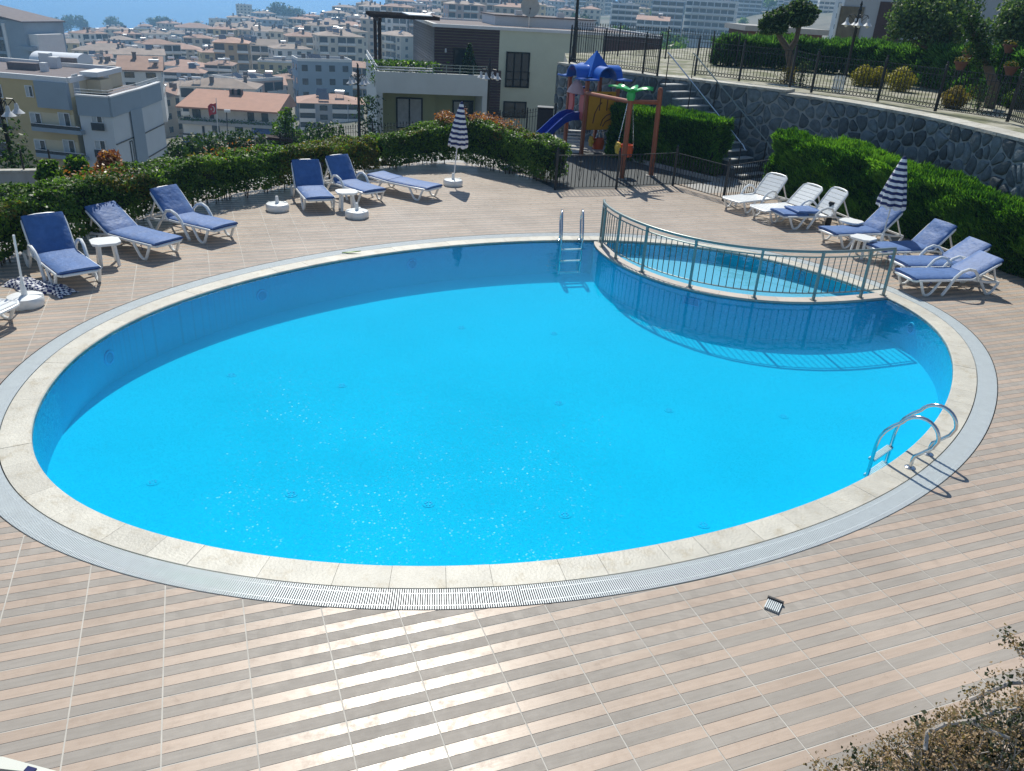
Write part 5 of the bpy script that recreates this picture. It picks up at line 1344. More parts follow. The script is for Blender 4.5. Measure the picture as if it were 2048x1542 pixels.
for (x, y, z, r) in lobes:
    for _ in range(int(72*r/.3)):
        v = Vector((random.gauss(0, 1), random.gauss(0, 1), random.gauss(.5, .8))).normalized(); e = Vector((x, y, z))+v*r*random.uniform(.75, 1.12); c_ = Vector((x, y, z))+v*r*.3
        tips.append((e, v)); tw.tube([c_, (c_+e)/2+Vector((random.gauss(0, .02), random.gauss(0, .02), .01)), e], [.005, .004, .0025], 4, cap=False)
    tw.tube([(random.uniform(-.2, .2), random.uniform(-.2, .2), 0), (x*.6, y*.6, z*.6), (x, y, z)], [.02, .014, .008], 6, cap=False)
for pts in ([(1850, 1500, 1.2), (1855, 1465, 1.25), (1890, 1448, 1.3), (1945, 1440, 1.32), (1985, 1425, 1.34), (2040, 1415, 1.35)], [(1935, 1440, 1.32), (1975, 1460, 1.3), (2030, 1480, 1.25)], [(1940, 1400, 1.25), (1975, 1385, 1.3), (2020, 1366, 1.36), (2060, 1366, 1.4)], [(2070, 1330, 1.5), (2040, 1305, 1.5), (2030, 1292, 1.5)]):
    pts = [(q[0], q[1], q[2]+.38) for q in pts]
    tw.tube([G(*q)-ob for q in pts], [.0105]*(len(pts)-1)+[.006], 6)
    for q in pts[1:]:
        e = G(*q)-ob; tips += [(e+Vector((random.gauss(0, .03), random.gauss(0, .03), .03)), Vector((0, 0, 1))) for _ in range(3)]
tw.build('twig', M['twig'], bush_, kind='stuff')
P = []; Nv = []; mi = []
for e, v in tips:
    d = random.random() < .76
    for _ in range(30 if d else 16):
        P.append(e+Vector((random.gauss(0, .026), random.gauss(0, .026), random.gauss(0, .022)))); Nv.append(v+Vector((random.gauss(0, .5), random.gauss(0, .5), random.gauss(0, .5)))); mi.append(0 if d else 1)
leafmesh('dry_flowers', np.array([tuple(p) for p in P]), np.array([tuple(p) for p in Nv]), np.where(np.array(mi) == 0, .0075, .012), [M['dry'], M['dry2']], bush_, .7, .7, .4, mi)
P = []; Nv = []
for (x, y, z, r) in lobes:
    k = int(900*r); p, v = blob_points((x, y, z-.05), r*.85, k); P.append(p); Nv.append(v)
leafmesh('inner_leaves', np.vstack(P), np.vstack(Nv), .02, [M['dry2']], bush_, .5)
# pale plastic housing just below the camera at the lower left
M['cream'] = mat('cream_plastic', (.66, .66, .58), .4, var=.05, scale=4)
hz = 2.6; q = [G(-60, 1505, hz), G(55, 1518, hz), G(150, 1560, hz), G(120, 1660, hz), G(-140, 1640, hz)]
q = [G(-140, 1512, hz), G(5, 1513, hz), G(128, 1546, hz), G(160, 1700, hz), G(-140, 1700, hz)]
hb = thing('outdoor_unit', 'cream plastic outdoor unit cut off by the lower left corner', 'air conditioner', q[0]); o0 = q[0]
MB().prism([((p-o0).x, (p-o0).y) for p in q][::-1], -.55, 0).build('casing', M['cream'], hb)
a, b2 = G(-100, 1532, hz)-o0, G(62, 1550, hz)-o0; MB().bar(a+Vector((0, 0, .001)), b2+Vector((0, 0, .001)), .012, .006).build('seam', M['gutter'], hb)
a, b2 = G(52, 1538, hz)-o0, G(70, 1543, hz)-o0; m_ = MB().bar(a+Vector((0, 0, .002)), b2+Vector((0, 0, .002)), .016, .004); m_.build('nameplate', M['navy'], hb)
# ================================================================== terrain, sea, far land
SEA_Z = -56.
CT = [(-15, 12, -1.6), (-12, 18, -1.7), (-9, 26, -1.6), (0, 29, -1.5), (4, 34, -2.2), (14, 26, -1.), (25, 15, 0), (40, 30, 2), (-35, 14, -4), (-30, 32, -6), (-16, 34, -3.2), (-8, 40, -3.4), (-5, 52, -4.2), (9, 55, -3.2), (30, 60, 0), (45, 80, 2), (-50, 88, -18), (-70, 70, -18), (-25, 70, -8)]
for (x, y, Y) in [(460,300,140),(700,262,150),(560,290,145),(330,330,110),(400,235,230),(650,205,230),(250,240,200),(780,190,190),(400,165,350),(640,140,350),(200,175,330),(800,110,350),(300,120,520),(600,95,520),(820,70,520),(150,105,700),(400,80,700),(650,55,700),(850,38,700),(60,98,860),(300,66,860),(480,48,860),(640,28,860),(-300,140,600),(-300,200,300),
    (1000,70,430),(1160,62,400),(1300,86,380),(1420,100,380),(1560,95,300),(1000,40,640),(1200,30,640),(1400,30,640),(1600,20,560),(1800,10,560),(2100,30,400),(1100,5,1000),(1400,-20,1000),(1800,-50,1000),(960,10,1100),(2400,-20,900)]:
    p = AT(x, y, Y); CT.append((p.x, p.y, p.z))
CT = np.array(CT); _ca = np.arctan2(CT[:, 0], CT[:, 1])*7; _cd = np.log(np.hypot(CT[:, 0], CT[:, 1]))*2.2
def ground(x, y):
    a = math.atan2(x, max(y, .1))*7; d = math.log(max(8, math.hypot(x, y)))*2.2
    w_ = 1/((_ca-a)**2+(_cd-d)**2+.02)**1.7; return float((w_*CT[:, 2]).sum()/w_.sum())
# where the coast runs
COAST = [(-800, 900), *[(AT(x, y, 1).x*900, 0) for x, y in ()]]
tm = MB(); NA, ND = 90, 70; vs = []; fs = []
for i in range(ND+1):
    d = 26*(1250/26)**(i/ND)
    for j in range(NA+1):
        a = R(-62)+R(112)*j/NA; x, y = d*sin(a), d*cos(a); z = ground(x, y)
        cd_ = np.interp(math.degrees(a), [-62, -38, -30, -24, -18, -13, -9, -6, -3, 0], [760, 790, 850, 870, 900, 930, 980, 1050, 1150, 1400])
        if d > cd_: z = min(z, SEA_Z-2-(d-cd_)*.1) if math.degrees(a) < -1 else z
        vs.append((x, y, z-.5))
for i in range(ND):
    for j in range(NA): q = i*(NA+1)+j; fs.append((q, q+1, q+NA+2, q+NA+1))
tm.add(vs, fs)
M['land'] = mat('town_ground', (.15, .14, .11), .95, var=.4, scale=.05, dirt=((.05, .075, .03), .02, .5, .9))
struct(tm.build('terrain', M['land'], None, True))
m, t, b = newmat('sea_water'); b.inputs['Base Color'].default_value = (.010, .12, .26, 1); b.inputs['Roughness'].default_value = .16; b.inputs['IOR'].default_value = 1.33
tc = N(t, 'ShaderNodeTexCoord'); nz = N(t, 'ShaderNodeTexNoise'); nz.inputs['Scale'].default_value = .12; nz.inputs['Detail'].default_value = 6; nz.inputs['Roughness'].default_value = .7; t.links.new(tc.outputs['Object'], nz.inputs[0])
bp = N(t, 'ShaderNodeBump'); bp.inputs['Strength'].default_value = .5; bp.inputs['Distance'].default_value = 1.5; t.links.new(nz.outputs[0], bp.inputs['Height']); t.links.new(bp.outputs[0], b.inputs['Normal']); M['sea'] = m
struct(MB().quad((-7000, 500, SEA_Z), (6000, 500, SEA_Z), (6000, 9000, SEA_Z), (-7000, 9000, SEA_Z)).build('sea', M['sea']))
hm = MB(); vs = []; fs = []; K = 60
M['hill'] = mat('far_hill', (.07, .085, .05), .95, var=.3, scale=.004)
for i in range(K+1):
    a = R(-9)+R(60)*i/K; d = 5200; zz = 30+75*(1-math.exp(-max(0, (math.degrees(a)+9))/5))+14*sin(i*.9)+9*sin(i*2.3)
    for dd, z in ((d-700, SEA_Z-1), (d-250, SEA_Z+(zz-SEA_Z)*.6), (d, zz), (d+900, SEA_Z-1)): vs.append((dd*sin(a), dd*cos(a), z))
for i in range(K):
    for j in range(3): fs.append((i*4+j, i*4+4+j, i*4+5+j, i*4+1+j))
hm.add(vs, fs); struct(hm.build('far_hills', M['hill'], None, True))
# pavement and low wall behind the left hedge
pv = MB(); pl = [(p[0], p[1]) for p in polyl(HL, .8)[0]]
pq = [(-4.6, 24.6), (-2.4, 26.6), (0, 25.6), (1.6, 29.5), (1, 32)]
a = [(x-.95, y+.5) for x, y in pl]+pq
bq = [(x-2.9, y+1.4) for x, y in pl]+[(-6, 26.6), (-4.4, 30), (-2, 31.5), (0.5, 33), (1.2, 33.5)]
for i in range(len(a)-1): pv.quad((*a[i], -.32), (*a[i+1], -.32), (*bq[i+1], -.36), (*bq[i], -.36)); pv.quad((*bq[i], -.36), (*bq[i+1], -.36), (*bq[i+1], -3.5), (*bq[i], -3.5)); pv.quad((*a[i+1], -.32), (*a[i], -.32), (*a[i], -3.), (*a[i+1], -3.))
struct(pv.build('footpath', M['concrete']))
lw = thing('low_wall', 'low pale concrete wall at the far left edge beyond the hedge', 'wall', AT(0, 352, 17.5)); a, b2 = AT(-160, 348, 18.2), AT(105, 346, 17.2)
MB().bar(a-Vector(lw.location)+Vector((0, 0, -.35)), b2-Vector(lw.location)+Vector((0, 0, -.35)), .2, .75).build('wall_body', M['concrete'], lw); MB().bar(a-Vector(lw.location)+Vector((0, 0, .055)), b2-Vector(lw.location)+Vector((0, 0, .055)), .26, .05).build('wall_cap', M['cap'], lw)
for k in range(6):
    p = a+(b2-a)*(k/5)-Vector(lw.location); MB().bar(p+Vector((0, 0, .05)), p+Vector((0, 0, .5)), .03).build('wall_post', M['iron'], lw)
for (x, y, Y, r, mt, lab) in [(100, 352, 16, .27, 'leaf', 'small bright green bush behind the left hedge'), (156, 348, 16.5, .31, 'leaf', 'yellow green conical bush behind the left hedge'), (222, 338, 17.5, .33, 'leaf_red', 'orange leaved bush just above the left hedge'), (-4, 330, 19, .9, 'darkleaf', 'dark tree foliage behind the lamp at the left edge'), (630, 290, 30, .0, 'leaf', '')]:
    if r: bush(lab, 'round_bush', 'bush', AT(x, y, Y)-Vector((0, 0, r*1.0)), r, [M[mt]], .05, 1500, (1, 1, 1.1), 'bushes beyond the left hedge')
b0 = AT(575, 300, 42); mp4 = lambda x, y: tuple(AT(x, y, 42)-b0)
tree('light green leafy tree between the orange roofed house and the dark ramp', b0, [(0, 0, -3, .15), (0, 0, .3, .12), (*mp4(572, 270), .08)], [(*mp4(570, 262), .75), (*mp4(574, 238), .5), (*mp4(590, 285), .8), (*mp4(555, 288), .7), (*mp4(608, 296), .6), (*mp4(573, 222), .3)], [M['leaf']], .09, 900, 'leafy_tree')
for (x, y, Y, r, lab) in [(415, 292, 33, .8, 'dark green bush below the flag beyond the left hedge'), (455, 288, 35, .9, 'dark green bush right of the flag pole foot beyond the hedge'), (497, 285, 35, .8, 'dark green bush at the left end of the dark carport'), (650, 268, 34, .8, 'dark green bush left of the lamp post behind the hedge'), (375, 298, 31, .7, 'dark green bush before the blue awning beyond the hedge')]:
    bush(lab, 'round_bush', 'bush', AT(x, y+8, Y)-Vector((0, 0, r*1.1)), r, [M['darkleaf'], M['leaf']], .07, 1300, (1.3, 1, 1), 'bushes beyond the left hedge')
cl = thing('climbing_shrub', 'dark climbing shrub hanging beside the villa corner pillar', 'climber', AT(738, 250, 50)); n_ = 900; p = np.column_stack([RNG.normal(0, .35, n_), RNG.normal(0, .2, n_), -1.5+RNG.random(n_)*3.2]); leafmesh('foliage', p, RNG.normal(size=(n_, 3)), .09, [M['darkleaf']], cl)

# ================================================================== buildings
WALLC = {'cream': (.64, .58, .47), 'beige': (.54, .46, .36), 'white': (.74, .73, .70), 'grey': (.40, .41, .42), 'pink': (.58, .43, .36), 'yellow': (.62, .50, .28), 'ochre': (.52, .37, .21), 'pale green': (.50, .53, .42), 'blue grey': (.30, .37, .44)}
for k, c in WALLC.items(): M['w_'+k] = mat('render_'+k.replace(' ', '_'), c, .88, var=.10, scale=.35, dirt=((c[0]*.7, c[1]*.68, c[2]*.64), .8, .6, .5))
M['rooftile'] = mat('clay_roof_tiles', (.36, .215, .155), .85, var=.22, scale=.5, objvar=.22)
M['rooftile2'] = mat('faded_roof_tiles', (.33, .255, .205), .88, var=.25, scale=.5, objvar=.22)
M['roofgrey'] = mat('roof_felt', (.16, .135, .125), .9, var=.2, scale=.4); M['roofwhite'] = mat('white_sheet_roof', (.75, .76, .78), .4, var=.06)
M['tank'] = mat('solar_tank_white', (.72, .73, .74), .3); M['panel'] = mat('solar_panel', (.02, .03, .06), .15)
M['darkwin'] = mat('dark_window', (.03, .037, .045), .12, var=.3, scale=.3, objvar=.2)
M['winframe'] = mat('dark_window_frame', (.010, .010, .011), .6, spec=.2); M['wframe'] = mat('white_window_frame', (.7, .7, .7), .4)
CH = MB().box((0, 0, .6), (.7, .7, 1.2)).box((0, 0, 1.25), (.9, .9, .1)).mesh('chimney', M['roofgrey'])
TK = MB().tube([(-.9, 0, 1.1), (.9, 0, 1.1)], .32, 8).bar((-.7, 0, 0), (-.7, 0, .8), .08).bar((.7, 0, 0), (.7, 0, .8), .08).mesh('water_tank', M['tank'])
SP = MB().add([(-1, -1.4, .15), (1, -1.4, .15), (1, .3, 1.3), (-1, .3, 1.3)], [(0, 1, 2, 3)]).bar((-.9, .3, 0), (-.9, .3, 1.3), .06).bar((.9, .3, 0), (.9, .3, 1.3), .06).mesh('solar_panel', M['panel'])
def block(label, cat, P, wd, dp, h, yaw, fl, wall, roof='hip', style='flat', group=None, name='apartment_block', roofm='rooftile', near=False, ncol=None, clutter=3, acc='white'):
    """front facade towards local -y, P = middle of the front foot"""
    root = thing(name, label, cat, P, yaw, group)
    wallm = M['w_'+wall] if isinstance(wall, str) else wall
    MB().box((0, dp/2, h/2-2), (wd, dp, h+4)).build('wall', wallm, root)
    fh = h/fl; ncol = ncol or max(2, int(round(wd/3.1)))
    wn = MB(); bl = MB(); fr = MB()
    wins = []
    for f in range(fl):
        z = f*fh+fh*.5
        for c in range(ncol):
            x = -wd/2+wd*(c+.5)/ncol
            wide = (style == 'balcony' and (c % 3 != 1 or ncol < 3)) or style == 'bands'
            ww = wd/ncol*(.86 if wide else .42); hh_ = fh*(.74 if wide else .46)
            wins.append((x, -.0, z, ww, hh_, 0))
            if wide: bl.box((x, -.55, f*fh+.16), (wd/ncol*.97, 1.2, .2)); bl.box((x, -1.1, f*fh+.52), (wd/ncol*.97, .08, .55))
        for sgn in (-1, 1):
            ns_ = max(1, int(dp/4))
            for c in range(ns_): wins.append((sgn*wd/2, dp*(c+.5)/ns_, z, 1.3, fh*.44, sgn))
    for (x, y, z, ww, hh_, sd_) in wins:
        if near and sd_ == 0:
            fo = MB().box((x, -.03, z), (ww+.14, .1, hh_+.14)).build('window', M['winframe'], root)
            np_ = 2 if ww > 1 else 1
            for q in range(np_): MB().box((x-ww/2+ww*(q+.5)/np_, -.085, z), (ww/np_-.07, .02, hh_-.06)).build('pane', M['glass'], fo)
        elif sd_ == 0: wn.box((x, -.02, z), (ww, .1, hh_))
        else: wn.box((x, y, z), (.1, ww, hh_))
    if wn.f: wn.build('window', M['darkwin'], root, kind='stuff')
    if bl.f: bl.build('balcony', M['w_'+acc], root, kind='stuff')
    ov = .4
    if roof == 'hip':
        rise = min(wd, dp)*.14; a, b2 = wd/2+ov, dp/2+ov; i = min(a, b2)
        ra = max(.05, a-i); rb_ = max(.05, b2-i); m_ = MB(); cy = dp/2
        m_.add([(-a, cy-b2, h), (a, cy-b2, h), (a, cy+b2, h), (-a, cy+b2, h), (-ra, cy-rb_, h+rise), (ra, cy-rb_, h+rise), (ra, cy+rb_, h+rise), (-ra, cy+rb_, h+rise)], [(0, 1, 5, 4), (1, 2, 6, 5), (2, 3, 7, 6), (3, 0, 4, 7), (4, 5, 6, 7), (3, 2, 1, 0)])
        m_.build('roof', M[roofm], root); rzf = lambda x, y: h+rise*min(1, (a-abs(x))/i, (b2-abs(y-cy))/i)
    elif roof == 'gable':
        rise = dp*.15; a = wd/2+ov; m_ = MB(); m_.add([(-a, -ov, h-.1), (a, -ov, h-.1), (a, dp/2, h+rise), (-a, dp/2, h+rise), (a, dp+ov, h-.1), (-a, dp+ov, h-.1)], [(0, 1, 2, 3), (3, 2, 4, 5), (0, 3, 5), (1, 4, 2), (5, 4, 1, 0)]); m_.build('roof', M[roofm], root); rzf = lambda x, y: h+rise*(1-abs(y-dp/2)/(dp/2+ov))
    elif roof == 'shed':
        rise = dp*.22; a = wd/2+ov; m_ = MB(); m_.add([(-a, -ov, h), (a, -ov, h), (a, dp*.8, h+rise), (-a, dp*.8, h+rise), (a, dp+ov, h), (-a, dp+ov, h), (-a, -ov, h-.22), (a, -ov, h-.22)], [(0, 1, 2, 3), (3, 2, 4, 5), (6, 7, 1, 0), (0, 3, 5), (1, 4, 2)]); m_.build('roof', M[roofm], root); rzf = lambda x, y: h+rise*max(0, min(1, y/(dp*.8)))
    else:
        m_ = MB(); m_.box((0, dp/2, h+.05), (wd-.3, dp-.3, .1)); m_.build('roof', M['roofgrey'] if roofm == 'rooftile' else M[roofm], root); q = MB()
        q.box((0, .1, h+.3), (wd+.1, .25, .6)).box((0, dp-.1, h+.3), (wd+.1, .25, .6)).box((-wd/2+.1, dp/2, h+.3), (.25, dp-.3, .6)).box((wd/2-.1, dp/2, h+.3), (.25, dp-.3, .6)); q.build('parapet', M['w_'+acc], root); rzf = lambda x, y: h
    for k in range(clutter):
        x, y = random.uniform(-wd*.4, wd*.4), random.uniform(dp*.15, dp*.8); kk = random.choice('cctp')
        me = {'c': CH, 't': TK, 'p': SP}[kk]; inst({'c': 'chimney', 't': 'water_tank', 'p': 'solar_panel'}[kk], me, root, (x, y, rzf(x, y)-.1), (0, 0, random.choice((0, .2, -.2))))
    return root
def facing(P, extra=0.): return -math.atan2(P[0], P[1])+extra
# explicit blocks read from the photo: left, right and top pixel of the front, foot pixel, distance
EXP = [(1225,1279,10,78,380,6,'blue grey','flat','bands','six storey dark apartment block with white balcony bands right of the lamp pole'),
 (1306,1369,2,92,390,7,'blue grey','flat','bands','tall dark apartment block with white bands, second of the three modern blocks'),
 (1373,1472,3,84,400,6,'white','flat','bands','widest white modern apartment block above the garden gate'),
 (1274,1338,40,92,360,4,'white','gable','bands','low white modern block in front of the two taller dark blocks'),
 (1166,1203,18,62,420,4,'cream','hip','flat','small cream hip roofed block right of the satellite dish'),
 (1118,1152,20,60,430,3,'cream','hip','flat','pale hip roofed block just behind the villa roof'),
 (1278,1301,17,45,470,3,'yellow','hip','flat','yellow tower house with orange roof between the modern blocks'),
 (1478,1526,-8,60,520,8,'blue grey','flat','bands','tall bluish block left of the clipped pine'),
 (1530,1570,-14,48,600,9,'white','flat','bands','tall far white block directly behind the clipped pine'),
 (1600,1640,-12,42,560,8,'blue grey','flat','bands','tall bluish block just right of the clipped pine'),
 (1642,1672,-6,48,480,6,'white','flat','bands','white block beside the corner of the garden house'),
 (457,538,38,64,690,3,'white','flat','balcony','long white apartment row with boxy stair towers near the shore'),
 (472,500,10,40,760,5,'cream','flat','flat','tall pale block with a dish rising above the town near the shore'),
 (552,606,36,66,640,4,'beige','flat','flat','plain beige block in front of the dark shore trees'),
 (607,640,32,66,620,5,'pink','hip','flat','brick red block below the shore trees'),
 (480,564,64,78,600,2,'white','flat','flat','long low hall with a bright white roof in the middle of town'),
 (622,650,60,104,470,6,'blue grey','flat','balcony','narrow blue grey tower in the middle of town'),
 (884,920,12,42,560,4,'white','hip','flat','white hip roofed block left of the pale towers behind the villa'),
 (921,978,7,48,520,5,'cream','flat','flat','cream tower block behind the villa roof'),
 (981,1040,-4,46,520,6,'beige','flat','flat','wide beige tower block behind the satellite dish'),
 (1048,1092,-6,40,600,6,'white','flat','flat','white tower block above the satellite dish'),
 (150,262,102,135,330,3,'cream','hip','flat','long cream block with orange roof right behind the vaulted silver roof'),
 (355,432,56,80,560,3,'cream','hip','flat','broad cream school like block with a bright orange roof'),
 (312,400,98,132,330,4,'beige','hip','balcony','beige hip roofed block above the striped balconies'),
 (330,405,145,205,235,5,'blue grey','hip','balcony','blue grey block with rounded balconies above the flag house'),
 (410,462,130,190,245,5,'beige','hip','balcony','beige balcony block beside the gabled grey house'),
 (455,570,168,205,210,3,'grey','gable','flat','grey gabled house with a row of small attic windows'),
 (600,726,207,262,165,3,'grey','hip','balcony','grey hip roofed house left of the street lamp'),
 (560,640,158,196,230,3,'beige','hip','flat','beige house with brown roof behind the grey gabled house'),
 (655,690,133,190,260,5,'white','flat','flat','white stair tower with a flat white top right of town centre'),
 (625,660,150,185,255,3,'cream','gable','flat','small cream house beside the white stair tower'),
 (240,318,140,200,160,3,'white','shed','flat','white house with plain orange roof behind the yellow building'),
]
taken = []
for (xl, xr, yt, yb, Y, fl, wc, rf_, stl, lab) in EXP:
    a, b2 = AT(xl, yt, Y), AT(xr, yt, Y); f_ = AT((xl+xr)/2, yb, Y); wd = (b2-a).length; zt_ = AT((xl+xr)/2, yt, Y).z; h = max(5, zt_-f_.z)
    P = Vector(((a.x+b2.x)/2, Y, zt_-h)); dp = min(22, max(9, wd*.75))
    block(lab, 'apartment block' if fl > 3 else 'house', P, wd, dp, h, facing(P)+random.uniform(-.2, .2), fl, wc, rf_, stl, 'town buildings', 'apartment_block' if fl > 3 else 'town_house', random.choice(('rooftile', 'rooftile2')), near=Y < 240, clutter=3 if rf_ != 'hip' else 4)
    taken.append((P.x, P.y, wd*.62+4))
cnt = 0; seen_lab = {}
ring_d = 185
def where(x, y, Y):
    d = 'nearest rows' if Y < 250 else 'near town' if Y < 340 else 'mid town' if Y < 500 else 'far town' if Y < 680 else 'by the shore'
    lm = [(40, 'left block'), (130, 'silver vault'), (200, 'yellow building'), (280, 'orange roof'), (360, 'flag house'), (430, 'flag'), (490, 'flag house chimneys'), (570, 'leafy tree'), (640, 'grey house'), (718, 'street lamp'), (790, 'pergola'), (870, 'villa corner'), (960, 'villa cladding'), (1060, 'satellite dish'), (1150, 'tall lamp pole'), (1260, 'dark blocks'), (1400, 'white block'), (1560, 'clipped pine'), (1660, 'garden house')]
    l = min(lm, key=lambda q: abs(q[0]-x)); dx = x-l[0]
    return d+', '+('above the ' if abs(dx) < 14 else 'up left of the ' if dx < 0 else 'up right of the ')+l[1]
while ring_d < 900 and cnt < 266:
    stp = 15.5+ring_d*.012; a = R(-36)
    while a < R(22):
        az = a+random.uniform(-.004, .004); d = ring_d*random.uniform(.965, 1.035); x, y = d*sin(az), d*cos(az)
        wd = random.uniform(9, 16); gap = random.uniform(1.5, 5)+(0 if ring_d < 500 else 5)
        a += (wd+gap)/ring_d
        z = ground(x, y)
        cd_ = np.interp(math.degrees(az), [-62, -38, -30, -24, -18, -13, -9, -6, -3, 0], [720, 750, 800, 830, 860, 880, 930, 1000, 1100, 1300])
        if d > cd_-15: continue
        u, v = PX((x, y, z+9))
        if u < -60 or u > 1760 or v > 300 or v < -40: continue
        if u > 735 and u < 1330 and y < 330: continue
        if any((x-q[0])**2+(y-q[1])**2 < (q[2]+wd*.45)**2 for q in taken): continue
        if random.random() < .04: continue
        if 1090 < u < 1700 and d < 640: continue
        fl = random.choice((3, 3, 4) if d < 260 else (3, 4, 4, 5, 5, 6)) if u < 900 else random.choice((4, 5, 5, 6, 7))
        h = fl*2.85; wc = random.choice(('cream', 'cream', 'beige', 'beige', 'white', 'white', 'pink', 'grey', 'yellow', 'ochre', 'blue grey')); rf_ = random.choice(('hip', 'hip', 'hip', 'hip', 'gable', 'flat')); rm = random.choice(('rooftile', 'rooftile2', 'rooftile2')); stl = random.choice(('flat', 'balcony', 'balcony'))
        dp = random.uniform(8, 11.5); P = Vector((x, y, z-.5))
        sto = {2: 'two', 3: 'three', 4: 'four', 5: 'five', 6: 'six', 7: 'seven'}[fl]
        mk = lambda wc: f"{sto} storey {wc} {'house' if fl < 3 else 'block'}, {dict(hip='hip', gable='gable', flat='flat')[rf_]} roof, {where(u, v, d)}"
        for _q in range(30):
            lab = mk(wc)
            if lab not in seen_lab: break
            wc = random.choice(list(WALLC))
        seen_lab[lab] = 1
        block(lab, 'house' if fl < 3 else 'apartment block', P, wd, dp, h, facing(P)+random.choice((random.uniform(-.35, .35), random.uniform(-.9, .9))), fl, wc, rf_, stl, 'town buildings', 'town_house' if fl < 3 else 'apartment_block', rm, clutter=random.choice((4, 5, 6, 7)) if ring_d < 600 else 3)
        taken.append((x, y, wd*.5)); cnt += 1
    ring_d += stp
print('town', cnt)
# ------------------------------------------------------------------ trees of the town and the shore
def town_tree(label, P, r, mats, nl=260, size=None, group='trees in the town', conif=False):
    root = thing('town_tree', label, 'tree', P, 0, group); MB().tube([(0, 0, -2), (0, 0, r*.9)], [r*.12, r*.07], 6).build('trunk', M['bark'], root)
    pp = []; vv = []
    for k in range(5 if not conif else 1):
        c_ = (random.uniform(-.5, .5)*r, random.uniform(-.4, .4)*r, r*random.uniform(.8, 1.5)); p, v = blob_points(c_, r*random.uniform(.5, .75), nl//3 if not conif else nl, (1, 1, .9) if not conif else (.5, .5, 1.7), .6); pp.append(p); vv.append(v)
    leafmesh('crown', np.vstack(pp), np.vstack(vv), size or r*.13, mats, root, .7, .9)
SH = [(98, 52, 840, 8, 'first'), (118, 48, 842, 9, 'second'), (140, 48, 845, 9, 'third'), (162, 46, 846, 8, 'fourth'), (222, 48, 850, 8, ''), (240, 52, 850, 6, ''), (305, 48, 852, 6, ''), (322, 44, 852, 7, ''), (338, 44, 850, 6, ''), (545, 30, 800, 9, ''), (562, 26, 800, 9, ''), (580, 24, 800, 8, ''), (595, 30, 800, 7, ''), (512, 32, 800, 6, ''), (400, 52, 830, 6, ''), (425, 54, 820, 5, '')]
for k, (x, y, Y, r, _) in enumerate(SH):
    P = AT(x, y, Y); P.z -= r*1.1
    lab = {0: 'leftmost round shore tree against the sea', 1: 'second shore tree of the left clump', 2: 'third shore tree of the left clump', 3: 'rightmost shore tree of the left clump', 4: 'big shore tree of the middle pair', 5: 'small shore tree of the middle pair', 6: 'left shore tree of the third clump', 7: 'tall shore tree of the third clump', 8: 'right shore tree of the third clump', 9: 'dark pine left end of the headland wood', 10: 'second dark pine of the headland wood', 11: 'tallest dark pine of the headland wood', 12: 'right end pine of the headland wood', 13: 'low tree beside the tall pale block by the shore', 14: 'shore tree above the orange school roof', 15: 'small shore tree left of the tall pale block'}[k]
    town_tree(lab, P, r, [M['darkleaf']], 320, r*.12, 'trees along the shore')
nt_ = 0
for _ in range(900):
    if nt_ >= 80: break
    az = R(random.uniform(-31, 15)); d = random.uniform(170, 760); x, y = d*sin(az), d*cos(az)
    u, v = PX((x, y, ground(x, y)+5))
    if v > 290 or v < 0 or u < 0 or (735 < u < 1330 and y < 300) or any((x-q[0])**2+(y-q[1])**2 < (q[2]+2.5)**2 for q in taken): continue
    lab = 'green tree in '+where(u, v, d)
    if lab in seen_lab: continue
    seen_lab[lab] = 1; r = random.uniform(2.6, 5); town_tree(lab, (x, y, ground(x, y)-.5), r, [M['darkleaf'] if random.random() < .6 else M['leaf']], 200); taken.append((x, y, r)); nt_ += 1
# ================================================================== buildings that stand close
def plane(A, B):
    A, B = Vector((A[0], A[1], 0)), Vector((B[0], B[1], 0)); ex = (B-A).normalized(); ey = Vector((-ex.y, ex.x, 0))
    if ey.y < 0: ey = -ey
    def loc(x, y, off=0.):
        d = ray(x, y); o_ = Vector((0, 0, CAMH)); t_ = ((A-o_).dot(ey)+off)/d.dot(ey); P = o_+d*t_; return (P-A).dot(ex), P.z
    return A, math.atan2(ex.y, ex.x), loc, (B-A).length
def rect(loc, x0, y0, x1, y1, off=0.):
    a = loc(x0, y0, off); b2 = loc(x1, y1, off); return min(a[0], b2[0]), min(a[1], b2[1]), max(a[0], b2[0]), max(a[1], b2[1])
def bx(mb, x0, z0, x1, z1, y0, y1): return mb.box(((x0+x1)/2, (y0+y1)/2, (z0+z1)/2), (x1-x0, y1-y0, z1-z0))
def window(root, r, y, frame='winframe', panes=2, rail=False, deep=.08, curtain=None, name='window'):
    x0, z0, x1, z1 = r; t_ = .09; m_ = MB()
    bx(m_, x0, z1-t_, x1, z1, y-deep, y); bx(m_, x0, z0, x1, z0+t_, y-deep, y)
    for q in range(panes+1): xx = x0+t_/2+(x1-x0-t_)*q/panes; bx(m_, xx-t_/2, z0+t_, xx+t_/2, z1-t_, y-deep, y)
    w_ = m_.build(name, M[frame], root)
    for q in range(panes):
        xa = x0+t_+(x1-x0-t_)*q/panes; xb = x0+(x1-x0-t_)*(q+1)/panes
        bx(MB(), xa, z0+t_, xb, z1-t_, y-deep*.45, y-deep*.3).build('pane', M[curtain] if curtain and (q in (0, 2) or name == 'glass_door') else M['glass'], w_)
    if rail:
        m_ = MB(); zr = z0+min(1.0, (z1-z0)*.45)
        for z in (z0+.08, z0+(zr-z0)*.5, zr): bx(m_, x0-.02, z-.02, x1+.02, z+.02, y-deep-.08, y-deep-.04)
        for q in range(4): xx = x0+(x1-x0)*q/3; bx(m_, xx-.015, z0, xx+.015, zr, y-deep-.1, y-deep-.08)
        m_.build('guard_rail', M['winframe'], w_)
    return w_
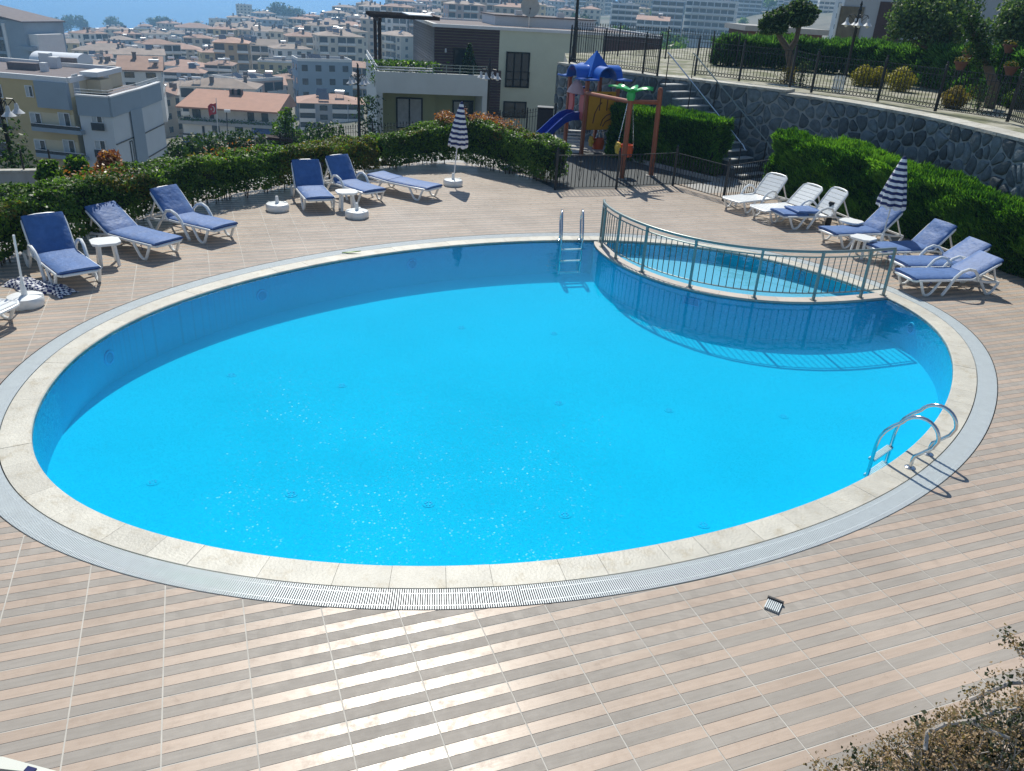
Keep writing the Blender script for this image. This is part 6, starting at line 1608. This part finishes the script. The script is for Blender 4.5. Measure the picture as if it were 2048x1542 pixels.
def cladding(x0, z0, x1, z1, y, step=.17, axis='x', depth=.03):
    m_ = MB(); z = z0
    while z < z1-.03:
        zz = min(z+step-.015, z1)
        if axis == 'x': bx(m_, x0, z, x1, zz, y-depth, y+.02)
        else: m_.box((y-depth/2, (x0+x1)/2, (z+zz)/2), (depth+.02, x1-x0, zz-z))
        z += step
    return m_
M['curtain'] = mat('net_curtain', (.42, .45, .46), .8, var=.2, scale=3)
M['cladbrown'] = mat('brown_cladding', (.07, .04, .042), .7, var=.2, scale=2, island=.25)
M['cladgrey'] = mat('grey_brown_cladding', (.13, .12, .125), .7, var=.2, scale=2, island=.25)
M['vpale'] = mat('villa_pale_render', (.60, .62, .48), .9, var=.06, scale=.8); M['vgrey'] = mat('villa_grey_render', (.60, .62, .60), .9, var=.06, scale=.8); M['vgreen'] = mat('villa_green_render', (.37, .40, .22), .9, var=.07, scale=.8)
M['wtrim'] = mat('white_roof_trim', (.68, .68, .68), .6, var=.06)
M['membrane'] = mat('roof_membrane', (.15, .12, .12), .85, var=.2, scale=.8)
A_, yw_, L, WV = plane(AT(870, 48, 55), AT(1322, 72, 58.5))
villa = thing('villa', 'two storey pale villa with brown cladding and a roof terrace behind the hedge', 'villa', (A_.x, A_.y, 0), yw_)
ZR = L(870, 48)[1]; ZB = -5.2; x1k = L(1000, 60)[0]; x2k = L(1208, 70)[0]; DV = 14.
ZT = L(900, 150)[1]-.2                                  # terrace floor
bx(MB(), x1k, ZB, x2k, ZR-.12, 0, DV).build('wall', M['vpale'], villa)
bx(MB(), 0.02, ZB, x1k-.01, ZR-.12, .03, DV-.02).build('wall', M['vgreen'], villa)
bx(MB(), x2k+.01, ZB, WV, ZR-.12, .03, DV).build('wall', M['cladbrown'], villa)
cladding(0, ZT, x1k, ZR-.12, .02).build('cladding', M['cladbrown'], villa, kind='stuff'); cladding(x2k, -1.5, WV, ZR-.12, .02).build('cladding', M['cladbrown'], villa, kind='stuff')
cladding(0.02, ZT, DV, ZR-.12, 0, axis='y').build('cladding', M['cladgrey'], villa, kind='stuff') if False else None
m_ = MB(); z = ZT
while z < ZR-.15: m_.box((-.01, DV/2, z+.075), (.05, DV-.04, .15)); z += .17
m_.build('cladding', M['cladgrey'], villa, kind='stuff')
r_ = rect(L, 977, 150, 998, 232); cladding(r_[0], ZB, r_[2], r_[3]+.3, -.03).build('cladding', M['cladbrown'], villa, kind='stuff')
rf = MB(); bx(rf, .15, ZR-.119, WV-.15, ZR-.09, .15, DV-.15); ro = rf.build('roof', M['membrane'], villa)
tr_ = MB(); bx(tr_, -.12, ZR-.16, WV+.1, ZR+.03, -.12, .16); bx(tr_, -.12, ZR-.16, WV+.1, ZR+.03, DV-.16, DV+.12); bx(tr_, -.12, ZR-.16, .16, ZR+.03, .161, DV-.161); bx(tr_, WV-.16, ZR-.16, WV+.1, ZR+.03, .161, DV-.161); tr_.build('roof_trim', M['wtrim'], ro)
ph = MB(); xa, _ = L(990, 40, 7); xb, _ = L(1190, 40, 7); bx(ph, xa, ZR-.1, xb, ZR+.55, 7, 12.5); ph.build('penthouse', M['wtrim'], ro); bx(MB(), xa-.1, ZR+.551, xb+.1, ZR+.62, 6.9, 12.6).build('penthouse_roof', M['membrane'], ro)
for xx in (1038, 1122): q, _ = L(xx, 36, 8); bx(MB(), q-.25, ZR+.62, q+.25, ZR+.95, 8, 8.5).build('chimney', M['wtrim'], ro)
r_ = rect(L, 1013, 103, 1056, 176); window(villa, r_, .0, panes=3, rail=True)
r_ = rect(L, 1007, 202, 1051, 236); window(villa, r_, .0, panes=2)
r_ = rect(L, 907, 96, 932, 146); window(villa, r_, -.02, panes=1, name='terrace_door')
q = L(891, 105); MB().lathe([(.05, q[1]), (.07, q[1]+.05), (.05, q[1]+.25)], 8, (q[0], -.08, 0)).build('wall_lamp', M['shade'], villa)
# terrace block in front
OF = -3.0
lx0 = L(752, 165, OF)[0]; lx1 = L(977, 170, OF)[0]; zp1 = L(865, 147, OF)[1]; zp0 = L(865, 189, OF)[1]; DL = 11
tb = MB(); bx(tb, lx0, zp0, lx1, zp1, OF, OF+.25); bx(tb, lx0, zp0, lx0+.22, zp1, OF+.251, DL); bx(tb, lx1-.22, zp0, lx1, zp1-.3, OF+.251, .0); te = tb.build('parapet', M['vgrey'], villa)
bx(MB(), lx0+.221, zp0+.002, lx1-.221, zp0+.25, OF+.252, .01).build('terrace_slab', M['vgrey'], villa); bx(MB(), lx0+.221, zp0+.002, -.05, zp0+.25, .02, DL).build('terrace_slab', M['vgrey'], villa)
pw = rect(L, 752, 195, 766, 270, OF); bx(MB(), lx0, ZB, lx0+(pw[2]-pw[0]), zp0-.002, OF+.02, DL).build('corner_pillar', M['vgrey'], villa)
pw2 = rect(L, 970, 195, 977, 240, OF); bx(MB(), lx1-.35, ZB, lx1-.02, zp0-.002, OF+.02, 0).build('corner_pillar', M['vgrey'], villa)
gw = lx0+(pw[2]-pw[0]); bx(MB(), gw+.01, ZB, 0.015, zp0-.01, -.6, .0).build('recess_wall', M['vgreen'], villa); bx(MB(), .016, ZB, lx1-.36, zp0-.01, -.35, .015).build('recess_wall', M['vgreen'], villa)
r_ = rect(L, 792, 194, 845, 245, -.62); window(villa, (r_[0], r_[1]-.4, r_[2], r_[3]), -.61, panes=2, curtain='curtain', name='glass_door')
r_ = rect(L, 905, 200, 945, 240, -.37); window(villa, r_, -.36, panes=2, curtain='curtain')
for z in (.12, .26):
    MB().tube([(lx0+.1, DL, zp1+z), (lx0+.1, OF+.12, zp1+z), (L(866, 140, OF)[0], OF+.12, zp1+z)], .035, 6).build('parapet_rail', M['wtrim'], te)
m_ = MB(); xa = L(866, 140, OF)[0]
for z in (.15, .33, .5): m_.bar((xa, OF+.12, zp1+z), (lx1-.1, OF+.12, zp1+z), .035)
for k in range(5): xx = xa+(lx1-.12-xa)*k/4; m_.bar((xx, OF+.12, zp1), (xx, OF+.12, zp1+.52), .045)
m_.build('balcony_rail', M['railpaint'], te)
pg_ = thing('pergola', 'dark timber pergola on the left end of the villa roof terrace', 'pergola', (A_.x, A_.y, 0), yw_); m_ = MB()
M['timber'] = mat('dark_timber', (.04, .026, .024), .85, var=.2, spec=.15)
for (x, y) in ((lx0+.5, 1.2), (lx0+.5, 6.5)): MB().box((x, y, (zp0+.25+ZR+.1)/2), (.22, .22, ZR+.1-zp0-.25)).build('post', M['timber'], pg_)
MB().box((lx0+.5, 3.9, ZR+.05), (.2, 7., .22)).build('beam', M['timber'], pg_)
for k in range(6): MB().box(((lx0+.3)/2, .8+k*1.25, ZR+.28), (abs(lx0)+.5, .12, .22)).build('rafter', M['timber'], pg_)
MB().box((-.85, 3.2, ZR+.43), (1.5, 5.5, .05)).build('roof_sheet', M['roofwhite'], pg_)
for (x, y, n_, lab) in [(L(775, 128, OF)[0], OF+1.1, 900, 'leafy green planting on the terrace corner of the villa'), (L(815, 130, OF)[0], OF+.9, 800, 'leafy green planting in the middle of the villa terrace edge'), (L(850, 135, OF)[0], OF+.9, 600, 'leafy green planting at the right of the villa terrace edge')]:
    P = Matrix.Translation((A_.x, A_.y, 0)) @ Matrix.Rotation(yw_, 4, 'Z') @ Vector((x, y, zp0+.3)); root = thing('terrace_plant', lab, 'plant', P, yw_, 'plants on the villa terrace'); p = np.column_stack([RNG.normal(0, .5, n_), np.clip(RNG.normal(0, .3, n_), -.6, .8), RNG.random(n_)**.7*1.5]); leafmesh('foliage', p, RNG.normal(size=(n_, 3))+[0, 0, .6], .10, [M['leaf']], root)
    m_ = MB(); m_.box((0, 0, .15), (1.6, .45, .4)); m_.build('planter', M['vgrey'], root)
P = Matrix.Translation((A_.x, A_.y, 0)) @ Matrix.Rotation(yw_, 4, 'Z') @ Vector((L(938, 140, -1.5)[0], -1.5, zp0+.25))
pt = thing('potted_pine', 'dark conical potted conifer in front of the brown villa cladding', 'potted tree', P); n_ = 1500; h_ = RNG.random(n_)**1.3*2.3; th_ = RNG.random(n_)*6.28; rr_ = (1-h_/2.5)*.85*np.sqrt(RNG.random(n_)); leafmesh('foliage', np.column_stack([rr_*np.cos(th_), rr_*np.sin(th_), .35+h_]), RNG.normal(size=(n_, 3))+[0, 0, .5], .09, [M['darkleaf']], pt); MB().lathe([(.2, 0), (.28, .4), (.3, .42)], 14).build('pot', M['terracotta'], pt, True); MB().tube([(0, 0, .3), (0, 0, 2)], [.05, .02], 6).build('trunk', M['bark'], pt)
# satellite dish
P = Matrix.Translation((A_.x, A_.y, 0)) @ Matrix.Rotation(yw_, 4, 'Z') @ Vector((L(1058, 40, 6.5)[0], 6.5, ZR+.0)); ds = thing('satellite_dish', 'pale satellite dish on the villa roof', 'satellite dish', P, 0)
MB().tube([(0, 0, -.1), (0, 0, .8)], .04, 8).build('mast', M['steel'], ds); q = Matrix.Translation((0, -.1, 1.25)) @ Matrix.Rotation(R(-75), 4, 'X') @ Matrix.Rotation(R(180), 4, 'X')
MB().lathe([(.02, -.02), (.3, .02), (.55, .10), (.68, .17), (.70, .17), (.56, .08), (.3, -.01)], 24, M=Matrix.Translation((0, 0, 1.2)) @ Matrix.Rotation(R(72), 4, 'X') @ Matrix.Rotation(R(15), 4, 'Y')).build('dish', mat('dish_beige', (.48, .45, .38), .6), ds, True); MB().bar((0, -.1, .75), (.05, -.75, 1.1), .03).box((.05, -.78, 1.14), (.1, .12, .1)).build('feed_arm', M['iron'], ds)

# ------------------------------------------------------------------ yellow and blue grey block on the left
M['ly'] = mat('yellow_render', (.55, .42, .20), .9, var=.10, scale=.4); M['lb'] = mat('blue_grey_panel', (.28, .34, .40), .8, var=.08, scale=.3); M['lw'] = mat('pale_grey_panel', (.58, .61, .63), .85, var=.06, scale=.3); M['lc'] = mat('cream_render', (.66, .55, .36), .9, var=.08, scale=.4)
M['smoke'] = mat('smoked_glass', (.010, .010, .014), .25, spec=.25)
B_, C_ = AT(135, 159, 92), AT(240, 135, 106.5); A0_ = AT(-140, 137, 95)
zr_ = B_.z; zb_ = zr_-17
yb = thing('yellow_building', 'yellow and blue grey apartment building with terraces at the left', 'apartment block', (B_.x, B_.y, 0)); o0 = Vector((B_.x, B_.y, 0))
def foot(*P): return [(p.x-o0.x, p.y-o0.y) for p in P]
D_ = C_+(A0_-B_)
MB().prism(foot(A0_, B_, C_, D_), zb_, zr_-.35).build('wall', M['ly'], yb)
m_ = MB(); Q = foot(A0_, B_, C_, D_)
ro = MB().prism([(x*.985, y*.985) for x, y in Q], zr_-.349, zr_-.3).build('roof', M['membrane'], yb)
for i in range(4): a, b2 = Q[i], Q[(i+1) % 4]; m_.bar((*a, zr_-.1), (*b2, zr_-.1), .4, .55)
m_.build('roof_trim', M['wtrim'], ro)
for (x, y, s_) in ((50, 139, (3.5, 1.2, .8)), (95, 133, (1.2, 1, 1.6)), (112, 136, (1, 1, 1.3)), (118, 131, (4.5, .8, 1.0)), (90, 143, (.7, .7, 1.0))):
    p = G(x, y, zr_-.3)-o0; MB().box((p.x, p.y, zr_-.3+s_[2]/2), s_).build('chimney', M['membrane'] if s_[0] > 3 else M['wtrim'], ro)
p1, p2, p3, p4, p5 = AT(153, 199, 91.4), AT(218, 202, 91.2), AT(255, 190, 96.5), AT(277, 184, 99.5), AT(318, 170, 107.5)
zl = p2.z; back = p5+(p1-p2)*1.6
MB().prism(foot(p1, p2, p3, p4, p5, Vector((back.x, back.y, 0))), zb_, zl-.25).build('lower_wall', M['lw'], yb)
MB().prism([(x*1., y*1.) for x, y in foot(p1, p2, p3, p4, p5, back)], zl-.249, zl-.2).build('terrace_floor', M['membrane'], yb)
Q = foot(p1, p2, p3, p4, p5); m_ = MB()
for a, b2 in zip(Q[:-1], Q[1:]): m_.bar((*a, zl+.42), (*b2, zl+.42), .5, .16)
m_.build('parapet_cap', M['wtrim'], yb)
m_ = MB()
for a, b2 in zip(Q[:-1], Q[1:]): m_.bar((*a, zl-.7), (*b2, zl-.7), .35, 2.05)
m_.build('parapet', M['lb'], yb)
m_ = MB()
for q in (.75, 1.05): 
    for a, b2 in zip(Q[:-1], Q[1:]): m_.bar((*a, zl+q), (*b2, zl+q), .05)
m_.build('terrace_rail', M['wtrim'], yb)
bx_ = MB().prism(foot(p3+(p4-p3)*.0+Vector((.25, -.35, 0)), p4+Vector((.25, -.3, 0)), p4+Vector((-1, 1.5, 0)), p3+Vector((-1, 1.5, 0))), zb_, zl-1.6); bx_.build('stair_shaft', M['lb'], yb)
# front face details
A2, yw2, L2, W2 = plane(A0_, B_)
fr = thing('x', 'x', 'x'); bpy.data.objects.remove(fr)
def sub(root, A_, yw):   # local frame of a facade expressed under the building
    return Matrix.Translation((A_.x-o0.x, A_.y-o0.y, 0)) @ Matrix.Rotation(yw, 4, 'Z')
FM = sub(yb, A2, yw2)
def onf(mb, name, mt, F=None, par=None):
    o = mb.build(name, M[mt], par or yb); 
    if par is None: o.matrix_local = F if F is not None else FM
    return o
def wnf(r_, y, panes, frame, F=None, curtain='curtain', rail=False, name='window'):
    w_ = window(yb, r_, y, frame, panes, rail, curtain=curtain, name=name); w_.matrix_local = F if F is not None else FM
r_ = rect(L2, 66, 158, 150, 221, -.4); onf(bx(MB(), r_[0], r_[1], W2+.02, zr_-.36, -.5, -.01), 'blue_panel', 'lb')
r_ = rect(L2, 49, 170, 69, 195); wnf(r_, -.01, 2, 'wframe')
r_ = rect(L2, -30, 166, 8, 196); wnf(r_, -.01, 2, 'wframe')
for (y0, y1, yr0, yr1, dx) in ((222, 262, 246, 262, 0), (276, 314, 299, 315, 9)):
    r_ = rect(L2, 58+dx, y0, 152+dx, y1, 0); onf(bx(MB(), r_[0], r_[1], r_[2], r_[3], -.03, -.005), 'loggia_back', 'lc')
    wr = rect(L2, 59+dx, y0+2, 88+dx, y1-2); wnf(wr, -.035, 2, 'wframe', name='balcony_door'); wr = rect(L2, 116+dx, y0+2, 145+dx, y1-4); wnf(wr, -.035, 2, 'wframe', name='balcony_door')
    br = rect(L2, 62+dx, yr0, 161+dx, yr1, -1.1); onf(bx(MB(), br[0], br[1], br[2], br[3], -1.15, -1.08), 'balcony_glass', 'smoke'); onf(bx(MB(), br[0], br[1], br[0]+.08, br[3], -1.07, -.04), 'balcony_glass', 'smoke')
    onf(bx(MB(), br[0]-.02, br[1]-.45, br[2]+.02, br[1]-.01, -1.15, -.04), 'balcony_slab', 'lb'); onf(bx(MB(), br[0], br[3]+.005, br[2], br[3]+.06, -1.15, -1.07), 'handrail', 'wframe')
    wr = rect(L2, -40+dx, y0+4, 20+dx, y1); wnf(wr, -.02, 2, 'wframe', name='balcony_door'); br = rect(L2, -60+dx, yr0-1, 26+dx, yr1-2, -.6); onf(bx(MB(), br[0], br[1], br[2], br[3], -.66, -.6), 'balcony_glass', 'smoke')
A3, yw3, L3, W3 = plane(p1, p2); F3 = sub(yb, A3, yw3)
for (y0, y1) in ((226, 262), (279, 316)):
    k = 0 if y0 < 250 else 7
    wr = rect(L3, 181+k, y0, 207+k, y1-15); wnf(wr, -.02, 2, 'wframe', F3); br = rect(L3, 182+k, y1-17, 210+k, y1, -.2); onf(bx(MB(), br[0], br[1], br[2], br[3], -.3, -.24), 'balcony_glass', 'smoke', F3)
A4, yw4, L4, W4 = plane(p2, p3); F4 = sub(yb, A4, yw4)
A5, yw5, L5, W5 = plane(p4, p5); F5 = sub(yb, A5, yw5)
for F_, W_ in ((F4, W4), (F5, W5)):
    for q in (-4.6, -7.5): onf(bx(MB(), .1, zl+q-.12, W_-.1, zl+q, -.1, .02), 'panel_joint', 'smoke', F_)
wr = (W4*.72, zl-7.3, W4*.86, zl-4.9); wnf(wr, -.02, 1, 'winframe', F4)
# penthouse on the right of the roof, towards the lower terrace
A6, yw6, L6, W6 = plane(B_, C_); F6 = sub(yb, A6, yw6)
onf(bx(MB(), .05, zl, W6-.05, zr_-.37, -.04, -.004), 'penthouse_wall', 'lc', F6); wr = (W6*.62, zl+.1, W6*.72, zl+2.3); wnf(wr, -.05, 1, 'wframe', F6, name='terrace_door'); wr = (W6*.06, zl+.1, W6*.16, zl+2.3); wnf(wr, -.05, 1, 'wframe', F6, name='terrace_door')
onf(bx(MB(), W6*.3, zl, W6*.52, zr_-.4, -1.6, -.05), 'stair_bay', 'lc', F6); onf(bx(MB(), W6*.26, zr_-.02, W6*.56, zr_+.5, -1.7, .3), 'bay_cap', 'wtrim', F6)

# ------------------------------------------------------------------ flag house with the orange roof
a, b2 = AT(362, 211, 138), AT(553, 224, 138); A7, yw7, L7, W7 = plane(a, b2); ze = (a.z+b2.z)/2
fh = thing('flag_house', 'white three storey house with a plain orange roof and planted balconies behind the flag', 'house', (A7.x, A7.y, 0), yw7)
zbb = ze-9.5; DH = 10
bx(MB(), 0, zbb-3, W7, ze-2.45, 0, DH).build('wall', M['w_white'], fh); bx(MB(), .6, ze-2.449, W7-.4, ze-.05, 1.6, DH).build('upper_wall', M['w_white'], fh)
rr = MB(); rise = 2.0; rr.add([(-.7, -.7, ze), (W7+.5, -.7, ze), (W7+.3, DH*.75, ze+rise), (-.1, DH*.75, ze+rise), (W7+.5, DH+.5, ze), (-.7, DH+.5, ze), (-.7, -.7, ze-.25), (W7+.5, -.7, ze-.25), (W7+.5, DH+.5, ze-.25), (-.7, DH+.5, ze-.25)], [(0, 1, 2, 3), (3, 2, 4, 5), (6, 7, 1, 0), (7, 8, 4, 2, 1), (0, 3, 5, 9, 6), (9, 8, 7, 6)])
M['orangeroof'] = mat('orange_roof_tiles', (.40, .20, .13), .8, var=.12, scale=.8)
ro = rr.build('roof', M['orangeroof'], fh)
for q in (.42, .47, .505): MB().box((W7*q, DH*.6, ze+rise*.8+.3), (.8 if q != .47 else 1.5, .8, 1.1)).build('chimney', M['membrane'], ro)
for (x0, x1) in ((384, 402), (418, 428), (494, 508), (522, 536)): r_ = rect(L7, x0, 218, x1, 232, 1.6); window(fh, (r_[0], ze-2.0, r_[2], ze-.6), 1.59, panes=2)
for (x0, y0, x1, y1) in ((424, 251, 440, 265), (470, 253, 487, 268), (404, 252, 410, 266), (427, 280, 442, 296), (476, 282, 490, 296)): window(fh, rect(L7, x0, y0, x1, y1), -.01, panes=2)
for (x0, x1) in ((366, 408), (500, 546)):
    r_ = rect(L7, x0, 266, x1, 272, -.9); m_ = MB(); bx(m_, r_[0], r_[1], r_[2], r_[3], -1., -.92); m_.build('balcony_glass', M['smoke'], fh); bx(MB(), r_[0], r_[1]-.35, r_[2], r_[1]-.01, -1., 0).build('balcony_slab', M['w_white'], fh)
M['awning'] = mat('blue_awning', (.03, .07, .24), .7)
for (x0, y0, x1, y1) in ((363, 276, 405, 300), (502, 253, 545, 276)):
    r_ = rect(L7, x0, y0, x1, y1, -.5); m_ = MB(); m_.add([(r_[0], 0, r_[3]), (r_[2], 0, r_[3]), (r_[2], -1., r_[1]), (r_[0], -1., r_[1]), (r_[0], 0, r_[3]-.05), (r_[2], 0, r_[3]-.05), (r_[2], -1., r_[1]-.25), (r_[0], -1., r_[1]-.25)], [(3, 2, 1, 0), (4, 5, 6, 7), (2, 3, 7, 6), (0, 4, 7, 3), (1, 2, 6, 5)]); m_.build('awning', M['awning'], fh)
pl_ = MB(); bx(pl_, -.5, ze-2.75, W7+.4, ze-2.2, -.6, -.05); pl_.build('planter', M['w_grey'], fh)
n_ = 1500; p = np.column_stack([RNG.random(n_)*(W7+.6)-.4, RNG.normal(-.35, .18, n_), ze-2.25+np.abs(RNG.normal(0, .3, n_))]); leafmesh('balcony_plants', p, RNG.normal(size=(n_, 3))+[0, 0, 1], .13, [M['leaf']], fh)
# flag
fp_ = AT(437, 300, 110); fl_ = thing('flag_pole', 'red flag with white crescent and star on a thin pole before the orange roof', 'flag', fp_)
tp_ = AT(432, 196, 110)-fp_
MB().tube([(0, 0, -2), tuple(tp_)], [.07, .045], 8).build('pole', M['tank'], fl_, True)
M['flagred'] = mat('red_flag_cloth', (.50, .012, .018), .7, var=.1, scale=2)
fx = lambda u, v: (tp_.x-.05-1.15*u*(1-.12*v)-.05*v, -.10*sin(u*7+v*2.)*u, tp_.z-.6-1.35*v-.55*u*u-.10*sin(u*6))
m_ = MB(); K = 12; vs = [fx(i/K, j/6) for i in range(K+1) for j in range(7)]; fs = [(i*7+j, i*7+j+1, (i+1)*7+j+1, (i+1)*7+j) for i in range(K) for j in range(6)]
m_.add(vs, fs); o = m_.build('cloth', M['flagred'], fl_, True)
fy = lambda u, v, d: Vector(fx(u, v))+Vector((0, d, 0))
cres = MB(); K = 16
for sd in (-.03, .03):
    for i in range(K):
        def e(t_, ro_, cxo): return (.42+cxo+ro_*cos(t_)*.75, .5+ro_*sin(t_))
        t0, t1 = R(50)+R(260)*i/K, R(50)+R(260)*(i+1)/K
        q0, q1 = e(t0, .30, 0), e(t1, .30, 0); s0, s1 = e(t0, .24, .07), e(t1, .24, .07); cres.quad(fy(*q0, sd), fy(*q1, sd), fy(*s1, sd), fy(*s0, sd))
    st_ = []
    for k in range(10): a = pi+k*pi/5; r_ = .14 if k % 2 == 0 else .055; st_.append(fy(.66+r_*cos(a)*.8, .5+r_*sin(a), sd))
    cres.poly(st_)
cres.build('crescent_and_star', M['w_white'], fl_)
lpz = AT(455, 296, 105); fl2 = thing('flood_light', 'slim grey pole with a box floodlight beside the flag', 'floodlight', lpz); t2 = AT(453, 222, 105)-lpz; MB().tube([(0, 0, -2), tuple(t2)], .06, 6).build('pole', M['iron'], fl2); MB().box((t2.x+.1, 0, t2.z), (.75, .4, .3), .3).build('lamp_head', M['tank'], fl2)

# ------------------------------------------------------------------ left edge block, vaulted roof, carport, garden house
a, b2 = AT(-90, 22, 205), AT(44, 40, 200); A8, yw8, L8, W8 = plane(a, b2); zt_ = b2.z; eb = thing('edge_block', 'tall grey block with white corner columns at the upper left edge', 'apartment block', (A8.x, A8.y, 0), yw8)
bx(MB(), 0, zt_-26, W8, zt_-.2, 0, 12).build('wall', M['lb'], eb); m_ = MB(); m_.add([(-1, -.6, zt_+2.5), (W8+.4, -.6, zt_-.3), (W8+.4, 12.5, zt_-.3), (-1, 12.5, zt_+2.5), (-1, -.6, zt_+2.2), (W8+.4, -.6, zt_-.6), (W8+.4, 12.5, zt_-.6), (-1, 12.5, zt_+2.2)], [(0, 1, 2, 3), (7, 6, 5, 4), (4, 5, 1, 0), (5, 6, 2, 1), (6, 7, 3, 2), (7, 4, 0, 3)]); m_.build('roof', M['membrane'], eb)
for x0 in (.0, W8-6.0): bx(MB(), x0, zt_-26, x0+.8, zt_-1.0+(0 if x0 else 1), -.3, -.01).build('column', M['w_white'], eb)
for k in range(5): r_ = (W8-5.0, zt_-4-k*3.1, W8-4.0, zt_-2-k*3.1); window(eb, (W8-9, zt_-4-k*3.1, W8-6.6, zt_-1.6-k*3.1), -.02, panes=2)
bx(MB(), W8+.01, zt_-26, W8+2.4, zt_-3, 1, 9).build('side_bay', M['w_white'], eb)
for k in range(5): bx(MB(), W8-1.6, zt_-6.5-k*3.1, W8+2.0, zt_-5.6-k*3.1, -.9, .9).build('balcony', M['lb'], eb)
va = AT(58, 123, 150); vb_ = AT(152, 123, 150); vt = thing('vaulted_roof', 'silver barrel vaulted shed roof behind the yellow building', 'shed', va, math.atan2((vb_-va).y, (vb_-va).x)); Lv = (vb_-va).length; m_ = MB(); K = 10; vs = []; fs = []
for x in (0, Lv):
    for k in range(K+1): a = pi*k/K; vs.append((x, 3-3*cos(a), 1.6*sin(a)))
for k in range(K): fs.append((k, K+1+k, K+2+k, k+1))
fs += [tuple(range(K+1)), tuple(2*K+1-k for k in range(K+1))]
m_.add(vs, fs); m_.build('vault', M['roofwhite'], vt, True); bx(MB(), .1, -6, Lv-.1, 0, .1, 5.9).build('wall', M['w_white'], vt)
ca = AT(508, 293, 40); cb_ = AT(586, 279, 41); cpz = thing('carport', 'low dark timber roof ramp just beyond the left hedge below the flag house', 'carport', ca, math.atan2((cb_-ca).y, (cb_-ca).x)); Lc = Vector(((cb_-ca).x, (cb_-ca).y, 0)).length
m_ = MB(); dz = cb_.z-ca.z; m_.add([(0, 0, 0), (Lc*.35, 0, dz+.15), (Lc, 0, dz), (Lc, .9, dz), (Lc*.35, .9, dz+.15), (0, .9, 0), (0, 0, -.14), (Lc*.35, 0, dz+.01), (Lc, 0, dz-.14), (Lc, .9, dz-.14), (Lc*.35, .9, dz+.01), (0, .9, -.14)], [(0, 1, 4, 5), (1, 2, 3, 4), (6, 7, 1, 0), (7, 8, 2, 1), (8, 9, 3, 2), (11, 10, 7, 6), (10, 9, 8, 7)]); m_.build('roof', M['timber'], cpz)
for x in (.1, Lc*.4, Lc-.1): MB().bar((x, .1, -3), (x, .1, dz-.1 if x > 1 else -.1), .12).build('post', M['timber'], cpz)
a, b2 = AT(1673, 80, 44), AT(2120, 110, 38); A9, yw9, L9, W9 = plane(a, b2); gh_ = thing('garden_house', 'pale grey house with tall brown door panels behind the upper garden', 'house', (A9.x, A9.y, 0), yw9)
M['gh'] = mat('pale_lilac_render', (.42, .43, .46), .9, var=.06, scale=.5)
bx(MB(), 0, TZ-.5, W9, 9.5, 0, 9).build('wall', M['gh'], gh_)
r_ = rect(L9, 1684, 12, 1714, 84); x0 = .35; bx(MB(), r_[0], TZ, r_[2], r_[3], -.06, .02).build('door_panel', mat('tan_panel', (.16, .13, .09), .7, var=.3, scale=3), gh_); bx(MB(), r_[0]-.12, TZ, r_[0]-.01, r_[3]+.12, -.12, .02).build('door_frame', M['wframe'], gh_)
r_ = rect(L9, 1762, 3, 1795, 84); bx(MB(), r_[0], TZ, r_[2], r_[3], -.06, .02).build('door_panel', M['cladbrown'], gh_)
a, b2 = AT(1497, 52, 62), AT(1646, 64, 62); A10, yw10, L10, W10 = plane(a, b2); bh = thing('brown_garden_hall', 'long low brown brick building behind the clipped pine', 'building', (A10.x, A10.y, 0), yw10); zt_ = a.z
bx(MB(), 0, TZ-3, W10, zt_-.3, 0, 6).build('wall', mat('brown_brick', (.15, .065, .045), .9, var=.2, scale=3), bh); bx(MB(), -.3, zt_-.299, W10+.3, zt_+.05, -.4, 6.4).build('roof', M['concrete'], bh)
for k in range(6): xx = W10*(.1+.15*k); bx(MB(), xx, TZ-.2, xx+.7, zt_-1.2, -.04, .02).build('window', M['darkwin'], bh)

# ================================================================== haze
hz = MB().box((0, 4600, 40), (15500, 10000, 208)).build('haze', mat('x_', (1, 1, 1)) if False else None, None)
hz.data.materials.clear()
m = bpy.data.materials.new('air_haze'); m.use_nodes = True; t = m.node_tree; t.nodes.remove(t.nodes['Principled BSDF']); v = N(t, 'ShaderNodeVolumePrincipled')
v.inputs['Color'].default_value = (.36, .66, 1, 1); v.inputs['Density'].default_value = .00045; v.inputs['Anisotropy'].default_value = .2
t.links.new(v.outputs[0], t.nodes['Material Output'].inputs['Volume']); hz.data.materials.append(m); hz['kind'] = 'stuff'
